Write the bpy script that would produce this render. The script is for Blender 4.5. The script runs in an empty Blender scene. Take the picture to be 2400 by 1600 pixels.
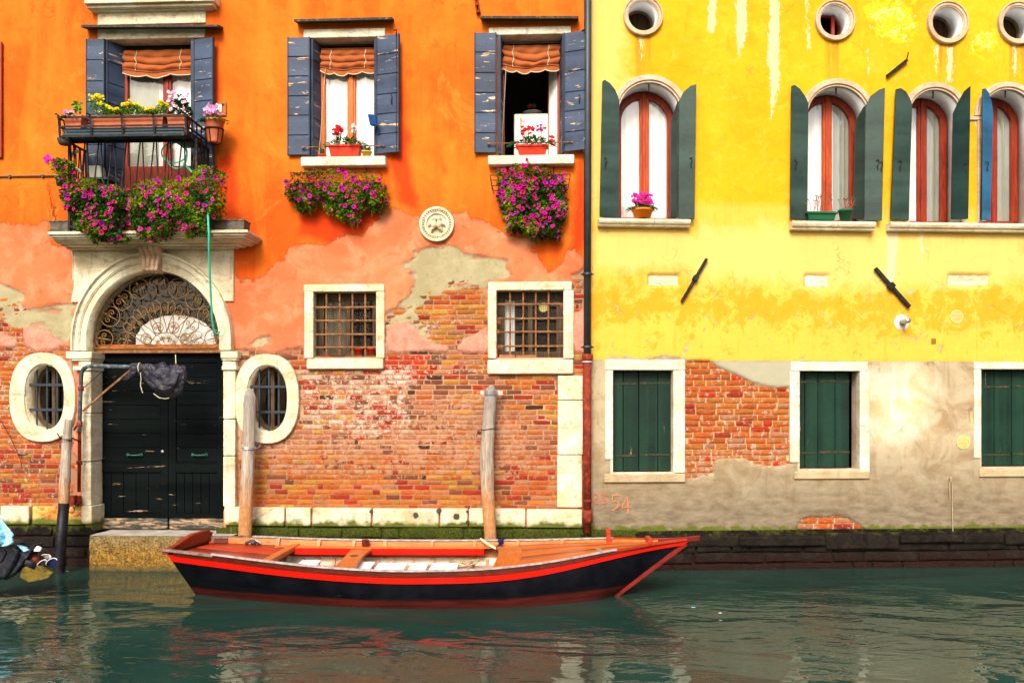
import bpy, math, random
import numpy as np
from mathutils import Vector, Matrix
random.seed(11)
RNG = np.random.RandomState(5)
R = math.radians
sc = bpy.context.scene
col = sc.collection

# ------------------------------------------------------------------ camera
CAM = Vector((0.0, -11.5, 2.04)); FPX = 2128.0; CX = 1200.0; CY = 960.0
cd = bpy.data.cameras.new('camera'); cam = bpy.data.objects.new('camera', cd); col.objects.link(cam)
cam.location = CAM; cam.rotation_euler = (R(90), 0, 0)
cd.sensor_width = 36; cd.lens = FPX / 2400 * 36; cd.shift_y = (CY - 800) / 2400
cd.clip_start = 0.05; cd.clip_end = 500
sc.camera = cam
# ------------------------------------------------------------------ light
SUN_DIR = Vector((-0.20, -1.0, 0.80)).normalized()
w = bpy.data.worlds.new('World'); sc.world = w; w.use_nodes = True
nt = w.node_tree; bg = nt.nodes['Background']
sky = nt.nodes.new('ShaderNodeTexSky'); sky.sky_type = 'NISHITA'; sky.sun_disc = False
sky.sun_elevation = math.asin(SUN_DIR.z); sky.sun_rotation = math.atan2(SUN_DIR.x, SUN_DIR.y)
sky.dust_density = 6; sky.air_density = 1.0; sky.ozone_density = 0.6
nt.links.new(sky.outputs[0], bg.inputs[0]); bg.inputs[1].default_value = 0.13
sl = bpy.data.lights.new('sun', 'SUN'); sl.energy = 2.15; sl.angle = R(20); sl.color = (1, .94, .84)
so = bpy.data.objects.new('sun', sl); col.objects.link(so)
so.rotation_euler = SUN_DIR.to_track_quat('Z', 'Y').to_euler(); so.location = (-10, -20, 20)
sc.view_settings.view_transform = 'Standard'; sc.view_settings.look = 'None'
sc.view_settings.exposure = 0.70; sc.view_settings.gamma = 1
sc.cycles.use_denoising = True
sc.cycles.max_bounces = 8; sc.cycles.transparent_max_bounces = 12

# ------------------------------------------------------------------ image crops: windows of image pixels used to place things (scale, origin)
CROPS = {'A': (.375, 0, 0), 'B': (.275, 0, 549), 'C': (.375, 0, 784), 'D': (.375, 588, 0), 'E': (.4749, 509.6, 490),
      'F': (.4333, 1332.8, 0), 'G': (.5, 1332.8, 548.8), 'H': (.26667, 352.8, 1156.4), 'I': (.275, 980, 1156.4), 'P': (1, 0, 0)}
def ray(c, x, y):
    s, ox, oy = CROPS[c]; x = (ox + s * x) / .98; y = (oy + s * y) / .98
    return Vector(((x - CX) / FPX, 1, (CY - y) / FPX))
def W(c, x, y, depth):
    d = ray(c, x, y); return CAM + d * depth
class Facade:
    def __init__(s, ang):
        s.a = ang; s.o = Vector((0.945, 0, 0)); s.e = Vector((math.cos(ang), math.sin(ang), 0)); s.n = Vector((math.sin(ang), -math.cos(ang), 0))
    def p(s, c, x, y, off=0.0):
        d = ray(c, x, y); t = (off - (CAM - s.o).dot(s.n)) / d.dot(s.n); P = CAM + d * t
        return ((P - s.o).dot(s.e), P.z)
    def rect(s, c, x0, y0, x1, y1, off=0.0):
        xm, ym = (x0 + x1) / 2, (y0 + y1) / 2
        return (s.p(c, x0, ym, off)[0], s.p(c, x1, ym, off)[0], s.p(c, xm, y1, off)[1], s.p(c, xm, y0, off)[1])
    def poly(s, c, pts, off=0.0): return [s.p(c, x, y, off) for x, y in pts]
    def world(s, u, v, z): return s.o + s.e * u - s.n * v + Vector((0, 0, z))
LH = Facade(R(-2.9)); RH = Facade(R(3.8))

# ------------------------------------------------------------------ node helpers
def setin(nt, n, k, v):
    s = n.inputs[k]
    if hasattr(v, 'is_linked'): nt.links.new(v, s)
    else:
        if isinstance(v, (tuple, list)) and len(v) == 3 and s.type == 'RGBA': v = (*v, 1)
        s.default_value = v
class N:
    def __init__(s, name):
        s.m = bpy.data.materials.new(name); s.m.use_nodes = True; s.t = s.m.node_tree
        s.b = s.t.nodes['Principled BSDF']; s.out = s.t.nodes['Material Output']; s._c = None
    def nd(s, ty, out=0, props=None, **k):
        n = s.t.nodes.new('ShaderNode' + ty)
        for a, v in (props or {}).items(): setattr(n, a, v)
        for a, v in k.items(): setin(s.t, n, int(a[1:]) if a[0] == 'i' and a[1:].isdigit() else a.replace('_', ' '), v)
        return n.outputs[out]
    def co(s):
        if s._c is None: s._c = s.nd('TexCoord', out=3)
        return s._c
    def mp(s, scale=(1, 1, 1), rot=(0, 0, 0), loc=(0, 0, 0)): return s.nd('Mapping', Vector=s.co(), Scale=scale, Rotation=rot, Location=loc)
    def noise(s, sc_, det=5, rough=.55, dist=0, v=None): return s.nd('TexNoise', Vector=v if v is not None else s.co(), Scale=sc_, Detail=det, Roughness=rough, Distortion=dist)
    def voro(s, sc_, v=None, out=0, feat='F1'): return s.nd('TexVoronoi', out=out, props={'feature': feat}, Vector=v if v is not None else s.co(), Scale=sc_)
    def rng(s, v, a, b, c=0., d=1.): return s.nd('MapRange', i0=v, i1=a, i2=b, i3=c, i4=d)
    def ma(s, op, a, b=0., c=0.): return s.nd('Math', props={'operation': op}, i0=a, i1=b, i2=c)
    def mix(s, f, a, b, bl='MIX'):
        n = s.t.nodes.new('ShaderNodeMix'); n.data_type = 'RGBA'; n.blend_type = bl; n.clamp_factor = True
        setin(s.t, n, 0, f); setin(s.t, n, 6, a); setin(s.t, n, 7, b); return n.outputs[2]
    def at(s, name, out=2): return s.nd('Attribute', out=out, props={'attribute_name': name})
    def z(s):
        n = s.t.nodes.new('ShaderNodeSeparateXYZ'); s.t.links.new(s.co(), n.inputs[0]); return n.outputs
    def bump(s, h, dist=.01, st=1., nrm=None):
        k = dict(Height=h, Distance=dist, Strength=st)
        if nrm is not None: k['Normal'] = nrm
        return s.nd('Bump', **k)
    def fin(s, c=None, r=None, nrm=None, metal=None, spec=None):
        if c is not None: setin(s.t, s.b, 'Base Color', c)
        if r is not None: setin(s.t, s.b, 'Roughness', r)
        if nrm is not None: s.t.links.new(nrm, s.b.inputs['Normal'])
        if metal is not None: setin(s.t, s.b, 'Metallic', metal)
        if spec is not None: s.b.inputs['Specular IOR Level'].default_value = spec
        return s.m

# ------------------------------------------------------------------ mesh helpers
BASE = {}
class MB:
    def __init__(s): s.v = []; s.f = []; s.c = []; s.col = None
    def add(s, vs, fs):
        o = len(s.v); s.v += [tuple(q) for q in vs]
        for f in fs: s.f.append(tuple(i + o for i in f)); s.c.append(s.col)
    def box(s, x0, x1, y0, y1, z0, z1):
        if x0 > x1: x0, x1 = x1, x0
        if y0 > y1: y0, y1 = y1, y0
        if z0 > z1: z0, z1 = z1, z0
        s.add([(x0, y0, z0), (x1, y0, z0), (x1, y1, z0), (x0, y1, z0), (x0, y0, z1), (x1, y0, z1), (x1, y1, z1), (x0, y1, z1)],
              [(0, 3, 2, 1), (4, 5, 6, 7), (0, 1, 5, 4), (1, 2, 6, 5), (2, 3, 7, 6), (3, 0, 4, 7)]); return s
    def hexa(s, p): s.add(p, [(0, 3, 2, 1), (4, 5, 6, 7), (0, 1, 5, 4), (1, 2, 6, 5), (2, 3, 7, 6), (3, 0, 4, 7)]); return s
    def obox(s, c, ax, ay, az):     # oriented box: centre and three half axes
        c, ax, ay, az = map(Vector, (c, ax, ay, az)); return s.hexa([c + ax * i + ay * j + az * k for k in (-1, 1) for i, j in ((-1, -1), (1, -1), (1, 1), (-1, 1))])
    def prism(s, pts, y0, y1, close=True):  # pts (x,z), extruded along y
        n = len(pts); a = sum(pts[i][0] * pts[(i + 1) % n][1] - pts[(i + 1) % n][0] * pts[i][1] for i in range(n))
        if a < 0: pts = pts[::-1]
        s.add([(x, y0, z) for x, z in pts] + [(x, y1, z) for x, z in pts],
              [tuple(range(n)), tuple(range(2 * n - 1, n - 1, -1))] + [(i + n, (i + 1) % n + n, (i + 1) % n, i) for i in range(n)]); return s
    def band(s, inn, outr, y0, y1, closed=False):  # solid band between two polylines
        n = len(inn); vs = []
        for (a, b), (c_, d) in zip(inn, outr): vs += [(a, y0, b), (c_, y0, d), (c_, y1, d), (a, y1, b)]
        fs = []
        for i in range(n if closed else n - 1):
            j = (i + 1) % n
            for k in range(4): fs.append((4 * i + k, 4 * j + k, 4 * j + (k + 1) % 4, 4 * i + (k + 1) % 4))
        if not closed: fs += [(0, 1, 2, 3), (4 * n - 4, 4 * n - 1, 4 * n - 2, 4 * n - 3)]
        s.add(vs, fs); return s
    def tube(s, pts, r, n=6, closed=False, cap=True):
        pts = [Vector(p) for p in pts]; m = len(pts); rr = r if isinstance(r, (list, tuple)) else [r] * m
        vs = []; up = None
        for i, p in enumerate(pts):
            a = pts[(i - 1) % m] if (closed or i) else p; b = pts[(i + 1) % m] if (closed or i < m - 1) else p
            t = (b - a).normalized() if (b - a).length > 1e-9 else Vector((0, 0, 1))
            if up is None: up = t.orthogonal().normalized()
            up = (up - t * up.dot(t)); up = up.normalized() if up.length > 1e-6 else t.orthogonal().normalized()
            q = t.cross(up)
            for k in range(n): th = 2 * math.pi * k / n; vs.append(p + (up * math.cos(th) + q * math.sin(th)) * rr[i])
        fs = []
        for i in range(m if closed else m - 1):
            j = (i + 1) % m
            for k in range(n): fs.append((i * n + k, i * n + (k + 1) % n, j * n + (k + 1) % n, j * n + k))
        if cap and not closed: fs += [tuple(range(n))[::-1], tuple((m - 1) * n + k for k in range(n))]
        s.add(vs, fs); return s
    def lathe(s, c, prof, n=20, axis='z', tilt=None):
        c = Vector(c); vs = []; M = tilt or Matrix.Identity(3)
        for r, h in prof:
            for k in range(n):
                th = 2 * math.pi * k / n; a, b = r * math.cos(th), r * math.sin(th)
                q = Vector((a, b, h)) if axis == 'z' else Vector((a, h, b)) if axis == 'y' else Vector((h, a, b))
                vs.append(c + M @ q)
        m = len(prof); fs = [(i * n + k, i * n + (k + 1) % n, (i + 1) * n + (k + 1) % n, (i + 1) * n + k) for i in range(m - 1) for k in range(n)]
        fs += [tuple(range(n))[::-1], tuple((m - 1) * n + k for k in range(n))]; s.add(vs, fs); return s
    def sheet(s, nu, nv, fn):
        vs = [fn(i / nu, j / nv) for j in range(nv + 1) for i in range(nu + 1)]
        s.add(vs, [(j * (nu + 1) + i, j * (nu + 1) + i + 1, (j + 1) * (nu + 1) + i + 1, (j + 1) * (nu + 1) + i) for j in range(nv) for i in range(nu)]); return s
    def build(s, name, mat, parent=None, smooth=False, bevel=0, solid=0, sub=0, seg=1):
        me = bpy.data.meshes.new(name); o = bpy.data.objects.new(name, me); col.objects.link(o)
        root = parent
        while root is not None and root.name not in BASE: root = root.parent
        b = BASE.get(root.name, (0, 0, 0)) if root is not None else (0, 0, 0)
        me.from_pydata([(x - b[0], y - b[1], z - b[2]) for x, y, z in s.v], [], s.f)
        if any(c is not None for c in s.c):
            ca = me.color_attributes.new('col', 'FLOAT_COLOR', 'CORNER'); arr = []
            for f, c in zip(s.f, s.c): arr += list((*(c or (1, 1, 1)), 1)) * len(f)
            ca.data.foreach_set('color', arr)
        if smooth: me.polygons.foreach_set('use_smooth', [True] * len(me.polygons))
        me.materials.append(mat); me.validate(); me.update()
        if parent is not None: o.parent = parent
        if solid: md = o.modifiers.new('solid', 'SOLIDIFY'); md.thickness = solid; md.offset = 0
        if bevel: md = o.modifiers.new('bevel', 'BEVEL'); md.width = bevel; md.segments = seg; md.limit_method = 'ANGLE'; md.angle_limit = R(40)
        if sub: md = o.modifiers.new('sub', 'SUBSURF'); md.levels = sub; md.render_levels = sub
        return o
def tag(o, label, cat, group=None, kind=None):
    if label: o['label'] = label
    if cat: o['category'] = cat
    if group: o['group'] = group
    if kind: o['kind'] = kind
    return o
def thing(name, label, cat, fac=None, base=(0, 0, 0), group=None):
    o = bpy.data.objects.new(name, None); col.objects.link(o); o.empty_display_size = .1
    if fac: o.location = fac.world(*base); o.rotation_euler = (0, 0, fac.a)
    else: o.location = base
    BASE[o.name] = base; return tag(o, label, cat, group)
def single(mb, name, mat, label, cat, fac=None, base=(0, 0, 0), group=None, **k):
    mb.v = [(x - base[0], y - base[1], z - base[2]) for x, y, z in mb.v]
    o = mb.build(name, mat, None, **k)
    if fac: o.location = fac.world(*base); o.rotation_euler = (0, 0, fac.a)
    else: o.location = base
    return tag(o, label, cat, group)
def struct(mb, name, mat, **k): o = mb.build(name, mat, None, **k); o['kind'] = 'structure'; return o
def arch(uc, zs, r, z0, n=28, rz=None):
    rz = rz or r; return [(uc - r, z0)] + [(uc - r * math.cos(math.pi * i / n), zs + rz * math.sin(math.pi * i / n)) for i in range(n + 1)] + [(uc + r, z0)]
def oval(uc, zc, rx, rz, n=40, p=2.0):
    out = []
    for i in range(n):
        t = 2 * math.pi * i / n; c, s_ = math.cos(t), math.sin(t)
        out.append((uc + rx * math.copysign(abs(c) ** (2 / p), c), zc + rz * math.copysign(abs(s_) ** (2 / p), s_)))
    return out
def rectp(u0, u1, z0, z1): return [(u0, z0), (u1, z0), (u1, z1), (u0, z1)]
def lerp(a, b, t): return a + (b - a) * t
def lc(a, b, t): return tuple(x + (y - x) * t for x, y in zip(a, b))
# ------------------------------------------------------------------ numpy noise + signed distance
_lat = RNG.rand(256, 256)
def vnoise(x, y):
    xi = np.floor(x).astype(int); yi = np.floor(y).astype(int); fx = x - xi; fy = y - yi
    fx = fx * fx * (3 - 2 * fx); fy = fy * fy * (3 - 2 * fy)
    g = lambda a, b: _lat[a & 255, b & 255]
    return (g(xi, yi) * (1 - fx) + g(xi + 1, yi) * fx) * (1 - fy) + (g(xi, yi + 1) * (1 - fx) + g(xi + 1, yi + 1) * fx) * fy
def fbm(x, y, f, o=4, off=0):
    x = np.asarray(x, float); y = np.asarray(y, float)
    s = 0; a = 1; t = 0
    for i in range(o): s = s + a * vnoise(x * f + 17.3 * i + off, y * f + 9.1 * i + off); t += a; a *= .55; f *= 2.03
    return s / t - .5
def sdf(px, pz, poly):
    px = np.asarray(px, float); pz = np.asarray(pz, float)
    d = np.full(px.shape, 1e9); ins = np.zeros(px.shape, bool); n = len(poly)
    for i in range(n):
        (ax, ay), (bx, by) = poly[i], poly[(i + 1) % n]; ex, ey = bx - ax, by - ay; L = ex * ex + ey * ey + 1e-12
        t = np.clip(((px - ax) * ex + (pz - ay) * ey) / L, 0, 1); d = np.minimum(d, np.hypot(px - ax - t * ex, pz - ay - t * ey))
        c = ((ay > pz) != (by > pz)) & (px < (bx - ax) * (pz - ay) / (by - ay + 1e-12) + ax); ins ^= c
    return np.where(ins, d, -d)
# ================================================================== materials
M = {}
def simple(name, c, r=.6, metal=0, var=.25, sc_=8, bump=.002, dirt=None, spec=.22):
    n = N(name); a = n.noise(sc_, 6, .6); dk = tuple(x * (1 - var) for x in c); lt = tuple(min(1, x * (1 + var * .6)) for x in c)
    cc = n.mix(n.rng(a, .3, .7), dk, lt)
    if dirt: cc = n.mix(n.rng(n.noise(sc_ * 2.3, 8, .7), .52, .68), cc, dirt)
    return n.fin(cc, n.rng(a, .3, .7, max(.05, r - .1), min(1, r + .1)), n.bump(n.noise(sc_ * 6, 5), bump) if bump else None, metal, spec)
def stone(name, c, d, rust=0, moss=0, pit=1.0):
    n = N(name); a = n.noise(2.5, 8, .65, .4); b = n.noise(14, 8, .7); v = n.voro(40)
    cc = n.mix(n.rng(a, .42, .68), c, d); cc = n.mix(n.rng(b, .55, .72, 0, .55), cc, tuple(x * .72 for x in d))
    vein = n.noise(1.0, 9, .7, 1.2, v=n.mp((1.2, 1, 5)))
    cc = n.mix(n.rng(n.ma('ABSOLUTE', n.ma('SUBTRACT', vein, .5)), 0, .02, .5, 0), cc, tuple(x * .55 for x in d))
    ro = n.noise(1, 9, .75, .3, v=n.mp((9, 9, 1.1))); cc = n.mix(n.rng(ro, .58, .70, 0, .55), cc, (.20, .15, .09)); cc = n.mix(n.rng(n.noise(24, 9, .8), .64, .68, 0, .6), cc, (.16, .12, .07))
    if rust:
        rr = n.noise(4.5, 7, .7, .6); cc = n.mix(n.rng(rr, .48, .58, 0, rust), cc, (.75, .22, .02)); cc = n.mix(n.rng(n.noise(7, 7, .7), .53, .6, 0, rust), cc, (.55, .04, .01))
    if moss:
        z = n.z()[2]; zz = n.ma('ADD', z, n.rng(n.noise(9, 6), .3, .7, -.035, .035)); cc = n.mix(n.rng(zz, moss + .02, moss - .04), cc, (.10, .115, .006))
    h = n.ma('ADD', n.ma('MULTIPLY', b, .7), n.ma('MULTIPLY', n.noise(60, 4), .3))
    h = n.ma('ADD', h, n.rng(n.noise(9, 7, .75), .35, .45, -.5, 0))
    return n.fin(cc, .85, n.bump(h, .012 * pit))
M['stone'] = stone('istrian_stone', (.74, .68, .50), (.54, .41, .22))
M['whitestone'] = stone('pale_stone', (.70, .67, .55), (.50, .42, .26), pit=.8)
M['plinth'] = stone('plinth_stone', (.70, .62, .45), (.50, .40, .22), moss=.615)
M['rusty_plinth'] = stone('rusty_plinth_stone', (.70, .50, .16), (.60, .34, .06), rust=1, moss=.66)
M['pinkstone'] = stone('pinkish_stone', (.62, .47, .33), (.46, .29, .17), pit=.6)

# orange house wall
def orange_wall():
    n = N('orange_house_plaster'); u, _, z = n.z()[0], 0, n.z()[2]
    f1 = n.noise(.9, 7, .6, .5); f2 = n.noise(3.2, 8, .62, .3); f3 = n.noise(26, 6, .7); f4 = n.noise(120, 3, .6)
    st = n.noise(1.0, 7, .65, .2, v=n.mp((3.0, 1, .5)))
    org = n.mix(n.rng(f1, .35, .66), (.57, .080, .003), (.70, .165, .010))
    org = n.mix(n.rng(z, 5.1, 4.25, 0, .8), org, (.60, .070, .003))
    org = n.mix(n.rng(st, .48, .66, 0, .65), org, (.72, .185, .014))
    org = n.mix(n.rng(f2, .55, .74, 0, .6), org, (.56, .055, .002)); org = n.mix(n.rng(n.noise(7, 9, .78, .4), .56, .68, 0, .6), org, (.60, .085, .003)); org = n.mix(n.rng(n.noise(1.6, 9, .75, .8), .56, .66, 0, .55), org, (.74, .215, .025))
    org = n.mix(n.rng(n.at('stain'), .1, 1, 0, .9), org, (.56, .035, .002))
    pk = n.mix(n.rng(f1, .38, .62), (.58, .185, .080), (.53, .125, .045)); pk = n.mix(n.rng(f2, .48, .68, 0, .8), pk, (.66, .27, .14))
    pk = n.mix(n.rng(n.noise(5.5, 8, .7, .6), .56, .66, 0, .65), pk, (.45, .085, .030))
    pk = n.mix(n.rng(f3, .62, .72, 0, .5), pk, (.76, .46, .28)); pk = n.mix(n.rng(z, 3.2, 2.55, 0, .45), pk, (.54, .17, .11))
    pk = n.mix(n.rng(n.ma('ADD', n.at('rose'), n.rng(f3, .3, .7, -.02, .02)), -.005, .005), pk, n.mix(n.rng(n.noise(7, 8, .75), .4, .6), (.46, .17, .115), (.56, .27, .19)))
    cem = n.mix(n.rng(f2, .4, .65), (.30, .26, .14), (.38, .34, .20)); cem = n.mix(n.rng(f3, .55, .68, 0, .6), cem, (.20, .165, .10))
    mor = n.mix(n.rng(f2, .4, .65), (.38, .20, .115), (.47, .30, .185)); mor = n.mix(n.rng(f3, .5, .68), mor, (.22, .10, .055)); mor = n.mix(n.rng(z, 1.6, 1.3, 0, .75), mor, (.27, .115, .06)); mor = n.mix(n.rng(z, 2.2, 2.5, 0, .6), mor, (.30, .18, .11))
    e = n.rng(f3, .25, .75, -.026, .026)
    e2 = n.rng(n.noise(60, 4, .6), .3, .7, -.010, .010); e = n.ma('ADD', e, e2); e = n.ma('ADD', e, n.rng(n.noise(9, 8, .8), .35, .65, -.035, .035))
    k = lambda a: n.rng(n.ma('ADD', n.at(a), e), -.004, .004)
    kp, ko, kc = k('plaster'), k('paint'), k('cement')
    c = n.mix(kc, mor, cem); c = n.mix(kp, c, pk)
    edge = n.rng(n.ma('ABSOLUTE', n.ma('ADD', n.at('paint'), e)), .0, .014, .65, 0)
    c = n.mix(n.ma('MULTIPLY', edge, kp), c, (.40, .10, .03)); c = n.mix(n.ma('MULTIPLY', ko, kp), c, org)
    sp = n.rng(n.voro(38), .10, .05); c = n.mix(n.ma('MULTIPLY', sp, n.rng(n.noise(8), .58, .64)), c, (.85, .72, .58))
    cr = n.voro(1.15, v=n.nd('VectorMath', props={'operation': 'ADD'}, i0=n.mp((1, .3, .8)), i1=n.nd('TexNoise', out=1, Vector=n.co(), Scale=3.5, Detail=7)), feat='DISTANCE_TO_EDGE')
    ck = n.ma('MULTIPLY', n.rng(cr, .0, .006, 1, 0), n.rng(n.noise(1.3, 2), .55, .6)); c = n.mix(n.ma('MULTIPLY', ck, .7), c, (.30, .05, .015))
    h = n.ma('ADD', n.ma('MULTIPLY', f3, .5), n.ma('MULTIPLY', f4, .22)); h = n.ma('ADD', h, n.ma('MULTIPLY', n.ma('ADD', kp, ko), .45)); h = n.ma('SUBTRACT', h, n.ma('MULTIPLY', ck, .4))
    h = n.ma('ADD', h, n.ma('MULTIPLY', n.noise(9, 5), .6))
    return n.fin(c, .9, n.bump(h, .012, .8), spec=.2)
M['owall'] = orange_wall()
def yellow_wall():
    n = N('yellow_house_plaster'); z = n.z()[2]
    f1 = n.noise(.8, 7, .6, .5); f2 = n.noise(2.6, 9, .66, .8); f3 = n.noise(24, 6, .7); f4 = n.noise(120, 3)
    y = n.mix(n.rng(f1, .36, .66), (.64, .315, .002), (.70, .40, .010)); y = n.mix(n.rng(f2, .5, .72, 0, .65), y, (.64, .26, .003))
    y = n.mix(n.rng(n.noise(6, 8, .72, .5), .52, .7, 0, .45), y, (.74, .49, .060))
    y = n.mix(n.rng(z, 4.72, 4.62, 0, .55), y, (.70, .455, .09))
    run = n.noise(1, 8, .7, .3, v=n.mp((7, 1, .45))); y = n.mix(n.rng(run, .54, .66, 0, .45), y, (.62, .34, .012)); y = n.mix(n.rng(n.noise(1.0, 8, .72, .4, v=n.mp((4, 1, .8), loc=(4, 0, 2))), .56, .68, 0, .55), y, (.60, .25, .004))
    y = n.mix(n.rng(n.at('dirt'), .0, .9, 0, n.rng(run, .40, .58)), y, (.30, .17, .03)) if False else n.mix(n.ma('MULTIPLY', n.rng(n.at('dirt'), 0, 1), n.rng(run, .40, .56, 0, .85)), y, (.36, .17, .012))
    bl = n.ma('ADD', n.noise(3.1, 10, .78, .4), n.rng(n.ma('ABSOLUTE', n.ma('SUBTRACT', z, 3.35)), 0, .75, .12, -.14))
    y = n.mix(n.rng(bl, .545, .575, 0, .75), y, (.64, .28, .006)); rim = n.rng(n.ma('ABSOLUTE', n.ma('SUBTRACT', bl, .548)), 0, .012, .5, 0)
    y = n.mix(rim, y, (.62, .28, .01)); y = n.mix(n.rng(bl, .62, .68, 0, .8), y, (.66, .30, .008))
    y = n.mix(n.rng(n.ma('ADD', n.at('pale'), n.rng(f2, .3, .7, -.16, .16)), -.08, .14, 0, .8), y, (.72, .50, .15))
    mot = n.ma('ADD', n.at('mottle'), n.rng(n.noise(5, 9, .75, .5), .35, .65, -.25, .25)); y = n.mix(n.rng(mot, .0, .02, 0, .8), y, (.72, .48, .01))
    mot2 = n.ma('ADD', n.at('mottle'), n.rng(n.noise(8, 9, .75, .9, v=n.mp((1, 1, 1), loc=(3, 1, 2))), .35, .65, -.42, .16)); y = n.mix(n.rng(mot2, .0, .02, 0, .7), y, (.76, .58, .20))
    dr = n.ma('ADD', n.at('drip'), n.rng(n.noise(14, 8, .8, .6, v=n.mp((1.8, 1, .6))), .3, .7, -.055, .05)); y = n.mix(n.rng(dr, -.004, .006, 0, .9), y, (.74, .54, .32))
    y = n.mix(n.rng(n.ma('ABSOLUTE', dr), 0, .008, .3, 0), y, (.66, .46, .06))
    chip = n.ma('MULTIPLY', n.rng(n.ma('ADD', n.noise(6.5, 9, .74, .6), n.rng(n.ma('ABSOLUTE', n.ma('SUBTRACT', z, 3.05)), .2, .8, .035, -.01)), .648, .656), n.rng(n.noise(.9, 1), .42, .48)); y = n.mix(chip, y, (.50, .38, .25))
    cem = n.mix(n.rng(f1, .35, .65), (.37, .285, .165), (.45, .38, .26)); cem = n.mix(n.rng(f2, .46, .60, 0, .85), cem, (.28, .185, .090)); cem = n.mix(n.rng(n.noise(1, 8, .7, .3, v=n.mp((5, 1, .7))), .52, .66, 0, .6), cem, (.24, .16, .075))
    cem = n.mix(n.rng(n.at('white'), -.25, .3), cem, n.mix(n.rng(n.noise(2.6, 9, .7, .3), .42, .62), (.68, .65, .52), (.60, .44, .21)))
    cem = n.mix(n.rng(z, 1.65, .75, 0, .88), cem, n.mix(n.rng(n.noise(4, 8, .7, .3, v=n.mp((1, 1, 3))), .38, .62), (.105, .080, .052), (.225, .18, .12)))
    cem = n.mix(n.rng(f3, .58, .7, 0, .45), cem, (.20, .15, .08)); 
    cem = n.mix(n.rng(n.at('patch'), -.01, .01), cem, n.mix(f2, (.31, .31, .23), (.40, .36, .24)))
    mo = n.ma('ADD', z, n.rng(n.noise(8, 7), .3, .7, -.05, .05)); cem = n.mix(n.rng(mo, .55, .52), cem, (.09, .105, .008))
    mor = n.mix(n.rng(f3, .4, .65), (.46, .27, .13), (.58, .42, .24)); e = n.rng(f3, .25, .75, -.02, .02)
    k = lambda a: n.rng(n.ma('ADD', n.at(a), e), -.004, .004)
    kb = k('brick'); ky = n.rng(n.ma('ADD', n.at('yellow'), n.ma('MULTIPLY', e, n.at('rag'))), -.002, .002)
    c = n.mix(ky, cem, y); c = n.mix(kb, c, mor)
    cr = n.voro(.8, v=n.nd('VectorMath', props={'operation': 'ADD'}, i0=n.mp((1, .3, 1.3)), i1=n.nd('TexNoise', out=1, Vector=n.co(), Scale=3.5, Detail=7)), feat='DISTANCE_TO_EDGE')
    ck = n.ma('MULTIPLY', n.rng(cr, .0, .005, 1, 0), n.rng(n.noise(1.1, 2, v=n.mp(loc=(5, 0, 3))), .53, .58)); c = n.mix(n.ma('MULTIPLY', ck, .6), c, (.30, .18, .05))
    h = n.ma('ADD', n.ma('MULTIPLY', f3, .45), n.ma('MULTIPLY', f4, .2)); h = n.ma('SUBTRACT', h, n.ma('MULTIPLY', kb, .7)); h = n.ma('SUBTRACT', h, n.ma('MULTIPLY', ck, .4))
    h = n.ma('ADD', h, n.ma('MULTIPLY', n.noise(7, 6, .6), .9)); h = n.ma('SUBTRACT', h, n.ma('MULTIPLY', chip, .5))
    return n.fin(c, .88, n.bump(h, .011, .8), spec=.2)
M['ywall'] = yellow_wall()
def bricks():
    n = N('old_brick'); c = n.at('col', 0); f = n.noise(34, 7, .7); g = n.noise(7, 8, .7, .3)
    hsv = n.mix(n.rng(f, .35, .68, 0, .7), c, n.mix(.55, c, (.10, .04, .02))); hsv = n.mix(n.rng(g, .55, .7, 0, .5), hsv, n.mix(.4, c, (.50, .32, .18)))
    sm = n.ma('ADD', n.at('smear'), n.rng(n.noise(11, 8, .72, .4), .3, .7, -.55, .55))
    hsv = n.mix(n.rng(sm, .42, .56, 0, .88), hsv, n.mix(n.rng(g, .35, .65), (.47, .20, .11), (.44, .26, .145)))
    ef = n.ma('ADD', n.at('efflo'), n.rng(n.noise(17, 8, .75, .3), .3, .7, -.6, .6)); hsv = n.mix(n.rng(ef, .5, .66, 0, .85), hsv, (.70, .54, .44))
    return n.fin(hsv, .92, n.bump(n.ma('ADD', n.ma('ADD', f, g), n.noise(120, 3)), .016, 1), spec=.12)
M['brick'] = bricks()
def foundation(name, top, left):
    n = N(name); z = n.z()[2]; f = n.noise(7, 8, .72, .3); g = n.noise(40, 6, .7); zz = n.ma('ADD', z, n.rng(f, .3, .7, -.10, .10))
    moss = n.mix(n.rng(g, .35, .65), (.012, .019, .003), (.085, .105, .007)); dk = n.mix(n.rng(f, .4, .65), (.005, .0035, .0025), (.024, .016, .010))
    red = n.mix(n.rng(g, .4, .65), (.010, .003, .002), (.030, .008, .004))
    c = n.mix(n.rng(zz, *left), moss, dk); c = n.mix(n.rng(zz, .20, .10), c, red); c = n.mix(n.rng(g, .66, .72, 0, .5), c, (.22, .20, .12))
    return n.fin(c, n.rng(z, .05, .4, .6, .9), n.bump(n.ma('ADD', f, g), .03, 1), spec=.2)
M['found_l'] = foundation('mossy_foundation', .55, (.42, .26)); M['found_r'] = foundation('dark_foundation', .5, (.54, .47))
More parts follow.
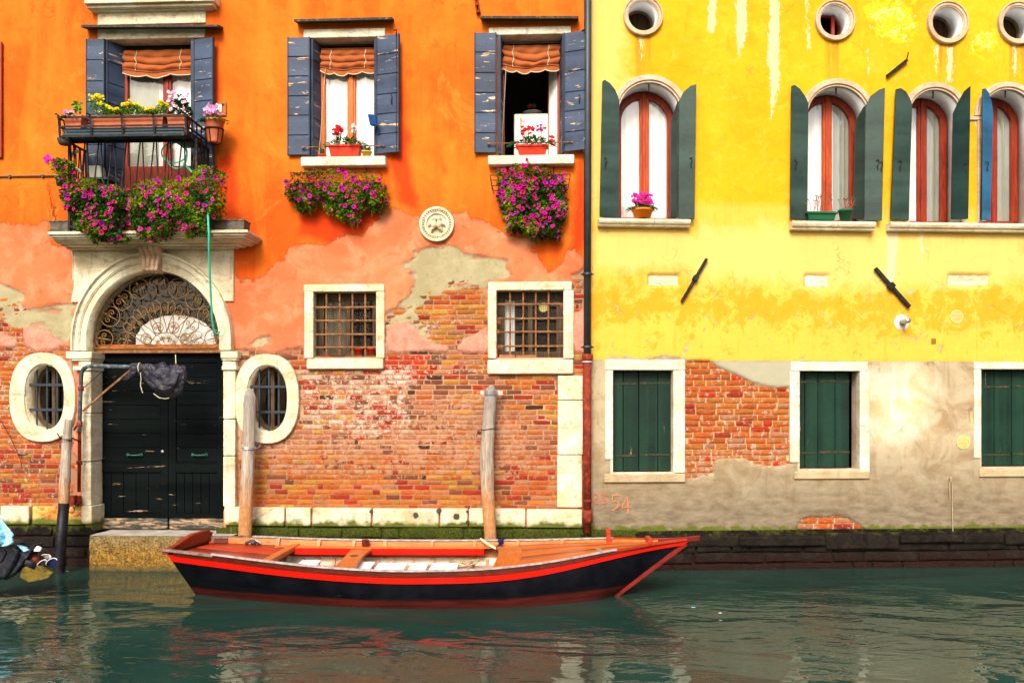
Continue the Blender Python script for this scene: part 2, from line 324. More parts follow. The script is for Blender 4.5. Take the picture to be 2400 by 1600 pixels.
def algae():
    n = N('algae_stone'); z = n.z()[2]; f = n.noise(10, 8, .75, .2); g = n.noise(45, 6, .7)
    c = n.mix(n.rng(f, .36, .62), (.16, .085, .006), (.60, .30, .012)); c = n.mix(n.rng(g, .47, .56, 0, .9), c, (.05, .035, .008)); c = n.mix(n.rng(n.noise(22, 8, .8), .54, .60, 0, .8), c, (.10, .065, .012)); c = n.mix(n.rng(n.ma('ADD', z, n.rng(f, .3, .7, -.12, .12)), .24, .42, 0, .75), c, n.mix(n.rng(g, .38, .6), (.34, .27, .14), (.10, .075, .025)))
    c = n.mix(n.rng(z, .10, .0), c, (.08, .06, .012)); c = n.mix(n.rng(n.voro(50), .12, .05), c, (.75, .70, .5))
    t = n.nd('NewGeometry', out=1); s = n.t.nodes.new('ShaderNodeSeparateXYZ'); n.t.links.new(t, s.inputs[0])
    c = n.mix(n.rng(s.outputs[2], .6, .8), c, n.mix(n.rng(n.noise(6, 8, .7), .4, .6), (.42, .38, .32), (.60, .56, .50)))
    return n.fin(c, .6, n.bump(n.ma('ADD', f, g), .03, 1))
M['algae'] = algae()
def shutter(name, base, dark, peel, peelc, sc_=(5, 1, 22), r=.45, sp=.22):
    n = N(name); f = n.noise(3, 7, .65); g = n.noise(1, 8, .7, .4, v=n.mp(sc_)); c = n.mix(n.rng(f, .35, .68), dark, base); c = n.mix(n.rng(n.noise(1, 3, .5, v=n.mp((7, 7, .15) if sc_[2] < 2 else (.3, .3, 3.2))), .42, .60, 0, .55), c, tuple(x * 1.6 + .004 for x in base))
    k = n.rng(g, peel, peel + .025); c = n.mix(n.rng(n.noise(18, 7, .7), .5, .7, 0, .4), c, tuple(x * .45 for x in base)); c = n.mix(k, c, n.mix(n.rng(n.noise(30, 5), .42, .6), peelc, (.55, .30, .12)))
    h = n.ma('SUBTRACT', n.ma('MULTIPLY', n.noise(20, 6, v=n.mp((1, 1, 5))), .4), n.ma('MULTIPLY', k, .5)); return n.fin(c, n.rng(f, .3, .7, r - .05, r + .2), n.bump(h, .006, .9), spec=sp)
M['slate'] = shutter('slate_blue_paint', (.044, .068, .118), (.014, .024, .050), .592, (.66, .58, .44), (3.0, 1, 16))
M['slate_edge'] = shutter('slate_paint_edge', (.022, .034, .06), (.010, .016, .03), .66, (.6, .5, .35))
M['greygreen'] = shutter('grey_green_paint', (.026, .052, .042), (.014, .030, .025), .80, (.4, .4, .3), (2, 1, 8), .42)
M['darkgreen'] = shutter('very_dark_green_paint', (.012, .035, .030), (.006, .020, .018), .82, (.3, .3, .2), (2, 1, 8), .4)
M['blueleaf'] = shutter('blue_paint', (.015, .10, .20), (.010, .06, .13), .82, (.3, .3, .2), (2, 1, 8), .4)
M['green'] = shutter('bottle_green_paint', (.0035, .026, .014), (.002, .012, .008), .64, (.06, .12, .08), (14, 1, 1.2), .5)
M['door'] = shutter('black_green_door_paint', (.0014, .0035, .0036), (.0008, .0018, .0020), .655, (.40, .33, .22), (2.0, 1, 22), .6, .04)
def door_low():
    n = N('worn_door_foot'); g = n.noise(2, 8, .7, .4, v=n.mp((2, 1, 12))); c = n.mix(n.rng(g, .46, .6), (.012, .022, .02), (.42, .26, .14)); c = n.mix(n.rng(n.noise(14, 7), .55, .7), c, (.05, .04, .03)); return n.fin(c, .8, n.bump(g, .01))
M['doorfoot'] = door_low()
def wood(name, a, b, r=.4, sc_=(1, 14, 14), coat=0, dk=None):
    n = N(name); g = n.noise(3, 8, .6, .8, v=n.mp(sc_)); c = n.mix(n.rng(g, .35, .68), a, b); c = n.mix(n.rng(n.noise(2.5, 7, .7), .5, .72, 0, .6), c, dk or tuple(x * .5 for x in a))
    c = n.mix(n.rng(n.noise(9, 9, .8, .3, v=n.mp(tuple(max(.3, x * .25) for x in sc_))), .55, .64, 0, .7), c, tuple(x * .42 for x in a)); c = n.mix(n.rng(n.noise(40, 5, .7, v=n.mp(tuple(max(.2, x * .2) for x in sc_))), .58, .66, 0, .5), c, tuple(min(1, x * 1.15 + .06) for x in b))
    m = n.fin(c, r + .12, n.bump(g, .004), spec=.25); coat *= .25; n.b.inputs['Coat Weight'].default_value = coat; n.b.inputs['Coat Roughness'].default_value = .15; return m
M['redframe'] = wood('red_brown_window_wood', (.17, .010, .002), (.31, .032, .004), .35, (14, 14, 1), .3)
M['litframe'] = wood('lit_red_window_wood', (.30, .028, .004), (.46, .075, .010), .4, (14, 14, 1), .2)  # redframe wood lightened: the light on the mullions is put into the colour
M['orframe'] = wood('orange_window_wood', (.50, .085, .008), (.62, .17, .025), .4, (14, 14, 1), .2)
M['glass'] = None
def glass(nm='window_glass', f0=.10):
    n = N(nm); t = n.t; tr = t.nodes.new('ShaderNodeBsdfTransparent'); gl = t.nodes.new('ShaderNodeBsdfGlossy'); gl.inputs['Roughness'].default_value = .02
    lw = t.nodes.new('ShaderNodeLayerWeight'); nz = n.bump(n.noise(1.2, 2), .02, .35); t.links.new(nz, gl.inputs['Normal'])
    mx = t.nodes.new('ShaderNodeMixShader'); t.links.new(n.rng(n.ma('POWER', lw.outputs[1], 3), 0, 1, f0, 1), mx.inputs[0]); t.links.new(tr.outputs[0], mx.inputs[1]); t.links.new(gl.outputs[0], mx.inputs[2]); t.links.new(mx.outputs[0], n.out.inputs[0]); return n.m
M['glass'] = glass(); M['dimglass'] = glass('low_reflection_glass', .025)  # second glass has its reflection lowered so dark panes don't mirror the sky
def cloth(name, c, tr=.3):
    n = N(name); t = n.t; n.fin(n.mix(n.rng(n.noise(6, 5), .3, .7), tuple(x * .85 for x in c), c), .9, n.bump(n.noise(300, 2), .001)); tl = t.nodes.new('ShaderNodeBsdfTranslucent'); tl.inputs[0].default_value = (*c, 1)
    mx = t.nodes.new('ShaderNodeMixShader'); mx.inputs[0].default_value = tr; t.links.new(n.b.outputs[0], mx.inputs[1]); t.links.new(tl.outputs[0], mx.inputs[2]); t.links.new(mx.outputs[0], n.out.inputs[0]); return n.m
M['curtain'] = cloth('white_curtain_and_reflection', (.88, .90, .87), .12); M['blind'] = cloth('orange_canvas', (.42, .105, .022), .12); M['trim'] = simple('cream_trim', (.62, .56, .36), .9)  # white cloth also imitates the pale reflection in the arched panes
M['greycurtain'] = cloth('grey_curtain', (.42, .44, .36)); M['dimcurtain'] = cloth('dim_curtain', (.20, .17, .12)); 
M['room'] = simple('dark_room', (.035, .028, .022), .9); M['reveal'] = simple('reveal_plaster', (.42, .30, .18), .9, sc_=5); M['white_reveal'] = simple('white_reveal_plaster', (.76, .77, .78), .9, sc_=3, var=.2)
M['iron'] = simple('black_iron', (.010, .012, .015), .6, .1, dirt=(.10, .05, .025)); M['rustiron'] = simple('rusty_iron', (.22, .09, .035), .85, 0, .5, 12, .006, (.40, .26, .08))
M['goldiron'] = simple('rusty_gilt_iron', (.24, .14, .045), .7, .1, .5, 14, .003, (.34, .11, .03)); M['bluegrey_iron'] = simple('blue_grey_iron', (.035, .045, .060), .5, .3)
M['board_blue'] = shutter('dark_teal_board', (.025, .075, .10), (.015, .035, .05), .66, (.3, .32, .28), (4, 1, 30))
M['zinc'] = simple('dark_zinc', (.055, .065, .075), .45, .5, .3, 4, .001); M['rustpipe'] = simple('rusty_cast_iron', (.17, .022, .010), .7, 0, .6, 9, .006, (.42, .05, .012))
M['grey_pvc'] = simple('grey_pipe', (.06, .085, .10), .4, .2, .4, 6, .001, (.35, .38, .36)); M['lead'] = simple('dark_ledge', (.035, .032, .028), .7, 0, .5, 12, .004, (.22, .13, .05))
M['terracotta'] = simple('terracotta', (.52, .14, .06), .8, 0, .2, 8, .002); M['redplastic'] = simple('red_plastic', (.70, .035, .008), .45, 0, .1, 3, .0005); M['orangepot'] = simple('orange_pot', (.76, .18, .006), .5, 0, .15)
M['greenplastic'] = simple('green_plastic', (.010, .10, .04), .4, 0, .15, 3, .0005); M['yellowpot'] = simple('yellow_pot', (.66, .40, .02), .4); M['dark_box'] = simple('grey_weathered_box', (.09, .08, .065), .8, 0, .5, 9, .004, (.22, .18, .12))
M['soil'] = simple('soil', (.05, .03, .02), .95); M['white'] = simple('white_enamel', (.78, .78, .72), .3, 0, .06, 2, 0); M['whiteplastic'] = simple('white_plastic', (.82, .84, .84), .4, 0, .06, 3, .0005)
M['hose'] = simple('green_hose', (.02, .50, .34), .4, 0, .15, 4, 0); M['beigehose'] = simple('beige_hose', (.60, .55, .36), .5); M['rope'] = simple('beige_rope', (.45, .34, .20), .9, 0, .4, 60, .003)
M['bluerope'] = simple('navy_rope', (.008, .012, .08), .8, 0, .4, 60, .003); M['blueplastic'] = simple('blue_plastic', (.015, .06, .22), .3); M['steel'] = simple('galvanised_steel', (.45, .46, .46), .35, .7)
M['vent'] = simple('cream_vent', (.62, .56, .20), .6); M['stemred'] = simple('dull_red_paint', (.17, .009, .004), .6, 0, .5, 7, .002, (.09, .02, .012), .2)
M['redpaint'] = simple('bright_red_paint', (.72, .008, .002), .35, 0, .08, 3, .0006); 
def leafm(name, tr=.35):
    n = N(name); c = n.at('col', 0); t = n.t; n.fin(c, .65, spec=.12); tl = t.nodes.new('ShaderNodeBsdfTranslucent'); t.links.new(c, tl.inputs[0]); mx = t.nodes.new('ShaderNodeMixShader'); mx.inputs[0].default_value = tr
    t.links.new(n.b.outputs[0], mx.inputs[1]); t.links.new(tl.outputs[0], mx.inputs[2]); t.links.new(mx.outputs[0], n.out.inputs[0]); return n.m
M['leaf'] = leafm('leaves'); M['petal'] = leafm('petals', .25)
def bag():
    n = N('black_plastic_film'); return n.fin(n.mix(n.rng(n.noise(5, 6), .4, .6), (.008, .008, .014), (.02, .02, .04)), .30, n.bump(n.noise(7, 6, .6, 1.5), .05, 1))
M['bag'] = bag()
def pole():
    n = N('weathered_pole'); g = n.noise(3, 8, .65, .5, v=n.mp((9, 9, .8))); z = n.z()[2]
    c = n.mix(n.rng(g, .35, .65), (.25, .205, .16), (.58, .50, .40)); c = n.mix(n.rng(n.noise(5, 7, .6, .4, v=n.mp((6, 6, .6))), .55, .68), c, (.22, .19, .18))
    zz = n.ma('ADD', z, n.rng(g, .3, .7, -.35, .35)); c = n.mix(n.rng(zz, 2.15, 1.75, 0, .85), c, n.mix(n.rng(n.noise(20, 6), .4, .6), (.60, .25, .04), (.44, .17, .05))); c = n.mix(n.rng(zz, 2.75, 2.95, 0, .7), c, (.30, .28, .27))
    return n.fin(c, .85, n.bump(n.ma('ADD', g, n.ma('MULTIPLY', n.noise(30, 5, v=n.mp((3, 3, .6))), .8)), .035))
M['pole'] = pole(); M['tar'] = simple('tar_black', (.005, .005, .009), .5, 0, .4, 6, .003, (.03, .02, .02), .25)
# boat
def hullp():
    n = N('boat_black_paint'); g = n.noise(2.2, 9, .75, .3, v=n.mp((.6, 1, 9))); z = n.z()[2]
    c = n.mix(n.rng(n.noise(5, 7), .4, .7), (.0015, .0015, .004), (.006, .006, .010)); c = n.mix(n.ma('MULTIPLY', n.rng(g, .63, .66), n.rng(z, .16, .10, 0, .8)), c, (.30, .33, .28)); c = n.mix(n.rng(n.ma('ADD', z, n.rng(g, .3, .7, -.03, .03)), .12, .07, 0, .8), c, (.006, .010, .006)); c = n.mix(n.rng(n.noise(16, 9, .8), .66, .70, 0, .5), c, (.12, .10, .08))
    return n.fin(c, .5, n.bump(n.noise(2.5, 4), .01), spec=.15)
M['hullblack'] = hullp(); M['strake'] = wood('dark_varnished_strake', (.075, .008, .003), (.135, .018, .005), .4, (1, 10, 14), .1, (.02, .006, .004))
M['mahog'] = wood('dark_red_brown_board', (.17, .018, .006), (.30, .045, .010), .4, (1, 10, 10), .1, (.08, .015, .006))
M['railbrown'] = simple('weathered_brown_rail', (.20, .13, .11), .8, 0, .5, 16, .004, (.34, .28, .26))
M['rail'] = simple('weathered_grey_rail', (.42, .38, .38), .8, 0, .5, 18, .004, (.24, .16, .14))
def antif():
    n = N('antifouling_red'); f = n.noise(2, 8, .7, .3, v=n.mp((1, 1, 12))); z = n.ma('SUBTRACT', n.z()[2], n.rng(n.z()[0], .7, 2.1, 0, .03))
    c = n.mix(n.rng(f, .4, .6), (.035, .005, .004), (.080, .010, .006)); c = n.mix(n.rng(n.ma('ADD', z, n.rng(f, .3, .7, -.02, .02)), .088, .104), c, (.003, .004, .006)); c = n.mix(n.rng(z, .03, .0), c, (.05, .012, .01)); return n.fin(c, .6, n.bump(f, .004), spec=.12)
M['antif'] = antif()
M['orwood'] = wood('orange_varnished_plank', (.42, .10, .010), (.58, .20, .035), .35, (1, 12, 12), .4, (.34, .10, .03)); M['redwood'] = wood('red_varnished_deck', (.28, .012, .003), (.40, .045, .006), .3, (1.2, 14, 14), .5, (.62, .02, .02))
M['thwart'] = wood('orange_thwart_wood', (.40, .080, .006), (.52, .14, .015), .35, (14, 1, 14), .4, (.30, .06, .01)); M['creamhull'] = simple('cream_paint', (.58, .56, .44), .6, 0, .2, 5, .001, (.45, .36, .24)); M['pinkwood'] = wood('pink_stringer', (.56, .20, .13), (.68, .30, .20), .6)
def water():
    n = N('canal_water')
    a = n.nd('TexNoise', Vector=n.mp((.75, 1.2, 1), rot=(0, 0, R(24))), Scale=.9, Detail=1.5, Roughness=.45, Distortion=1.4)
    b = n.nd('TexNoise', Vector=n.mp((.8, 1.5, 1), rot=(0, 0, R(30))), Scale=3.6, Detail=2, Roughness=.45, Distortion=1.8)
    d = n.noise(.35, 2); h = n.ma('ADD', n.ma('MULTIPLY', a, 1.0), n.ma('MULTIPLY', b, n.rng(d, .35, .65, .04, .30)))
    c = n.mix(n.rng(n.noise(.6, 3), .35, .65), (.010, .034, .026), (.016, .045, .034))
    m = n.fin(c, .03, n.bump(h, .046, 1.0)); n.b.inputs['IOR'].default_value = 1.28; return m
M['water'] = water()
# ================================================================== water, houses' walls
wm = MB(); wm.add([(-40, -45, 0), (40, -45, 0), (40, 3, 0), (-40, 3, 0)], [(0, 1, 2, 3)]); struct(wm, 'canal_water', M['water'])

def wall_grid(name, mat, parent, u0, u1, z0, z1, step, holes, attrs, depth):
    nu = int((u1 - u0) / step); nz = int((z1 - z0) / step)
    U, Z = np.meshgrid(np.linspace(u0, u1, nu + 1), np.linspace(z0, z1, nz + 1)); U = U.ravel(); Z = Z.ravel()
    A = attrs(U, Z); V = depth(U, Z, A)
    cu, cz = np.meshgrid((np.arange(nu) + .5) * (u1 - u0) / nu + u0, (np.arange(nz) + .5) * (z1 - z0) / nz + z0); cu = cu.ravel(); cz = cz.ravel()
    keep = np.ones(cu.shape, bool)
    for h in holes: keep &= sdf(cu, cz, h) < -.010
    i = np.arange(nu * nz); r = i // nu; c = i % nu; a = r * (nu + 1) + c
    F = np.stack([a, a + 1, a + nu + 2, a + nu + 1], 1)[keep]
    me = bpy.data.meshes.new(name); me.vertices.add(len(U)); co = np.stack([U, V, Z], 1).astype(np.float32); me.vertices.foreach_set('co', co.ravel())
    me.loops.add(F.size); me.loops.foreach_set('vertex_index', F.ravel().astype(np.int32)); me.polygons.add(len(F)); me.polygons.foreach_set('loop_start', (np.arange(len(F)) * 4).astype(np.int32))
    me.update(calc_edges=True); me.polygons.foreach_set('use_smooth', np.ones(len(F), bool))
    for k, v in A.items():
        at = me.attributes.new(k, 'FLOAT', 'POINT'); at.data.foreach_set('value', np.asarray(v, np.float32))
    me.materials.append(mat); o = bpy.data.objects.new(name, me); col.objects.link(o); o.parent = parent; return o

def brickwork(name, parent, region, u0, u1, z0, z1, colf, smear=None, efflo=None, vf=.017, h=.0640, lmin=.17, lmax=.27, joint=.011, holes=(), mat=None, seed=3, rnd=.005):
    rs = np.random.RandomState(seed); V = []; F = []; C = []; cells = []
    nrow = int((z1 - z0) / h)
    for r in range(nrow):
        u = u0 - rs.rand() * .2; zb = z0 + r * h
        while u < u1:
            L = rs.uniform(lmin, lmax) if rs.rand() > .25 else rs.uniform(lmin * .5, lmin * .75)
            cells.append((u, zb, L)); u += L
    cells = np.array(cells); cu = cells[:, 0] + cells[:, 2] / 2; cz = cells[:, 1] + h / 2
    ok = region(cu, cz) > -.05
    for hh in holes: ok &= sdf(cu, cz, hh) < .02
    cells = cells[ok]; nx, nz = 5, 3; GI = [0, .05, .35, .65, .95, 1]; GJ = [0, .16, .84, 1]; SM = []; EF = []
    for (u, zb, L) in cells:
        c = colf(u + L / 2, zb + h / 2, rs); ua, ub = u + joint / 2 + rs.rand() * rnd, u + L - joint / 2 - rs.rand() * rnd; za, zc = zb + joint / 2 + rs.uniform(-1, 1) * rnd * .4, zb + h - joint / 2 + rs.uniform(-1, 1) * rnd * .4
        vv = vf + rs.uniform(-.004, .004); o = len(V)
        for j in range(nz + 1):
            for i in range(nx + 1):
                e = (i in (0, nx)) or (j in (0, nz)); f_i, f_j = GI[i], GJ[j]
                if not e: f_i += rs.uniform(-.015, .015); f_j += rs.uniform(-.06, .06)
                x = lerp(ua, ub, f_i) + rs.uniform(-1, 1) * (rnd * .5 if e else 0); z = lerp(za, zc, f_j) + rs.uniform(-1, 1) * (rnd * .5 if e else 0)
                V.append((x, vv + (.007 if e else rs.uniform(-.002, .0045)), z))
        for j in range(nz):
            for i in range(nx):
                a = o + j * (nx + 1) + i; F.append((a, a + 1, a + nx + 2, a + nx + 1))
                C.append(c)
    me = bpy.data.meshes.new(name); me.from_pydata(V, [], F); ca = me.color_attributes.new('col', 'FLOAT_COLOR', 'CORNER')
    arr = np.repeat(np.c_[np.array(C), np.ones(len(C))], 4, 0).astype(np.float32); ca.data.foreach_set('color', arr.ravel())
    P = np.array(V)
    for nm, fn in (('smear', smear), ('efflo', efflo)):
        at = me.attributes.new(nm, 'FLOAT', 'POINT'); at.data.foreach_set('value', (fn(P[:, 0], P[:, 2]) if fn else np.zeros(len(P))).astype(np.float32))
    me.polygons.foreach_set('use_smooth', [True] * len(F)); me.materials.append(mat or M['brick']); o = bpy.data.objects.new(name, me); col.objects.link(o); o.parent = parent; return o

# ---------------- orange house
oh = thing('orange_house', 'tall orange plastered house with peeling lower wall, arched water door and slate blue shutters', 'house', LH)
BASE[oh.name] = (0, 0, 0)
P = LH.poly
orange_low = P('P', [(-700, 512), (0, 512), (60, 515), (80, 520), (95, 508), (112, 500), (118, 560), (540, 610)]) + P('E', [(60, 270), (92, 330), (120, 300), (150, 320), (200, 290), (250, 240), (310, 220), (325, 160), (350, 147), (450, 155), (520, 162), (545, 130), (600, 100), (640, 108), (690, 100), (720, 60), (760, 20), (790, -30), (860, -18), (930, 20), (1100, 20), (1130, 0), (1180, -10), (1200, 30), (1225, 20), (1300, 60), (1370, 100), (1530, 130), (1500, 180), (1540, 230), (1580, 292), (1645, 240), (1665, 180), (1700, 170), (1745, 215), (1760, 300), (1900, 300)]) + [(1.0, 12), (-12, 12)]
cem1 = P('E', [(820, 255), (850, 240), (900, 210), (930, 185), (960, 178), (1010, 160), (1060, 150), (1100, 138), (1140, 160), (1180, 182), (1270, 190), (1330, 210), (1372, 230), (1375, 300), (1330, 312), (1290, 325), (1290, 345), (1180, 345), (1040, 380), (990, 420), (960, 500), (1000, 600), (960, 610), (900, 530), (800, 545), (795, 490), (850, 470), (880, 430), (900, 380), (930, 330), (900, 290)])
cem2 = P('B', [(-900, 380), (0, 385), (60, 400), (130, 410), (200, 460), (190, 500), (120, 520), (250, 570), (400, 580), (610, 570), (615, 800), (560, 870), (480, 830), (380, 760), (270, 740), (170, 760), (60, 700), (0, 640), (-900, 640)])
cem3 = P('E', [(150, 640), (190, 600), (270, 570), (275, 580), (210, 610), (170, 650)])
br1 = P('E', [(-60, 672), (370, 660), (400, 690), (400, 700), (785, 700), (790, 520), (850, 500), (890, 455), (950, 425), (980, 375), (1050, 350), (1150, 335), (1295, 325), (1295, 700), (1690, 720), (1690, 300), (1745, 290), (1760, 340), (1750, 480), (1705, 490), (1700, 560), (1705, 660), (1760, 670), (1760, 1450), (-60, 1450)])
br2 = P('B', [(-900, 470), (20, 500), (100, 545), (180, 560), (240, 610), (250, 720), (200, 740), (190, 800), (215, 880), (300, 930), (620, 900), (620, 2400), (-900, 2400)])
pk1 = P('E', [(797, 600), (800, 548), (850, 525), (905, 522), (950, 560), (980, 612), (1060, 636), (1095, 645), (1090, 668), (800, 672)])
pk2 = P('E', [(1140, 650), (1170, 605), (1220, 580), (1265, 562), (1280, 548), (1292, 600), (1287, 672), (1200, 674), (1150, 664)])
pk3 = P('E', [(1702, 480), (1750, 470), (1752, 650), (1705, 660)])
pk4 = P('B', [(200, 740), (290, 735), (380, 765), (480, 835), (500, 880), (490, 920), (300, 930), (215, 880), (190, 800)]); pk5 = P('B', [(-900, 790), (20, 790), (120, 850), (130, 900), (0, 905), (-900, 905)])
stains = [P('D', [(840, 520), (900, 500), (930, 700), (960, 1000), (1000, 1300), (880, 1250), (840, 1100), (800, 1000), (870, 800)]), P('D', [(250, 1250), (800, 1250), (700, 1420), (560, 1520), (250, 1450)]),
          P('D', [(1960, 960), (2020, 960), (2020, 1560), (1900, 1560), (1950, 1300)]), P('A', [(1290, 1000), (1400, 900), (1480, 1100), (1460, 1350), (1290, 1340)]), P('E', [(400, 335), (500, 270), (580, 335)]), P('A', [(1320, 240), (1350, 240), (1350, 1000), (1320, 1000)])]
W1 = LH.rect('E', 440, 378, 747, 695); W2 = LH.rect('E', 1328, 370, 1652, 697)
S2 = LH.rect('D', 345, 228, 740, 957); S3 = LH.rect('D', 1490, 210, 1885, 948); S2 = (S2[0], S2[1], LH.p('D', 540, 957, .14)[1], S2[3]); S3 = (S3[0], S3[1], LH.p('D', 1680, 948, .14)[1], S3[3])
S1 = LH.rect('A', 655, 237, 1185, 1415)
du0, dcap = LH.p('B', 735, 935); du1 = LH.p('B', 1845, 935)[0]; dtop = LH.p('B', 1290, 265)[1]; duc = (du0 + du1) / 2; dR = (du1 - du0) / 2; dzs = dtop - dR * 1.04; dz0 = LH.p('C', 1000, 1165, -.2)[1]
OV1 = (LH.p('C', 267, 342), LH.p('C', 407, 545)); ov1 = (OV1[0][0], OV1[0][1], LH.p('C', 400, 342)[0] - LH.p('C', 160, 342)[0], LH.p('C', 267, 140)[1] - LH.p('C', 267, 545)[1])
def ovs(xc, yc, x0, x1, y0, y1, crop):
    c = LH.p(crop, xc, yc); return (c[0], c[1], (LH.p(crop, x1, yc)[0] - LH.p(crop, x0, yc)[0]) / 2, (LH.p(crop, xc, y0)[1] - LH.p(crop, xc, y1)[1]) / 2)
o1 = ovs(278, 342, 158, 400, 140, 545, 'C'); o2 = ovs(222, 896, 125, 322, 735, 1058, 'E')
O1 = ovs(266, 342, 64, 468, 70, 615, 'C'); O2 = ovs(219, 896, 64, 376, 680, 1112, 'E')
grow = lambda r, k=0.01: rectp(r[0] - k, r[1] + k, r[2] - k, r[3] + k)
holesL = [grow(W1), grow(W2), grow(S2), grow(S3), grow(S1), arch(duc, dzs, dR + .03, -.2, rz=dtop - dzs + .03), oval(*O1[:2], o1[2] + .05, o1[3] + .05), oval(*O2[:2], o2[2] + .05, o2[3] + .05)]
def attrsL(U, Z):
    n1 = fbm(U, Z, 3.0, 5) * .16; n2 = fbm(U * .6, Z * 1.7, 5.0, 5, 40) * .20
    pl = np.maximum.reduce([sdf(U, Z, p) for p in (pk1, pk2, pk3, pk4, pk5)]) + n2 * .3
    bare = np.maximum.reduce([sdf(U, Z, p) for p in (cem1, cem2, cem3, br1, br2)]) + n2
    cm = np.maximum.reduce([sdf(U, Z, p) for p in (cem1, cem2, cem3)]) + fbm(U * .5, Z * 1.9, 7, 5, 9) * .34
    st = np.clip(np.maximum.reduce([sdf(U, Z, p) for p in stains]) * 9 + .35 + fbm(U, Z, 4, 4, 77) * 1.2, 0, 1)
    return {'paint': sdf(U, Z, orange_low) + n1 * .5, 'plaster': np.maximum(-bare, pl), 'cement': cm, 'stain': st, 'rose': np.maximum.reduce([sdf(U, Z, p) for p in (pk1, pk2, pk3, pk4, pk5)]) + .03}
def depthL(U, Z, A):
    p = np.clip(A['plaster'] / .02 + .5, 0, 1); o = np.clip(A['paint'] / .02 + .5, 0, 1) * p; c = np.clip(A['cement'] / .03 + .5, 0, 1)
    return .027 - p * .027 - o * .004 - (1 - p) * c * .011 + fbm(U, Z, 2.2, 4, 5) * .010 + fbm(U, Z, 18, 3, 5) * .004 * (1 + (1 - p) * 1.5)
wall_grid('wall', M['owall'], oh, -8.4, -.0, .45, 9.2, .024, holesL, attrsL, depthL)
def zoneE(pts): return P('E', pts)
zeff = zoneE([(360, 730), (900, 745), (960, 900), (900, 1110), (620, 1120), (520, 1060), (380, 1040)]); zeff2 = zoneE([(800, 470), (1290, 460), (1290, 820), (1000, 830), (780, 820)]); zred = zoneE([(785, 672), (1025, 672), (1025, 810), (880, 815), (780, 790)])
zsm = zoneE([(150, 1070), (500, 1060), (900, 1000), (1000, 900), (1130, 880), (1300, 820), (1350, 900), (1480, 1000), (1480, 1160), (1620, 1180), (1620, 1280), (400, 1290), (150, 1250)]); zbrn = zoneE([(370, 740), (1620, 760), (1620, 900), (900, 960), (370, 960)])
zyel = zoneE([(980, 370), (1290, 330), (1290, 640), (1000, 640)])
def in_(u, z, poly, s=.15): return float(np.clip(.5 + sdf(np.array([u]), np.array([z]), poly)[0] / s, 0, 1))
PAL = dict(o=(.50, .105, .018), r=(.36, .032, .014), y=(.50, .235, .035), b=(.21, .070, .036), p=(.44, .17, .080), k=(.06, .03, .018), w=(.54, .38, .26), rr=(.56, .038, .010), og=(.52, .155, .025))
def pick(rs, wt):
    k = list(wt); p = np.array([wt[q] for q in k], float); return PAL[k[rs.choice(len(k), p=p / p.sum())]]
def colL(u, z, rs):
    if u < -5.9: wt = dict(o=4, og=3, r=2, y=1.2, b=1, p=1.5)
    elif in_(u, z, zred) > .5: wt = dict(rr=7, o=1, w=1)
    elif in_(u, z, zyel) > .5: wt = dict(og=4, y=4, o=2, p=1.5, r=1)
    elif in_(u, z, zeff) > .5: wt = dict(p=3, b=2.5, r=1.5, w=2, o=1, y=1, k=0.20, rr=.5)
    elif z > 2.3: wt = dict(b=3, r=1.6, p=3, og=1.2, y=.7, k=0.30, rr=.5)
    elif z > 1.45: wt = dict(p=4.5, b=1.6, og=1.3, o=.8, y=.6, k=0.20, r=.5)
    else: wt = dict(og=3.6, o=3, y=2.0, r=1.7, p=1.6, b=1.0, k=0.12)
    c = pick(rs, wt); j = rs.uniform(.8, 1.18); return tuple(min(.95, x * j * rs.uniform(.93, 1.07)) for x in c)
regL = lambda U, Z: np.maximum.reduce([sdf(U, Z, p) for p in (br1, br2)])
smL = lambda U, Z: np.clip(.5 + sdf(U, Z, zsm) * 4, 0, 1) * .52
efL = lambda U, Z: np.clip(.4 + sdf(U, Z, zeff) * 4, 0, 1) * .50 + np.clip(.5 + sdf(U, Z, zeff2) * 4, 0, 1) * .30 + np.clip(-5.9 - U, 0, .3)
grid_h = [arch(duc, dzs, dR + .3, -.2), oval(*O1[:2], O1[2], O1[3]), oval(*O2[:2], O2[2], O2[3])] + [grow(W1), grow(W2)]
brickwork('brickwork', oh, regL, -8.4, -.02, .76, 3.75, colL, smL, efL, holes=grid_h)

# ---------------- yellow house
yh = thing('yellow_house', 'yellow plastered house with round arched windows above and green board shutters at water level', 'house', RH); BASE[yh.name] = (0, 0, 0)
Q = RH.poly
ylow = Q('G', [(-40, 553), (105, 554), (120, 545), (150, 537), (190, 545), (215, 532), (240, 545), (300, 552), (330, 545), (375, 530), (440, 536), (480, 545), (485, 556), (600, 558), (970, 559), (1320, 561), (1812, 563), (2700, 568)]) + [(10, 12), (-1, 12)]
yb1 = Q('G', [(484, 557), (590, 560), (640, 592), (720, 622), (780, 655), (830, 672), (900, 686), (968, 680), (968, 1030), (880, 1046), (780, 1030), (760, 1010), (700, 1008), (640, 1010), (612, 1030), (615, 1090), (560, 1080), (520, 1105), (484, 1100)])
yb2 = Q('G', [(998, 1356), (1005, 1310), (1020, 1288), (1060, 1275), (1120, 1278), (1180, 1267), (1250, 1290), (1310, 1330), (1345, 1356)]); ybx = Q('G', [(1790, 780), (1806, 790), (1806, 850), (1796, 840)])
ypat = Q('G', [(600, 562), (968, 562), (968, 680), (900, 686), (830, 672), (720, 622)]); ypat2 = Q('G', [(612, 1090), (612, 1030), (640, 1010), (700, 1008), (780, 1030), (900, 1060), (980, 1080), (900, 1110), (760, 1080), (700, 1130)])
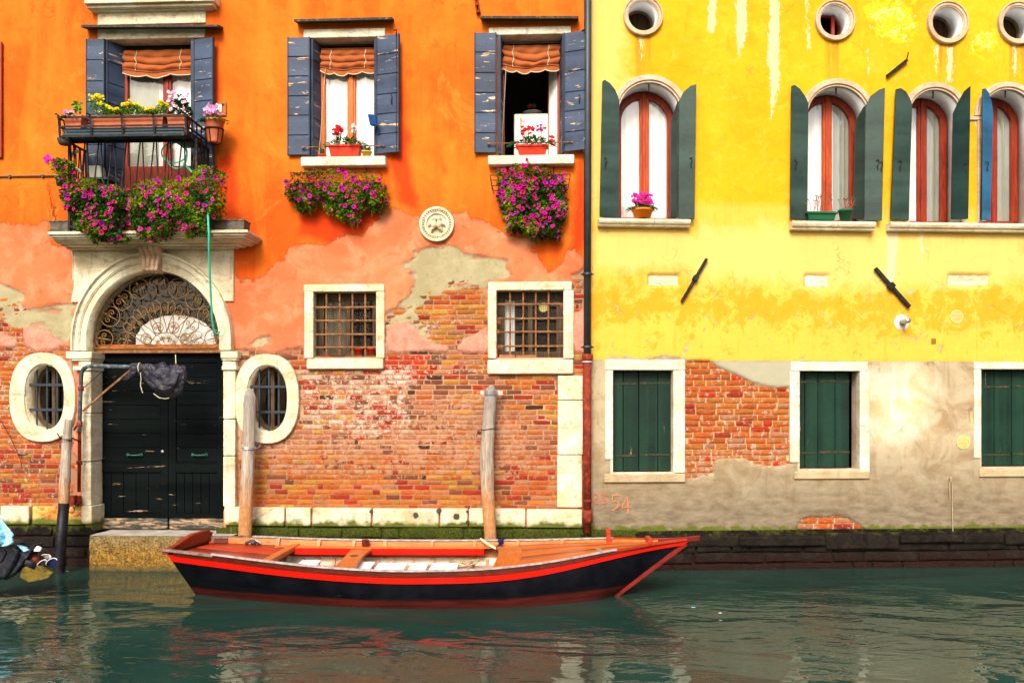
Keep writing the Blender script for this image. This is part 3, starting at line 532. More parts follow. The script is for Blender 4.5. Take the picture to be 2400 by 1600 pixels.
ywhite = Q('G', [(1330, 600), (1560, 590), (1600, 700), (1560, 900), (1400, 980), (1340, 860)]); ypale = Q('F', [(-100, -900), (255, -900), (255, 480), (100, 1180), (-100, 1300)]); ypale2 = Q('F', [(60, 1180), (2400, 1180), (2400, 1500), (1300, 1560), (60, 1430)])
ydrip = [Q('F', a) for a in ([(668, -800), (722, -800), (720, 120), (700, 195), (680, 160)], [(825, -800), (885, -800), (880, 200), (845, 310), (825, 200)], [(975, -800), (1050, -800), (1055, 300), (1060, 420), (1035, 520), (1010, 640), (1005, 400), (990, 300), (1005, 120)], [(1180, -800), (1215, -800), (1210, 120), (1220, 240), (1208, 300), (1200, 120)], [(315, 190), (335, 190), (330, 300), (322, 320)], [(2290, 240), (2315, 240), (2305, 400), (2295, 430)], [(1940, 240), (1975, 260), (1970, 430), (1945, 440)], [(1880, 250), (1900, 250), (1895, 380), (1885, 400)], [(1520, 260), (1528, 260), (1526, 400)], [(1630, 1220), (1690, 1220), (1660, 1500), (1620, 1500)], [(1790, 1220), (1820, 1220), (1810, 1400)])]
ymot = Q('F', [(1480, 20), (1760, 10), (1800, 150), (1700, 260), (1600, 220), (1540, 140)]); ymot2 = Q('F', [(2060, 160), (2230, 150), (2220, 260), (2080, 300)])
YA = []                        # arched windows: centre, spring, radius, sill
def aw(xc, ys, xl, xr, ytop, ysill):
    c = RH.p('F', xc, ys); r = (RH.p('F', xr, ys)[0] - RH.p('F', xl, ys)[0]) / 2; zt = RH.p('F', xc, ytop)[1]; return (c[0], zt - r * 1.0, r, RH.p('F', xc, ysill, .14)[1])
YA = [aw(367, 600, 200, 530, 442, 1153), aw(1362, 625, 1200, 1522, 462, 1165), aw(1878, 630, 1740, 2015, 480, 1170), aw(2262, 630, 2125, 2400, 478, 1170)]
YO = [(*RH.p('F', x, y), RH.p('F', x + r, y)[0] - RH.p('F', x, y)[0]) for x, y, r in ((330, 90, 104), (1345, 115, 104), (1942, 126, 108), (2314, 128, 108))]
G1 = RH.rect('G', 150, 600, 428, 1072); G2 = RH.rect('G', 1008, 605, 1284, 1056); G3 = RH.rect('G', 1842, 597, 2130, 1047)
NI = [RH.rect('G', 312, 163, 455, 217), RH.rect('G', 1032, 163, 1143, 222), RH.rect('G', 1690, 162, 1882, 217)]
holesR = [arch(c, zs, r + .01, z0) for c, zs, r, z0 in YA] + [oval(u, z, r * .74, r * .74) for u, z, r in YO] + [grow(g) for g in (G1, G2, G3)]
def attrsR(U, Z):
    n2 = fbm(U, Z, 4.0, 5, 40) * .12
    ni = np.maximum.reduce([sdf(U, Z, rectp(*r)) for r in NI])
    return {'yellow': sdf(U, Z, ylow), 'rag': np.clip(sdf(U, Z, Q('G', [(100, 520), (620, 520), (620, 580), (100, 580)])) * 20 + .3, .12, 1), 'brick': np.maximum.reduce([sdf(U, Z, p) for p in (yb1, yb2, ybx)]) + n2 * .22,
            'pale': np.maximum(sdf(U, Z, ypale), sdf(U, Z, ypale2) - .03) + n2 * .5, 'drip': np.maximum.reduce([sdf(U, Z, p) for p in ydrip]), 'mottle': np.clip(np.maximum(sdf(U, Z, ymot), sdf(U, Z, ymot2)), -.4, .10) * 1.5 - .05,
            'dirt': np.clip(np.maximum.reduce([np.clip(1 - np.abs(U - c_) / (w_ * 1.0), 0, .35) * 3 * (Z < zb_) * np.clip(1 - (zb_ - Z) / .8, 0, 1) for c_, w_, zb_ in [(a_[0], a_[2] * 1.5, a_[3] - .18) for a_ in YA] + [(o_[0], o_[2] * .5, o_[1] - o_[2]) for o_ in YO]]), 0, 1), 'white': np.clip(sdf(U, Z, ywhite), -1, .3) + fbm(U, Z, 3, 4, 3) * .5, 'patch': sdf(U, Z, ypat) + n2 * .1, 'niche': ni}
def depthR(U, Z, A):
    b = np.clip(A['brick'] / .02 + .5, 0, 1); y = np.clip(A['yellow'] / .02 + .5, 0, 1)
    return .0 + b * .036 - y * .006 - np.clip(A['patch'] / .02 + .5, 0, 1) * .003 + np.clip(A['niche'] / .02 + .5, 0, 1) * .045 + fbm(U, Z, 1.6, 4, 15) * .014 + fbm(U, Z, 16, 3, 5) * .004
wall_grid('wall', M['ywall'], yh, .0, 8.4, .47, 9.2, .026, holesR, attrsR, depthR)
def colR(u, z, rs):
    c = pick(rs, dict(o=5, rr=1.3, og=4, r=.5, p=1)); j = rs.uniform(.85, 1.15); return tuple(min(.95, x * j) for x in c)
for yq_, sd_ in ((yb1, 9), (yb2, 10)): brickwork('brickwork', yh, lambda U, Z, yq_=yq_: sdf(U, Z, yq_), .3, 5.2, .50, 3.0, colR, lambda U, Z: np.clip(.62 - np.abs(Z - 1.15) * .9, 0, .4) + .08, lambda U, Z: .0 * U + .30, vf=.014, h=.074, lmin=.22, lmax=.28, seed=sd_, rnd=.006)

# ---------------- hidden room shells (floors, back and side walls of both houses)
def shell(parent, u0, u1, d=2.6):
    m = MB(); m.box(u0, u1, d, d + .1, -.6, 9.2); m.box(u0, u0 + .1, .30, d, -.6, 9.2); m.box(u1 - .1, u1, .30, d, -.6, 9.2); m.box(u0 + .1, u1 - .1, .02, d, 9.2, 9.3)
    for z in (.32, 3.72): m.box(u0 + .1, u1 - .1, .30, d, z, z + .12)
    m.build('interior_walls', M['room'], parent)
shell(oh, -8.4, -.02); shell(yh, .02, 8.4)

# ---------------- foundations
fr = lambda U, Z: np.ones(U.shape)
def fcol(u, z, rs): return (.1, .1, .1)
def found(parent, u0, u1, z1, mat, seed):
    m = MB(); m.box(u0, u1, -.005, .25, -1.2, z1 - .0); m.build('foundation', mat, parent)
    brickwork('foundation_blocks', parent, fr, u0, u1, -.30, z1 - .02, fcol, vf=-.05, h=(z1 + .28) / 6, lmin=.35, lmax=.95, joint=.02, mat=mat, seed=seed, rnd=.016)
dL_, dR_ = LH.p('C', 556, 1200, .0)[0], LH.p('C', 1385, 1200, .0)[0]
found(oh, -8.4, dL_, .56, M['found_r'], 4); found(oh, dR_, -.03, .56, M['found_l'], 6); found(yh, .0, 8.4, .50, M['found_r'], 5)
m = MB()      # irregular lip of dark course under the beige plaster
rs = np.random.RandomState(4); u = .0
while u < 8.4:
    L = rs.uniform(.5, 1.3); h_ = .30 + rs.uniform(-.02, .02); m.box(u + .006, u + L - .006, -.07 - rs.rand() * .05, .0, h_ + rs.uniform(-.03, .02), .445 + rs.uniform(-.03, .02)); u += L
m.build('ledge_course', M['found_r'], yh, bevel=.02, seg=2)
# ================================================================== stonework of the orange house
def fbx(mb, F, crop, x0, y0, x1, y1, off, back=0.0):      # box given by its face in image coordinates at distance off from the wall
    u0, u1, z0, z1 = F.rect(crop, x0, y0, x1, y1, off); mb.box(u0, u1, -off, back, z0, z1); return (u0, u1, z0, z1)
def frame_rect(F, crop, inner, outer, off, depth):
    a = F.rect(crop, *inner, off); b = F.rect(crop, *outer, off); return rectp(*a), rectp(*b)
# plinth course
pm = MB(); js = [-700, -560, -380, -215]
zt, zb = LH.p('E', 900, 1424)[1], LH.p('E', 900, 1513)[1]
def plin(x0, x1, crop='E', mat='plinth', off=.05):
    m = MB(); u0 = LH.p(crop, x0, 1470 if crop == 'E' else 1060, off)[0]; u1 = LH.p(crop, x1, 1470 if crop == 'E' else 1060, off)[0]
    m.box(u0 + .004, u1 - .004, -off - random.uniform(0, .006), .1, zb + random.uniform(-.005, .005), zt + random.uniform(-.004, .004)); return m.build('plinth_block', M[mat], oh, bevel=.014, seg=2)
for a, b in ((85, 303), (308, 430), (436, 722), (729, 1050), (1054, 1190), (1194, 1469), (1473, 1744)): plin(a, b)
plin(-700, -330, 'C'); plin(-326, -2, 'C'); plin(0, 178, 'C'); plin(196, 505, 'C', 'rusty_plinth')
M['dkcement'] = simple('dark_cement', (.06, .06, .05), .95)
for x, y, r in ((937, 1458, 15), (1135, 1465, 18), (1187, 1440, 8), (1187, 1490, 9), (724, 1440, 10), (1050, 1436, 14)):
    m = MB(); u, z = LH.p('E', x, y, .05); pts = [(u + r * .0024 * random.uniform(.8, 1.25) * math.cos(t * .7), z + r * .0024 * random.uniform(.8, 1.2) * math.sin(t * .7)) for t in range(9)]; m.prism(pts, -.062, -.04); m.build('cement_plug', M['dkcement'], oh)
# quoins
for x0, y0, x1, y1 in ((1625, 784, 1746, 902), (1624, 905, 1746, 1166), (1621, 1169, 1742, 1421)):
    m = MB(); fbx(m, LH, 'E', x0, y0, x1, y1, .012, .1); m.build('quoin', M['stone'], oh, bevel=.012, seg=2)
# ---------------- barred square windows
def barred(crop, outer_top, jl, jr, inner, sill, vb, hb, off=.03):
    r = LH.rect(crop, *inner, 0); w_ = MB()
    fbx(w_, LH, crop, *outer_top, off, .12); fbx(w_, LH, crop, *jl, off, .12); fbx(w_, LH, crop, *jr, off, .12)
    win = w_.build('window', M['stone'], oh, bevel=.012, seg=2); win['label'] = 'square barred window with pale stone surround'
    rv = MB(); k = .03; rv.band(rectp(*r), rectp(r[0] - k, r[1] + k, r[2] - k, r[3] + k), .0, .34, True); rv.build('reveal', M['reveal'], win)
    sm = MB(); fbx(sm, LH, crop, *sill, off + .015, .1); sm.build('sill', M['stone'], win, bevel=.02, seg=3)
    g = MB()
    for x in vb: u = LH.p(crop, x, inner[1], 0)[0]; g.tube([(u, .045, r[2] - .01), (u + random.uniform(-.004, .004), .045, (r[2] + r[3]) / 2), (u, .045, r[3] + .01)], .0125, 6)
    for y in hb: z = LH.p(crop, inner[0], y, 0)[1]; g.tube([(r[0] - .01, .032, z), ((r[0] + r[1]) / 2, .030, z + random.uniform(-.004, .004)), (r[1] + .01, .032, z)], .0125, 6)
    for x in vb:
        u = LH.p(crop, x, inner[1], 0)[0]
        for y in hb: z = LH.p(crop, inner[0], y, 0)[1]; g.lathe((u, .04, z), [(0, -.02), (.018, -.012), (.02, 0), (.018, .012), (0, .02)], 6)
    g.build('grille', M['rustiron'], win)
    f = MB(); a, b, c, d = r; f.band(rectp(a + .09, b - .09, c + .09, d - .09), rectp(a, b, c, d), .20, .26, True); f.box((a + b) / 2 - .03, (a + b) / 2 + .03, .19, .255, c + .09, d - .09); f.build('frame', M['brownwood'], win, bevel=.004)
    p_ = MB(); p_.add([(a + .08, .232, c + .08), (b - .08, .232, c + .08), (b - .08, .232, d - .08), (a + .08, .232, d - .08)], [(0, 1, 2, 3)]); p_.build('pane', M['dimglass'], win)
    ms = MB()
    for i in range(1, 30): x = lerp(a, b, i / 30); ms.box(x - .0012, x + .0012, .100, .1015, c, d)
    for i in range(1, 30): x = lerp(c, d, i / 30); ms.box(a, b, .1025, .104, x - .0012, x + .0012)
    ms.build('insect_mesh', M['iron'], win)
    return win, r
M['brownwood'] = wood('brown_grey_window_wood', (.075, .042, .022), (.15, .10, .055), .6, (14, 14, 1))
gw1, gr1 = barred('E', (395, 342, 785, 378), (398, 378, 442, 700), (745, 378, 786, 700), (440, 378, 747, 695), (408, 703, 780, 752), (502, 566, 628, 690), (453, 518, 585, 648))
gw2, gr2 = barred('E', (1288, 330, 1692, 371), (1286, 371, 1328, 700), (1652, 371, 1702, 700), (1328, 371, 1652, 697), (1284, 706, 1700, 776), (1393, 1457, 1518, 1580), (438, 507, 573, 642))
gw2['label'] = 'square barred window beside the drainpipe with a thick cracked sill'
m = MB(); a, b, c, d = gr1; m.sheet(20, 2, lambda i, j: (lerp(a + .11, lerp(a, b, .46), i), .30 + .012 * math.sin(i * 40), lerp(c + .1, d - .1, j))); m.build('curtain', M['dimcurtain'], gw1, True)
m = MB(); a, b, c, d = gr2
for x0, x1 in ((.08, .26),): m.sheet(16, 2, lambda i, j: (lerp(lerp(a, b, x0), lerp(a, b, x1), i), .30 + .012 * math.sin(i * 34), lerp(c + .1, d - .1, j)))
m.build('curtain', M['curtain'], gw2, True)
m = MB(); u, z = LH.p('E', 1555, 455, -.22); m.tube([(u + .055 * math.cos(t * .4), .218, z + .055 * math.sin(t * .4)) for t in range(16)], .008, 5, True); m.lathe((u, .222, z), [(.0, -.003), (.05, -.003), (.05, .003), (0, .003)], 16, 'y'); m.build('fan_vent', M['vent'], gw2)
# ---------------- oval windows
def oval_win(o, O, crop, vb, hb, lab, lugs=(), p=2.35):
    m = MB(); n = 48; a = oval(*O[:2], o[2] * .98, o[3], n, p); a = oval(o[0], o[1], o[2], o[3], n, p); b = oval(*O, n, p)
    m.band(a, b, -.035, .05, True); win = m.build('window', M['stone'], oh, bevel=.012, seg=2); win['label'] = lab
    rv = MB(); rv.band(oval(o[0], o[1], o[2] - .012, o[3] - .012, n, p), oval(o[0], o[1], o[2] + .02, o[3] + .02, n, p), -.01, .34, True); rv.build('reveal', M['stone'], win, True)
    if lugs:
        l = MB(); [fbx(l, LH, crop, *g, .045, .03) for g in lugs]; l.build('lug', M['stone'], win, bevel=.01, seg=2)
    g = MB()
    for x in vb:
        u = LH.p(crop, x, 300, -.05)[0]; dx = (u - o[0]) / o[2]; hh = o[3] * (max(0, 1 - abs(dx) ** p)) ** (1 / p); g.box(u - .011, u + .011, .055, .072, o[1] - hh, o[1] + hh)
    for y in hb:
        z = LH.p(crop, 250, y, -.05)[1]; dz = (z - o[1]) / o[3]; hh = o[2] * (max(0, 1 - abs(dz) ** p)) ** (1 / p); g.box(o[0] - hh, o[0] + hh, .040, .054, z - .018, z + .018)
    g.build('grille', M['bluegrey_iron'], win, bevel=.003)
    f = MB(); f.band(oval(o[0], o[1], o[2] - .07, o[3] - .07, n, p), oval(o[0], o[1], o[2], o[3], n, p), .20, .25, True); f.box(o[0] - .022, o[0] + .022, .195, .245, o[1] - o[3] + .05, o[1] + o[3] - .05); f.build('frame', M['brownwood'], win)
    pn = MB(); pn.prism(oval(o[0], o[1], o[2] - .05, o[3] - .05, n, p), .222, .226); pn.build('pane', M['dimglass'], win)
oval_win(o1, O1, 'C', (222, 286, 348), (266, 418), 'oval barred window beside the mooring post with the black foot', ((62, 288, 150, 326),))
oval_win(o2, O2, 'E', (180, 226, 274), (838, 960), 'oval barred window half hidden by a mooring post')
# ---------------- water door portal
pt = MB(); jb = .22
ax = arch(duc, dzs, dR, dcap, 40, dtop - dzs); Ro = LH.p('B', 1955, 800)[0] - duc; rzo = LH.p('B', 1290, 118)[1] - dzs
def arc2(r, rz): return [(duc - r, dcap)] + [(duc - r * math.cos(math.pi * i / 40), dzs + rz * math.sin(math.pi * i / 40)) for i in range(41)] + [(duc + r, dcap)]
rz0 = dtop - dzs
for t0, t1, off in ((0, .42, .060), (.42, .50, .075), (.50, .80, .085), (.80, .86, .10), (.86, 1, .12)):
    pt.band(arc2(lerp(dR, Ro, t0), lerp(rz0, rzo, t0)), arc2(lerp(dR, Ro, t1), lerp(rz0, rzo, t1)), -off, .06)
portal = pt.build('portal', M['stone'], oh, bevel=.006); portal['label'] = 'pale stone arched portal of the water door'
m = MB(); m.band(arc2(dR - .004, rz0 - .004), arc2(dR + .05, rz0 + .05), -.055, .30); m.build('arch_soffit', M['stone'], portal, True)
# spandrel panel (arched cut-out), cornice, keystone
m = MB(); u0, u1, z0, z1 = LH.rect('B', 590, 80, 1950, 560, .03); N_ = 40
arcp = [(duc - Ro * math.cos(math.pi * i / N_) * .99, dzs + rzo * math.sin(math.pi * i / N_) * .99) for i in range(N_ + 1)]
inn = []; out = []
for x, z in arcp:
    if z < z0: continue
    inn.append((x, z)); 
    t = (x - duc); k = min((u1 - duc) / abs(t) if abs(t) > 1e-6 else 9e9, (z1 - dzs) / max(1e-6, z - dzs)); out.append((duc + t * k, dzs + (z - dzs) * k))
out[0] = (u0, inn[0][1]); out[-1] = (u1, inn[-1][1])
cs = sorted(range(len(out)), key=lambda i: (abs(out[i][0] - u0) + abs(out[i][1] - z1)))[0]; out[cs] = (u0, z1)
cs = sorted(range(len(out)), key=lambda i: (abs(out[i][0] - u1) + abs(out[i][1] - z1)))[0]; out[cs] = (u1, z1)
m.band(inn, out, -.03, .03); m.build('spandrel', M['stone'], portal, bevel=.004)
m = MB(); r = rectp(u0 + .04, u1 - .04, z0 + .3, z1 - .045)
m.tube([(u0 + .035, -.03, z0 + .35), (u0 + .035, -.03, z1 - .04), (u1 - .035, -.03, z1 - .04), (u1 - .035, -.03, z0 + .35)], .010, 6); m.build('moulding', M['stone'], portal)
def cornice(mb, u0, u1, zt, prof):      # prof list of (projection, side inset, height from, height to)
    for off, dz0, dz1 in prof: mb.box(u0 - off * .45, u1 + off * .45, -off, .02, zt - dz1, zt - dz0)
BO = .55   # balcony projection
cu0, cu1 = LH.p('A', 335, 1470, .3)[0], LH.p('A', 1475, 1470, .3)[0]; cz = LH.p('A', 900, 1413, BO)[1]; ub0, ub1 = LH.p('A', 292, 1420, BO)[0], LH.p('A', 1517, 1420, BO)[0]
m = MB(); zc0 = LH.p('A', 900, 1525, .1)[1]; H_ = cz - zc0; ui0, ui1 = LH.p('A', 430, 1525, .06)[0], LH.p('A', 1432, 1525, .06)[0]
pr = [(1, 1, 0, .22), (.97, .97, .22, .28), (.92, .92, .28, .42), (.84, .84, .42, .56), (.72, .72, .56, .68), (.64, .64, .68, .76), (.40, .42, .76, .88), (.14, .15, .88, 1.0)]
for s_, o_, a, b in pr: m.box(lerp(ui0, ub0, s_), lerp(ui1, ub1, s_), -lerp(.08, BO, o_), .05, cz - b * H_, cz - a * H_ - (.0 if a else 0))
m.build('cornice', M['stone'], portal, bevel=.012, seg=2)
ks = MB(); ku0, ku1 = LH.p('B', 1145, 160, .16)[0], LH.p('B', 1345, 160, .16)[0]; kz1, kz0 = LH.p('B', 1250, 65, .16)[1], LH.p('B', 1250, 287, .12)[1]
NF = 5
def ksf(i, j):   # scrolled console: fluted, tapering downwards
    z = lerp(kz1, kz0, j); wd = lerp(1, .72, min(1, j * 1.25)); uc = (ku0 + ku1) / 2 + .01; x = (i - .5) * (ku1 - ku0) * wd; fl = .035 * abs(math.sin(i * math.pi * 4)) ** .7; pro = .20 - .10 * math.sin(j * math.pi * .55) + (.05 * math.exp(-((j - .88) / .07) ** 2)) + .02 * math.cos(j * 9)
    e = min(1, min(i, 1 - i) * 14); return (uc + x, -(pro + fl) * e - .02 * (1 - e), z)
ks.sheet(48, 30, ksf); ks.build('keystone', M['pinkstone'], portal, True, solid=.01)
# jambs, bases, capitals
def jamb(x0, x1, blocks, capx, basex):
    for y0, y1 in blocks:
        m = MB(); u0, u1, z0, z1 = LH.rect('C', x0, y0, x1, y1, .05); m.box(u0, u1, -.05 + random.uniform(-.004, .004), .26, z0 + .003, z1 - .003); m.build('jamb_block', M['stone'], portal, bevel=.012, seg=2)
    m = MB(); a, b = LH.p('C', capx[0], 80, .10)[0], LH.p('C', capx[1], 80, .10)[0]; jz = LH.p('C', 600, 62, .1)[1]; ja, jb_ = LH.p('C', x0, 100, .05)[0], LH.p('C', x1, 100, .05)[0]
    zz = [jz, LH.p('C', 600, 105, .1)[1], LH.p('C', 600, 118, .1)[1], LH.p('C', 600, 150, .1)[1], LH.p('C', 600, 175, .1)[1]]
    for k, (s_, o_) in enumerate(((1, .11), (.62, .09), (.2, .065), (.55, .085))): m.box(lerp(ja, a, s_), lerp(jb_, b, s_), -o_, .26, zz[k + 1] + (.002 if k < 3 else 0), zz[k])
    m.build('capital', M['stone'], portal, bevel=.008, seg=2)
    m = MB(); a, b = LH.p('C', basex[0], 1060, .09)[0], LH.p('C', basex[1], 1060, .09)[0]; bz1, bz0 = LH.p('C', 600, 1008, .09)[1], LH.p('C', 600, 1120, .09)[1]; m.box(a, b, -.09, .26, bz0, bz1); m.build('base_block', M['plinth'], portal, bevel=.014, seg=2)
    m = MB(); m.box(a + .03, b - .02, -.04, .26, bz0 - .11, bz0 - .002); m.build('base_block', M['plinth'], portal, bevel=.01)
jamb(500, 556, ((175, 440), (440, 735), (737, 1006)), (405, 562), (495, 560)); jamb(1366, 1440, ((175, 475), (477, 700), (702, 1012)), (1352, 1456), (1373, 1466))
# back filler of the arch behind the ring: reveal sides of the door recess
m = MB(); ul = LH.p('C', 556, 600, .05)[0]; ur = LH.p('C', 1366, 600, .05)[0]
# step
m = MB(); sz = LH.p('C', 900, 1166, .0)[1] ; sz = LH.p('C', 900, 1189, .30)[1]; a, b = LH.p('C', 550, 1195, .30)[0], LH.p('C', 1415, 1195, .30)[0]
SS = sz
m.sheet(70, 30, lambda i, j: (lerp(a, b, i), -.30 - .012 * math.sin(j * 3) + .07 * float(fbm(i * 5, j * 2.0, 4, 5)), lerp(-.6, sz, j)))
m.sheet(70, 12, lambda i, j: (lerp(a, b, i), lerp(-.30 + .03 * float(fbm(i * 4, 1.6, 3, 4)), .34, j), sz - .0 + .008 * float(fbm(i * 5, j, 3, 3)) * min(1, j * 6)))
m.box(a, b, -.26, .34, -.6, sz - .03); m.build('doorstep', M['algae'], oh, True)
# ---------------- door leaves
dd = .24; dx0 = duc - dR - .0; dx1 = duc + dR; mid = LH.p('C', 1030, 600, -dd)[0]; lz1 = LH.p('B', 1300, 955, -dd)[1]; lz0 = SS + .01; zrail = [lz0, LH.p('C', 900, 1080, -dd)[1]]
ua, ub_ = LH.p('C', 556, 600, -.24)[0], LH.p('C', 1375, 600, -dd)[0]
def leaf_door(x0, x1, side):
    m = MB(); m.box(x0, x1, dd + .03, dd + .06, zrail[1], lz1); st = .10
    yl = [LH.p('C', 900, y, -dd)[1] for y in (88, 122, 745, 792)]
    m.box(x0, x0 + st, dd, dd + .03, zrail[1], lz1); m.box(x1 - st, x1, dd, dd + .03, zrail[1], lz1); m.box(x0 + st, x1 - st, dd + .002, dd + .03, yl[1], lz1); m.box(x0 + st, x1 - st, dd + .002, dd + .03, yl[3], yl[2]); m.box(x0 + st, x1 - st, dd + .002, dd + .03, zrail[1], zrail[1] + .06)
    m.box(x0 + st, x1 - st, dd - .008, dd, yl[2], yl[2] + .018); m.box(x0 + st, x1 - st, dd - .008, dd, yl[3] - .018, yl[3]); m.box(x0 + st, x1 - st, dd - .006, dd, yl[1] - .015, yl[1])
    nb = 7; zz = [lerp(yl[2] + .02, yl[1] - .02, i / nb) for i in range(nb + 1)]
    for i in range(nb): m.box(x0 + st + .004, x1 - st - .004, dd + .012 + random.uniform(-.002, .003), dd + .028, zz[i] + .003, zz[i + 1] - .003)
    for i in range(5): a_, b_ = lerp(x0 + st, x1 - st, i / 5), lerp(x0 + st, x1 - st, (i + 1) / 5); m.box(a_ + .003, b_ - .003, dd + .014, dd + .03, zrail[1] + .062, yl[3] - .02)
    o = m.build('door', M['door'], oh, bevel=.004); o['label'] = ('left' if side < 0 else 'right') + ' leaf of the black green water door'
    k = MB(); k.box(x0 + .015, x1 - .005, dd - .014, dd + .05, lz0, zrail[1] - .004); k.build('kick_board', M['doorfoot'], o, bevel=.01)
    h = MB(); hx, hz = LH.p('C', 825 if side < 0 else 1222, 693, -dd); h.tube([(hx - .09, dd, hz), (hx - .09, dd - .035, hz), (hx, dd - .042, hz - .006), (hx + .09, dd - .035, hz), (hx + .09, dd, hz)], .009, 6)
    for q in (-.09, .09): h.lathe((hx + q, dd + .0, hz), [(.022, -.004), (.020, .008), (0, .012)][::-1], 10, 'y')
    h.build('handle', simple('verdigris_brass', (.015, .09, .07), .5, .2), o)
leaf_door(ua, mid - .003, -1); leaf_door(mid + .003, ub_, 1)
m = MB(); kx, kz = LH.p('C', 997, 673, -dd); m.lathe((kx, dd - .008, kz), [(0, -.012), (.016, -.008), (.016, .008), (0, .008)], 12, 'y'); m.build('lock', M['steel'], oh)
# transom bar, fanlight
tz0, tz1 = lz1, LH.p('B', 1300, 925, -.16)[1]
m = MB(); m.box(ua, ub_, .15, .20, tz0, tz0 + .05); tb = m.build('transom_bar', M['rustiron'], portal, bevel=.004)
fl = MB(); fl.box(ua, ub_, .24, .28, tz0 + .05, tz0 + .12); fan = fl.build('fanlight', M['orframe'], oh); fan['label'] = 'half round fanlight with scrolled iron grille over the water door'
fg = MB(); fg.prism([(duc - dR + .005, tz0 + .1)] + [(duc - (dR - .005) * math.cos(math.pi * i / 30), dzs + (rz0 - .005) * math.sin(math.pi * i / 30)) for i in range(31)] + [(duc + dR - .005, tz0 + .1)], .262, .266); fg.build('pane', M['dimglass'], fan)
fc = MB(); cxu, czz = LH.p('B', 1470, 900, -.4); fc.sheet(40, 14, lambda i, j: (cxu + (.13 + .42 * j) * math.cos(math.pi * i), .37 + .02 * math.sin(i * 60) + .02 * math.sin(j * 9), tz0 + .06 + .46 * j * math.sin(math.pi * i) ** .7)); fc.build('draped_cloth', M['curtain'], fan, True)
def spiral(c, r0, a0, turns, sgn, n=18, r1=.12, v=.135):
    return [(c[0] + (r0 * lerp(1, r1, i / n)) * math.cos(a0 + sgn * turns * 2 * math.pi * i / n), v, c[1] + (r0 * lerp(1, r1, i / n)) * math.sin(a0 + sgn * turns * 2 * math.pi * i / n)) for i in range(n + 1)]
sg = MB(); q = .0068
def motif(c, r, rot, ring=True):     # ring holding two spirals and a leaf
    if ring: sg.tube([(c[0] + r * math.cos(t * math.pi / 10), .135, c[1] + r * math.sin(t * math.pi / 10)) for t in range(20)], q, 5, True)
    d = Vector((math.cos(rot), math.sin(rot))); e_ = Vector((-d.y, d.x))
    for s_ in (-1, 1):
        cc = (c[0] + e_.x * s_ * r * .40 + d.x * r * .05, c[1] + e_.y * s_ * r * .40 + d.y * r * .05)
        pts = spiral(cc, r * .36, rot - s_ * math.pi / 2, 1.35, s_, 16); st = (c[0] - d.x * r * .8, .135, c[1] - d.y * r * .8); sg.tube([st] + pts, q * .85, 5)
    sg.hexa([(c[0] + d.x * r * k1 + e_.x * r * k2, .13 + k3, c[1] + d.y * r * k1 + e_.y * r * k2) for k3 in (0, .008) for k1, k2 in ((.25, 0), (.5, .13), (.85, 0), (.5, -.13))])
bc = (LH.p('B', 1385, 930, -.13)[0], tz0 + .05); RR = rz0 + (dzs - tz0)
for i in range(9):
    th = math.pi * (.04 + .92 * i / 8); rr = .132 if 0 < i < 8 else .115; rad = dR - .145; c = (duc - rad * math.cos(th), max(tz0 + .18, dzs - .02 + (rz0 - .145) * math.sin(th) - (0 if 0 < i < 8 else .03))); motif(c, rr, math.atan2(c[1] - bc[1], c[0] - bc[0]))
for i in range(8):
    th = math.pi * (.06 + .88 * i / 7); rad = dR - .40; c = (lerp(duc, bc[0], .3) - rad * math.cos(th), max(tz0 + .14, dzs - .06 + (rz0 - .40) * math.sin(th))); rot = math.atan2(c[1] - bc[1], c[0] - bc[0]); motif(c, .105, rot + math.pi, False)
    d = Vector((math.cos(rot), math.sin(rot))); e_ = Vector((-d.y, d.x))
    for s_ in (-1, 1):
        sg.tube([(bc[0] + d.x * .22, .135, bc[1] + d.y * .22), (lerp(bc[0], c[0], .6) + e_.x * s_ * .02, .135, lerp(bc[1], c[1], .6) + e_.y * s_ * .02), (c[0] + e_.x * s_ * .085 - d.x * .05, .135, c[1] + e_.y * s_ * .085 - d.y * .05), (c[0] + e_.x * s_ * .10 + d.x * .04, .135, c[1] + e_.y * s_ * .10 + d.y * .04), (c[0] + e_.x * s_ * .05 + d.x * .10, .135, c[1] + e_.y * s_ * .05 + d.y * .10), (c[0] + d.x * .06, .135, c[1] + d.y * .06)], q * .9, 5)
sg.tube([(bc[0] + .22 * math.cos(t * math.pi / 12), .135, bc[1] + .22 * math.sin(t * math.pi / 12)) for t in range(13)], q, 5)
for i in range(4): th = math.pi * (.15 + .7 * i / 3); motif((bc[0] + .30 * math.cos(th), bc[1] + .30 * math.sin(th)), .07, th); motif((bc[0] + .12 * math.cos(th), bc[1] + .03 + .11 * math.sin(th)), .055, th, False)
sg.tube([(duc - (dR - .012) * math.cos(math.pi * i / 30), .135, dzs + (rz0 - .012) * math.sin(math.pi * i / 30)) for i in range(31)], .010, 5)
sg.tube([(ua, .135, tz0 + .065), (ub_, .135, tz0 + .065)], .012, 5)
sg.build('scroll_grille', M['goldiron'], fan, True)
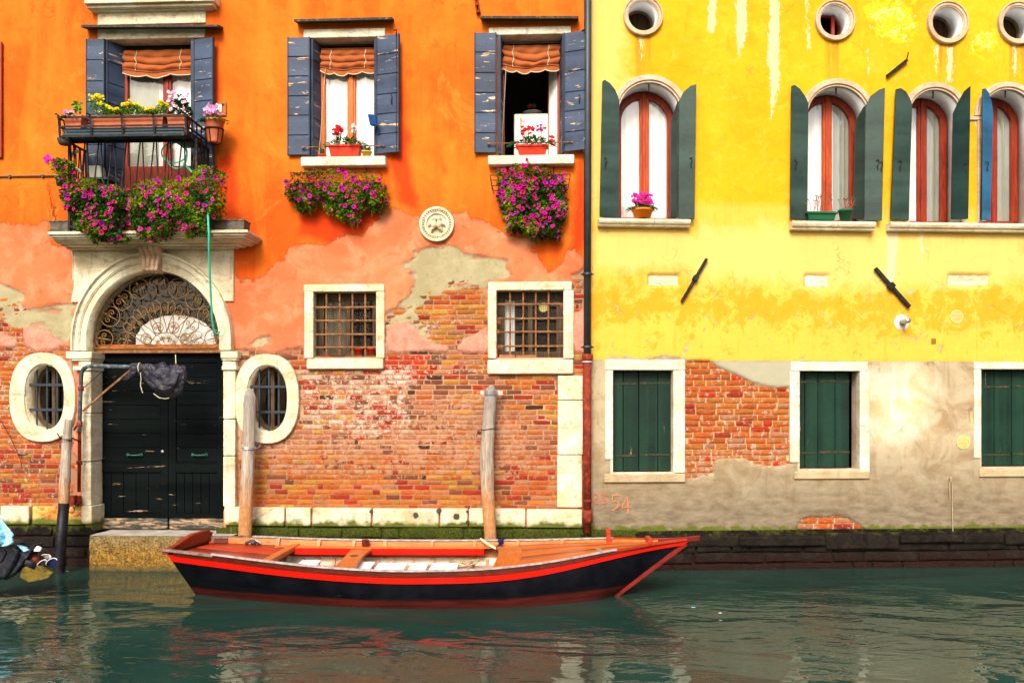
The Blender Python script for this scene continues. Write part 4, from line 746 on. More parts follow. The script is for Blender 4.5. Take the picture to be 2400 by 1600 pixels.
# ================================================================== upper windows of the orange house
def leafboards(parent, A, B, z0, z1, nb, mat, name='shutter', th=.032, side=1, edge=None, label=None, hooks=True):
    A = Vector(A); B = Vector(B); d = (B - A); L = d.length; d.normalize(); nrm = Vector((d.y, -d.x)) * side   # facing side
    m = MB(); zz = [lerp(z0, z1, i / nb) + (random.uniform(-.006, .006) if 0 < i < nb else 0) for i in range(nb + 1)]
    for i in range(nb):
        c = A + d * L / 2 + nrm * random.uniform(-.001, .002); m.obox((c.x, c.y, (zz[i] + zz[i + 1]) / 2), (d.x * (L / 2 - .001), d.y * (L / 2 - .001), 0), (nrm.x * th / 2, nrm.y * th / 2, 0), (0, 0, (zz[i + 1] - zz[i]) / 2 - .005))
    o = m.build(name, mat, parent, bevel=.005)
    e = MB(); q = A + d * L / 2 - nrm * (.004); e.obox((q.x, q.y, (z0 + z1) / 2), (d.x * (L / 2 - .004), d.y * (L / 2 - .004), 0), (nrm.x * (th / 2 - .006), nrm.y * (th / 2 - .006), 0), (0, 0, (z1 - z0) / 2 - .003))
    for P_ in (A, B): e.obox((P_.x, P_.y, (z0 + z1) / 2), (d.x * .008, d.y * .008, 0), (nrm.x * (th / 2 + .006), nrm.y * (th / 2 + .006), 0), (0, 0, (z1 - z0) / 2))
    o2 = e.build('shutter_edge', M['slate_edge'], parent, bevel=.003)
    return o
def wood_window(win, r, v, mat, stile=.055, bottom=.0, mullion=True, sash=True, glassq=True, mx=None):
    a, b, c, d = r; f = MB(); f.band(rectp(a + stile, b - stile, c + stile + bottom, d - stile), rectp(a, b, c, d), v, v + .06, True)
    m_ = mx if mx is not None else (a + b) / 2
    if mullion:
        f.box(m_ - .055, m_ + .055, v + .004, v + .056, c + stile + bottom, d - stile); f.box(m_ - .026, m_ + .026, v - .012, v + .004, c + .01, d - .01)
    f.build('frame', mat, win, bevel=.005)
    if glassq:
        p = MB()
        for x0, x1 in (((a + stile - .01, m_ - .05), (m_ + .05, b - stile + .01)) if mullion else ((a + stile - .01, b - stile + .01),)): p.add([(x0, v + .034, c + .03), (x1, v + .034, c + .03), (x1, v + .034, d - .03), (x0, v + .034, d - .03)], [(0, 1, 2, 3)])
        p.build('pane', M['glass'], win)
def curtain(win, a, b, c, d, v, mat='curtain', nf=14, amp=.018, seed=0, lace=False):
    rs = random.Random(seed); ph = [rs.uniform(0, 6) for _ in range(4)]
    fn = lambda i, j: (lerp(a, b, i), v + amp * math.sin(i * nf * 3.1 + ph[0] + .6 * math.sin(i * 9 + ph[1])) * (.5 + .5 * j) + amp * .25 * math.sin(i * nf * 6 + ph[2]), lerp(c, d, j))
    m = MB(); m.sheet(90, 6, fn); m.build('curtain', M[mat], win, True)
def blind(win, a, b, z0, z1, v, seed, tilt=0, scal=4):
    rs = random.Random(seed); ph = rs.uniform(0, 6); tk = rs.uniform(-.03, .03)
    def fn(i, j):
        z = lerp(z1, z0, j); k = j * 3.2; fold = abs(math.sin(k * math.pi)) ** .6 * .05 * (.4 + .6 * j); sag = -.035 * math.sin(i * math.pi) * j + .02 * math.sin(i * 9 + ph) * j + tilt * (abs(i - .55) - .3) * j * (1 - j) * 4
        return (lerp(a, b, i) + .01 * math.sin(j * 12), v - fold - .008 * math.sin(i * 23 + j * 7), z + sag * .6)
    m = MB(); m.sheet(46, 40, fn); o = m.build('blind', M['blind'], win, True, solid=.004)
    h = MB(); hz = .085
    def fh(i, j): p = fn(i, 1); return (p[0], p[1] + .012, p[2] + .005 - j * (hz * .55 + .030 * abs(math.sin(i * math.pi * scal)) ** .8))
    h.sheet(60, 4, fh); h.build('blind_hem', M['blind'], win, True, solid=.003)
    t = MB(); t.tube([fh(i / 60, 1) for i in range(61)], .0075, 5)
    for s_ in (.18, .80): t.tube([(fn(s_, j / 12)[0], fn(s_, j / 12)[1] - .008, fn(s_, j / 12)[2]) for j in range(13)], .005, 5)
    t.build('blind_trim', M['trim'], win)
def ledge(parent, crop, x0, y0, x1, y1, off, mat, dy=0):
    (ua_, za) = LH.p(crop, x0, y0, off); (ub2, zb_) = LH.p(crop, x1, y1, off); m = MB()
    m.hexa([(ua_, -off, za - .035), (ub2, -off, zb_ - .035), (ub2 - .0, .01, zb_ + .012), (ua_ + .0, .01, za + .012), (ua_, -off, za - .0), (ub2, -off, zb_), (ub2, .01, zb_ + .045), (ua_, .01, za + .045)])
    o = m.build('rain_board', mat, parent, bevel=.004); return o
def reveal(win, r, d=.30, mat='reveal'):
    rv = MB(); a, b, c, dd_ = r; k = .03; rv.band(rectp(a, b, c, dd_), rectp(a - k, b + k, c - k, dd_ + k), -.002, d, True); rv.build('reveal', M[mat], win)
# window 2
m = MB(); fbx(m, LH, 'D', 290, 176, 790, 229, .035, .2); win2 = m.build('window', M['whitestone'], oh, bevel=.012, seg=2); win2['label'] = 'window over the left trailing petunias, closed, with white curtains'
reveal(win2, S2); m = MB(); fbx(m, LH, 'D', 272, 957, 792, 1015, .14, .3); m.build('sill', M['whitestone'], win2, bevel=.018, seg=3)
ledge(oh, 'D', 232, 118, 832, 104, .16, M['lead'])
z0, z1 = LH.p('D', 260, 953, .05)[1], LH.p('D', 260, 228, .06)[1]
u = lambda x, y=600, o=.06, s='D': LH.p(s, x, y, o)[0]
leafboards(win2, (u(196), -.05), (u(326), -.045), z0, z1, 6, M['slate']); leafboards(win2, (S2[0] + .0, -.02), (S2[0] + .045, .20), z0, z1 - .02, 6, M['slate'])
leafboards(win2, (u(741, o=.07), -.05), (u(876, o=.12), -.12), z0, LH.p('D', 800, 215, .09)[1], 6, M['slate']); leafboards(win2, (S2[1] - .045, .17), (S2[1] - .01, -.02), z0, z1 - .02, 6, M['slate'])
wr = (S2[0] + .055, S2[1] - .01, S2[2], S2[3] - .06); wood_window(win2, wr, .19, M['orframe'], .06, mx=LH.p('D', 585, 600, -.2)[0])
curtain(win2, wr[0] + .05, wr[1] - .05, wr[2], wr[3] - .05, .252, seed=2, nf=10, amp=.008)
bz = LH.p('D', 500, 418, -.12)[1]; blind(win2, wr[0] + .02, wr[1] - .02, bz, S2[3] - .10, .15, 3, 0, 4)
m = MB(); m.tube([(wr[0] + .09, .10, bz - .01), (wr[0] + .03, .08, S2[2] + .3), (wr[0] + .01, .05, S2[2] + .02)], .006, 5); m.build('blind_cord', M['rope'], win2)
# window 3
m = MB(); fbx(m, LH, 'D', 1425, 164, 1930, 211, .035, .2); win3 = m.build('window', M['whitestone'], oh, bevel=.012, seg=2); win3['label'] = 'open window next to the drainpipe with a dark kitchen behind'
reveal(win3, S3); m = MB(); fbx(m, LH, 'D', 1420, 948, 1950, 1006, .14, .3); m.build('sill', M['whitestone'], win3, bevel=.018, seg=3)
ledge(oh, 'D', 1372, 98, 1976, 98, .16, M['lead'])
z0, z1 = LH.p('D', 1400, 940, .05)[1], LH.p('D', 1400, 200, .06)[1]
leafboards(win3, (u(1341), -.06), (u(1468), -.045), z0, z1, 6, M['slate']); leafboards(win3, (S3[0] - .0, -.02), (S3[0] + .025, .20), z0, z1 - .02, 6, M['slate'])
leafboards(win3, (u(1892, o=.07), -.05), (u(2034, o=.13), -.14), z0, LH.p('D', 1960, 193, .1)[1], 6, M['slate']); leafboards(win3, (S3[1] - .03, .18), (S3[1] - .0, -.02), z0, z1 - .02, 6, M['slate'])
wr = (S3[0] + .02, S3[1] - .03, S3[2], S3[3] - .06)
f = MB(); f.band(rectp(wr[0] + .035, wr[1] - .035, wr[2] + .04, wr[3] - .04), rectp(*wr), .19, .25, True); f.build('frame', M['redframe'], win3, bevel=.005)
sx = LH.p('D', 1787, 600, -.35)[0]; f = MB(); A_ = Vector((wr[1] - .04, .25)); B_ = Vector((sx, .52))
def along(t): return (lerp(A_.x, B_.x, t), lerp(A_.y, B_.y, t))
for t0, t1 in ((0, .1), (.88, 1)):
    p0, p1 = along(t0), along(t1); f.hexa([(p0[0], p0[1], wr[2] + .03), (p1[0], p1[1], wr[2] + .03), (p1[0] + .03, p1[1] + .03, wr[2] + .03), (p0[0] + .03, p0[1] + .03, wr[2] + .03), (p0[0], p0[1], wr[3] - .05), (p1[0], p1[1], wr[3] - .05), (p1[0] + .03, p1[1] + .03, wr[3] - .05), (p0[0] + .03, p0[1] + .03, wr[3] - .05)])
f.build('sash', M['orframe'], win3, bevel=.004)
m = MB(); m.sheet(50, 8, lambda i, j: (lerp(A_.x, B_.x, .1 + .78 * i), lerp(A_.y, B_.y, .1 + .78 * i) - .012 + .006 * math.sin(i * 60), lerp(wr[2] + .05, wr[3] - .1, j))); m.build('curtain', M['curtain'], win3, True)
bz = LH.p('D', 1600, 405, -.12)[1]; blind(win3, wr[0] + .02, wr[1] - .02, bz, S3[3] - .08, .15, 8, .22, 4)
m = MB(); m.tube([(wr[0] + .06, .12, bz - .01), (wr[0] + .0, .10, S3[2] + .02)], .006, 5); m.build('blind_cord', M['rope'], win3)
# rods across the sills, wall hooks
for win, x0, x1, y in ((win2, 285, 783, 902), (win3, 1425, 1935, 880)):
    m = MB(); a, z = LH.p('D', x0, y, .10); b, _ = LH.p('D', x1, y, .10); m.tube([(a, .0, z), (a, -.10, z), (b, -.10, z + .004), (b, .0, z + .004)], .0075, 6)
    for q_ in (a, b): m.lathe((q_, -.095, z), [(0, -.02), (.018, -.012), (.018, .012), (0, .02)], 8)
    m.build('guard_rod', M['rustiron'], win)
for win, x in ((win2, 860), (win3, 2010)):
    m = MB(); a, z = LH.p('D', x, 215, .13); b, zb2 = LH.p('D', x, 935, .13); m.tube([(a - .03, -.14, z + .05), (a + .01, -.15, z + .06), (a, -.14, z + .03), (a, -.125, z - .03), (a, -.125, zb2), (a - .02, -.14, zb2 - .01)], .008, 5)
    h, hz = LH.p('D', x - 32, 600, .12); m.tube([(h, -.12, hz + .04), (h + .012, -.14, hz), (h, -.145, hz - .05), (h + .008, -.12, hz - .08)], .007, 5); m.build('bolt_bar', M['iron'], win)
# window 1 / balcony door
m = MB(); fbx(m, LH, 'A', 597, 173, 1254, 237, .035, .2); win1 = m.build('window', M['stone'], oh, bevel=.010, seg=2); win1['label'] = 'tall balcony window with scalloped orange blind'
m = MB(); fbx(m, LH, 'A', 597, 60, 1258, 147, .03, .1); fbx(m, LH, 'A', 560, 40, 1290, 62, .09, .1); fbx(m, LH, 'A', 528, 15, 1305, 42, .15, .1); fbx(m, LH, 'A', 515, -60, 1312, 14, .20, .1); fbx(m, LH, 'A', 560, -800, 1290, -60, .03, .1); m.build('lintel', M['stone'], win1, bevel=.010, seg=2)
ledge(oh, 'A', 492, 152, 1336, 150, .18, M['lead'])
reveal(win1, S1)
z0 = S1[2] + .02; z1 = LH.p('A', 580, 238, .06)[1]; uA = lambda x, o=.06: LH.p('A', x, 600, o)[0]
leafboards(win1, (uA(530), -.05), (uA(636), -.045), z0, z1, 9, M['slate']); leafboards(win1, (S1[0] + .01, -.03), (LH.p('A', 765, 600, -.22)[0], .22), z0, z1 - .01, 9, M['slate'])
leafboards(win1, (uA(1190, .07), -.05), (uA(1308, .10), -.11), z0, LH.p('A', 1250, 236, .08)[1], 9, M['slate']); leafboards(win1, (S1[1] - .03, .18), (S1[1] - .0, -.03), z0, z1 - .01, 9, M['slate'])
wr = (LH.p('A', 762, 600, -.22)[0], S1[1] - .02, S1[2] + .01, LH.p('A', 900, 318, -.2)[1]); mx = LH.p('A', 1022, 700, -.2)[0]; bot = LH.p('A', 1022, 1015, -.2)[1] - wr[2] - .06
wood_window(win1, wr, .20, M['redframe'], .055, bot, mx=mx); m = MB()
for x0, x1 in ((wr[0] + .05, mx - .05), (mx + .05, wr[1] - .05)): m.box(x0, x1, .215, .225, wr[2] + .05, wr[2] + bot + .06); m.box(x0 + .05, x1 - .05, .208, .216, wr[2] + .12, wr[2] + bot)
m.build('lower_panel', M['redframe'], win1, bevel=.006)
m = MB(); m.box(wr[0] - .05, S1[1], .22, .26, wr[3], S1[3] + .02); m.build('header_panel', M['room'], win1)
curtain(win1, wr[0] + .02, mx - .14, wr[2] + bot, wr[3] - .02, .262, 'greycurtain', seed=5, nf=8, amp=.01); curtain(win1, mx - .16, wr[1] - .02, wr[2] + bot, wr[3], .285, seed=6, nf=7, amp=.012)
bz = LH.p('A', 950, 430, -.12)[1]; blind(win1, wr[0] + .03, wr[1] - .01, bz, wr[3] + .0, .15, 21, .10, 3)
# dark red shutter edge at the left picture border
m = MB(); a, z1_ = LH.p('A', 9, 255, .05); z0_ = LH.p('A', 5, 965, .05)[1]; m.box(a - .45, a, -.05, -.015, z0_, z1_); m.build('shutter', M['redframe'], oh, bevel=.004)['label'] = 'dark red shutter at the far left end of the wall'
# wall cable, wall box, iron bracket
m = MB(); a, z = LH.p('A', -900, 1095, .02); b, _ = LH.p('A', 372, 1094, .02); m.tube([(a, -.02, z), (b, -.02, z)], .011, 6)
for x in (60, 262): m.box(LH.p('A', x, 1094, .02)[0] - .012, LH.p('A', x, 1094, .02)[0] + .012, -.036, 0, z - .02, z + .02)
m.build('cable', M['zinc'], oh)
bx = LH.rect('A', 1324, 628, 1386, 710, .02); m = MB(); m.band(rectp(bx[0] + .022, bx[1] - .022, bx[2] + .022, bx[3] - .022), rectp(*bx), -.03, .02, True); nb = m.build('meter_niche', simple('brown_frame', (.30, .12, .05), .7), oh, bevel=.003)
nb['label'] = 'small wall box with a white switch beside the balcony'
m = MB(); x_ = (bx[0] + bx[1]) / 2; z_ = (bx[2] + bx[3]) / 2 + .01; m.prism([(x_ - .048 + .032 * math.cos(t * math.pi / 10) * 1.1, z_ + .052 * math.sin(t * math.pi / 10)) for t in range(20)], -.06, -.02); m.box(x_ - .03, x_ + .010, -.035, -.012, z_ - .05, z_ + .05); m.build('switch', M['white'], nb, bevel=.003)
m = MB(); m.tube([(x_ - .048 + .012 * math.cos(t * math.pi / 6), -.063, z_ + .010 + .015 * math.sin(t * math.pi / 6)) for t in range(12)], .003, 4, True); m.build('key_ring', M['steel'], nb)
m = MB(); p0 = LH.p('D', 1328, -120, .05); p1 = LH.p('D', 1362, 76, .05); p2 = LH.p('D', 1350, 78, .05)
d = Vector((p1[0] - p0[0], p1[1] - p0[1])).normalized(); e_ = Vector((-d.y, d.x)) * .016; L_ = (Vector(p1) - Vector(p0)).length
for k_ in (-1, 1): m.obox(((p0[0] + p1[0]) / 2 + e_.x * k_ * 1.2, -.05, (p0[1] + p1[1]) / 2 + e_.y * k_ * 1.2), (d.x * L_ / 2, 0, d.y * L_ / 2), (e_.x * .5, 0, e_.y * .5), (0, .02, 0))
for t in (.5, .78, 1): q_ = Vector(p0).lerp(Vector(p1), t); m.obox((q_.x, -.045, q_.y), (d.x * .012, 0, d.y * .012), (e_.x * 1.6, 0, e_.y * 1.6), (0, .03, 0))
m.build('iron_tie', M['rustpipe'], oh)
# ================================================================== balcony
bal = MB(); bu0, bu1 = LH.p('A', 425, 1100, .5)[0], LH.p('A', 1203, 1000, .5)[0]; zr = LH.p('A', 800, 868, .5)[1]; zf = cz + .0; zm = LH.p('A', 800, 1180, .5)[1]
for x, y in ((bu0, -.5), (bu1, -.5)): bal.box(x - .014, x + .014, y - .014, y + .014, zf, zr + .02)
for z in (zr, zf + .07): bal.box(bu0, bu1, -.512, -.488, z - .012, z + .012); bal.box(bu0 - .012, bu0 + .012, -.488, 0, z - .012, z + .012); bal.box(bu1 - .012, bu1 + .012, -.488, 0, z - .012, z + .012)
n = 11
def vbars(fn, n):
    for i in range(n):
        t0 = i / n; t1 = (i + .42) / n; t2 = (i + .84) / n; b_ = (i + .42) / n
        bal.tube([fn(t0 + .02, zr), fn(b_ - .012, zm + .08), fn(b_ - .004, zm), fn(b_, zf + .07)], .0092, 5); bal.tube([fn(t2 + .02, zr), fn(b_ + .028, zm + .08), fn(b_ + .008, zm), fn(b_, zf + .07)], .0092, 5)
        c = fn(b_, zm + .04); bal.lathe(c, [(0, -.03), (.018, -.02), (.012, 0), (.018, .02), (0, .03)], 8)
fnF = lambda t, z: (lerp(bu0 + .02, bu1 - .01, t), -.5, z); vbars(fnF, 9); fnS = lambda t, z: (bu1, lerp(-.48, -.02, t), z); vbars(fnS, 4); fnT = lambda t, z: (bu0, lerp(-.48, -.02, t), z); vbars(fnT, 4)
for t in (.20, .48, .76):
    c = fnF(t, zm - .02)
    for s_ in (-1, 1): bal.tube([(c[0] + s_ * (.01 + .035 * math.sin(k * .5)), -.505, c[2] + .03 - k * .008 + .02 * math.cos(k * .8)) for k in range(12)], .006, 5)
balc = bal.build('balcony', M['iron'], oh); balc['label'] = 'wrought iron balcony railing over the portal'
# flower-box rack along the railing
rk = MB(); rz1 = LH.p('A', 800, 712, .75)[1]; rzm = LH.p('A', 800, 772, .72)[1]; rz0 = LH.p('A', 800, 832, .70)[1]; ra = LH.p('A', 352, 720, .75)[0]; rb = LH.p('A', 1140, 720, .75)[0]; yb_, yf = -.50, -.75
for z, k in ((rz1, 0), (rzm, .012), (rz0, .03)):
    rk.box(ra + k, rb - k, yf + k, yf + k + .008, z - .012, z + .012); rk.box(rb - k - .008, rb - k, yf + k, .0 - .08, z - .012, z + .012); rk.box(ra + k, ra + k + .008, yf + k, -.45, z - .012, z + .012); rk.box(ra + k, rb - k - .16, yb_ - .004 + k * .1, yb_ + .004, z - .010, z + .010)
nb_ = 4
for i in range(nb_ + 1):
    x = lerp(ra + .012, rb - .012, i / nb_); rk.hexa([(x - .012 + 0, yf + .028, rz0), (x + .012, yf + .028, rz0), (x + .012, yf + .036, rz0), (x - .012, yf + .036, rz0), (x - .012, yf - .008, rz1 + .03), (x + .012, yf - .008, rz1 + .03), (x + .012, yf - .002, rz1 + .03), (x - .012, yf - .002, rz1 + .03)])
    rk.tube([(x, yf, rz1 + .02), (x - .01, yf - .035, rz1 + .035), (x - .02, yf - .045, rz1 + .02)], .009, 5); rk.box(x - .010, x + .010, yf + .03, yb_, rz0 - .006, rz0 + .004)
for i in range(5): y = lerp(yf + .05, -.12, i / 4); rk.box(rb - .012, rb + .0, y - .010, y + .010, rz0, rz1)
for i in range(3): y = lerp(yf + .05, -.5, i / 2); rk.box(ra, ra + .010, y - .010, y + .010, rz0, rz1)
rack = rk.build('flower_box_rack', M['iron'], oh); rack['label'] = 'iron rack holding planters along the balcony rail'
bd = MB(); bd.box(ra + .03, rb - .05, yf + .045, yf + .06, rz0 + .055, rzm - .012); bd.box(ra + .03, rb - .05, yf + .05, yf + .065, rz0 + .018, rz0 + .046); bd.box(ra + .03, rb - .05, yf + .06, yb_ - .01, rz0 + .006, rz0 + .022); bd.box(rb - .06, rb - .045, yf + .07, -.12, rz0 + .02, rzm - .01)
for i in range(3): bd.box(rb - .05 - .0, rb - .30, yf + .26 + i * .13, yf + .37 + i * .13, rz0 + .006, rz0 + .02)
bd.build('board', M['board_blue'], rack, bevel=.004)
# ================================================================== windows of the yellow house
def arch_shutter(win, crop, pts, o0, o1, u_split=None, mat='greygreen', hook=None, lab=None):
    """a leaf traced in image pixels; its distance from the wall runs from o0 at its left edge to o1 at its right edge"""
    xs = [p[0] for p in pts]; x0, x1 = min(xs), max(xs); f3 = lambda x, y: (lambda o: (*RH.p(crop, x, y, o), o))(lerp(o0, o1, (x - x0) / (x1 - x0)))
    q = [f3(x, y) for x, y in pts]; n = len(q); th = .032
    m = MB(); vs = [(u_, -o_, z_) for u_, z_, o_ in q] + [(u_, -o_ + th, z_) for u_, z_, o_ in q]
    m.add(vs, [tuple(range(n)), tuple(range(2 * n - 1, n - 1, -1))] + [(i, i + n, (i + 1) % n + n, (i + 1) % n) for i in range(n)]); o = m.build('shutter', M[mat], win, bevel=.003)
    if hook:
        h = MB()
        for (hx, hy) in hook: u_, z_, o_ = f3(hx, hy); h.tube([(u_ - .012, -o_ - .012, z_ + .07), (u_ + .014, -o_ - .02, z_ + .075), (u_ + .02, -o_ - .016, z_ + .03), (u_, -o_ - .02, z_ + .0), (u_ + .008, -o_ - .016, z_ - .05)], .0065, 5)
        h.build('hook', M['iron'], win)
    return o
def arch_window(k, ring_mat, label, mull, open_, glass_x, gcur):
    uc, zs, r, z0 = YA[k]; n = 32
    m = MB()
    for t0, t1, off in ((.0, .028, .03), (.028, .062, .05), (.062, .10, .035)):
        m.band([(uc - (r + t0) * math.cos(math.pi * i / n), zs + (r + t0) * math.sin(math.pi * i / n)) for i in range(n + 1)], [(uc - (r + t1) * math.cos(math.pi * i / n), zs + (r + t1) * math.sin(math.pi * i / n)) for i in range(n + 1)], -off, .03)
    for s_ in (-1, 1): m.box(uc + s_ * r, uc + s_ * (r + .06), -.03, .03, z0, zs)
    win = m.build('window', M['pinkstone'], yh, bevel=.006, seg=2); win['label'] = label
    rv = MB(); rv.band(arch(uc, zs, r, z0, n), arch(uc, zs, r + .05, z0, n), -.004, .43); rv.build('reveal', M['white_reveal'], win, True)
    g = r - .01; gv = .30; f = MB(); f.band(arch(uc, zs, g - .085, z0 + .09, n), arch(uc, zs, g, z0 + .0, n), gv, gv + .06); f.box(uc - g, uc + g, gv, gv + .06, z0, z0 + .09); mz = zs + g * .97
    f.build('frame', M['redframe'], win, bevel=.005); f = MB(); f.box(uc - .062, uc - .004, gv + .003, gv + .055, z0 + .09, mz - .06); f.box(uc + .004, uc + .062, gv + .003, gv + .055, z0 + .09, mz - .06); f.box(uc - .03, uc + .012, gv - .014, gv + .003, z0 + .02, mz); f.build('mullion', M['litframe'] if k < 2 else M['redframe'], win, bevel=.005)
    p = MB(); p.prism(arch(uc, zs, g - .07, z0 + .08, n), gv + .030, gv + .033); p.build('pane', M['glass'], win)
    for (a, b, mt) in gcur: curtain(win, lerp(uc - r, uc + r, a), lerp(uc - r, uc + r, b), z0 + .05, zs + r * .95, .365, mt, nf=9, seed=k * 3 + int(a * 10), amp=.010)
    h = MB(); h.box(uc - .008, uc + .008, .03, .045, zs + r - .09, zs + r + .01); h.build('keeper', M['iron'], win)
    return win
yw1 = arch_window(0, 0, 'arched window of the yellow house nearest the drainpipe', 0, 0, 0, ((0, .52, 'curtain'), (.52, 1, 'curtain')))  # white curtains added in place of the pale building reflected in the arched panes
yw2 = arch_window(1, 0, 'second arched window from the drainpipe, with two green pots on its sill', 0, 0, 0, ((0, .62, 'curtain'), (.6, 1, 'greycurtain')))
yw3 = arch_window(2, 0, 'arched window sharing a stone column with the last one', 0, 0, 0, ((0, .5, 'curtain'), (.5, 1, 'greycurtain')))
yw4 = arch_window(3, 0, 'last arched window, cut by the right picture edge, with a blue leaf', 0, 0, 0, ((0, .4, 'curtain'), (.4, 1, 'greycurtain')))
def ysill(x0, x1, y0, y1, win, brk=()):
    (a, zt_), (b, _) = RH.p('F', x0, y0, .14), RH.p('F', x1, y0, .14); zb_ = RH.p('F', x0, y1, .14)[1]; h = zt_ - zb_; cuts = [a] + [RH.p('F', x, y0, .14)[0] for x in brk] + [b]
    for i in range(len(cuts) - 1):
        m = MB(); pf = [(0, .0), (-.12, .0), (-.145, -.012), (-.150, -h * .35), (-.135, -h * .6), (-.105, -h * .72), (-.10, -h * .95), (0, -h)]; u0_, u1_ = cuts[i] + .002, cuts[i + 1] - .002
        nn = len(pf); vs = [(u_, v_, zt_ + w_) for u_ in (u0_, u1_) for v_, w_ in pf]; m.add(vs, [tuple(range(nn)), tuple(range(2 * nn - 1, nn - 1, -1))] + [(j, j + nn, (j + 1) % nn + nn, (j + 1) % nn) for j in range(nn)])
        m.box(u0_, u1_, .0, .28, zt_ - h * .8, zt_ - .002); m.build('sill', M['stone'], win, bevel=.008, seg=2)
ysill(98, 587, 1154, 1195, yw1, (395,)); ysill(1125, 1570, 1168, 1215, yw2, (1368,)); ysill(1644, 2430, 1174, 1219, yw3, (1745, 2092))
arch_shutter(yw1, 'F', [(103, 1145), (118, 430), (130, 423), (158, 440), (185, 475), (208, 530), (205, 1158)], .10, .05, hook=[(130, 870)])
arch_shutter(yw1, 'F', [(478, 1150), (482, 640), (518, 535), (518, 1155)], -.16, .02)
arch_shutter(yw1, 'F', [(522, 1160), (524, 535), (550, 485), (585, 455), (616, 446), (606, 1160)], .05, .13, hook=[(583, 870)])
arch_shutter(yw2, 'F', [(1115, 1155), (1122, 455), (1138, 450), (1165, 470), (1190, 505), (1210, 545), (1204, 1165)], .10, .05, hook=[(1138, 880)])
arch_shutter(yw2, 'F', [(1450, 1160), (1462, 640), (1508, 560), (1504, 1165)], -.18, .02)
arch_shutter(yw2, 'F', [(1506, 1168), (1512, 565), (1545, 505), (1585, 475), (1616, 465), (1600, 1168)], .05, .13, hook=[(1572, 880), (1592, 890)])
arch_shutter(yw3, 'F', [(1648, 1162), (1676, 472), (1700, 467), (1728, 485), (1748, 520), (1760, 555), (1742, 1166)], .10, .05, hook=[(1692, 885)])
arch_shutter(yw3, 'F', [(1969, 1162), (1980, 600), (2005, 545), (2040, 480), (2070, 455), (2058, 1160)], .0, .22, mat='darkgreen', hook=[(2040, 900)])
arch_shutter(yw4, 'F', [(2118, 1165), (2134, 560), (2136, 480), (2136, 1165)], .03, .04, mat='darkgreen')
arch_shutter(yw4, 'F', [(2134, 1166), (2136, 470), (2148, 468), (2166, 490), (2182, 540), (2190, 600), (2176, 1166)], .16, .06, mat='blueleaf', hook=[(2152, 890)])
# column between the twin arches
m = MB(); cu, czb = RH.p('F', 2097, 1172, .02); czt = RH.p('F', 2097, 640, .02)[1]; zc = RH.p('F', 2097, 690, .02)[1]; zn = RH.p('F', 2097, 745, .02)[1]
m.lathe((cu, .09, 0), [(0, czb), (.085, czb), (.085, czb + .06), (.065, czb + .09), (.060, zn), (.066, zn + .01), (.066, zn + .03), (.058, zn + .04), (.075, zc + .02), (.10, zc + .06), (.10, czt), (0, czt)], 20); m.build('column', M['stone'], yh, True)
m = MB(); m.box(cu - .12, cu + .12, -.035, .25, czt, czt + .05); m.build('abacus', M['pinkstone'], yh, bevel=.01)
# round windows
for k, (u_, z_, r) in enumerate(YO):
    m = MB(); n = 40
    for a, b, off in ((.74, .80, .035), (.80, .93, .045), (.93, 1.0, .06)): m.band(oval(u_, z_, r * a, r * a, n), oval(u_, z_, r * b, r * b, n), -off, .03, True)
    win = m.build('round_window', M['pinkstone'], yh, bevel=.005); win['label'] = ('round window above the first arched window', 'round window above the second arched window', 'round window above the dark green shutter', 'round window cut by the right picture edge')[k]
    rv = MB(); rv.band(oval(u_, z_, r * .735, r * .735, n), oval(u_, z_, r * .80, r * .80, n), -.02, .30, True); rv.build('reveal', M['white_reveal'], win, True)
    f = MB(); f.band(oval(u_, z_, r * .66, r * .66, n), oval(u_, z_, r * .74, r * .74, n), .25, .29, True); f.build('frame', M['redframe'] if k == 1 else M['brownwood'], win); 
    if k != 1: c_ = MB(); c_.sheet(20, 3, lambda i, j: (u_ + r * lerp(-.7, .7, i), .33 + .01 * math.sin(i * 30), z_ + r * lerp(-.7, .7, j))); c_.build('curtain', simple('brown_screen', (.035, .020, .009), .95), win)
    else: c_ = MB(); c_.box(u_ + r * .2, u_ + r * .36, .20, .24, z_ - r * .6, z_ + r * .6); c_.build('sash', M['redframe'], win)
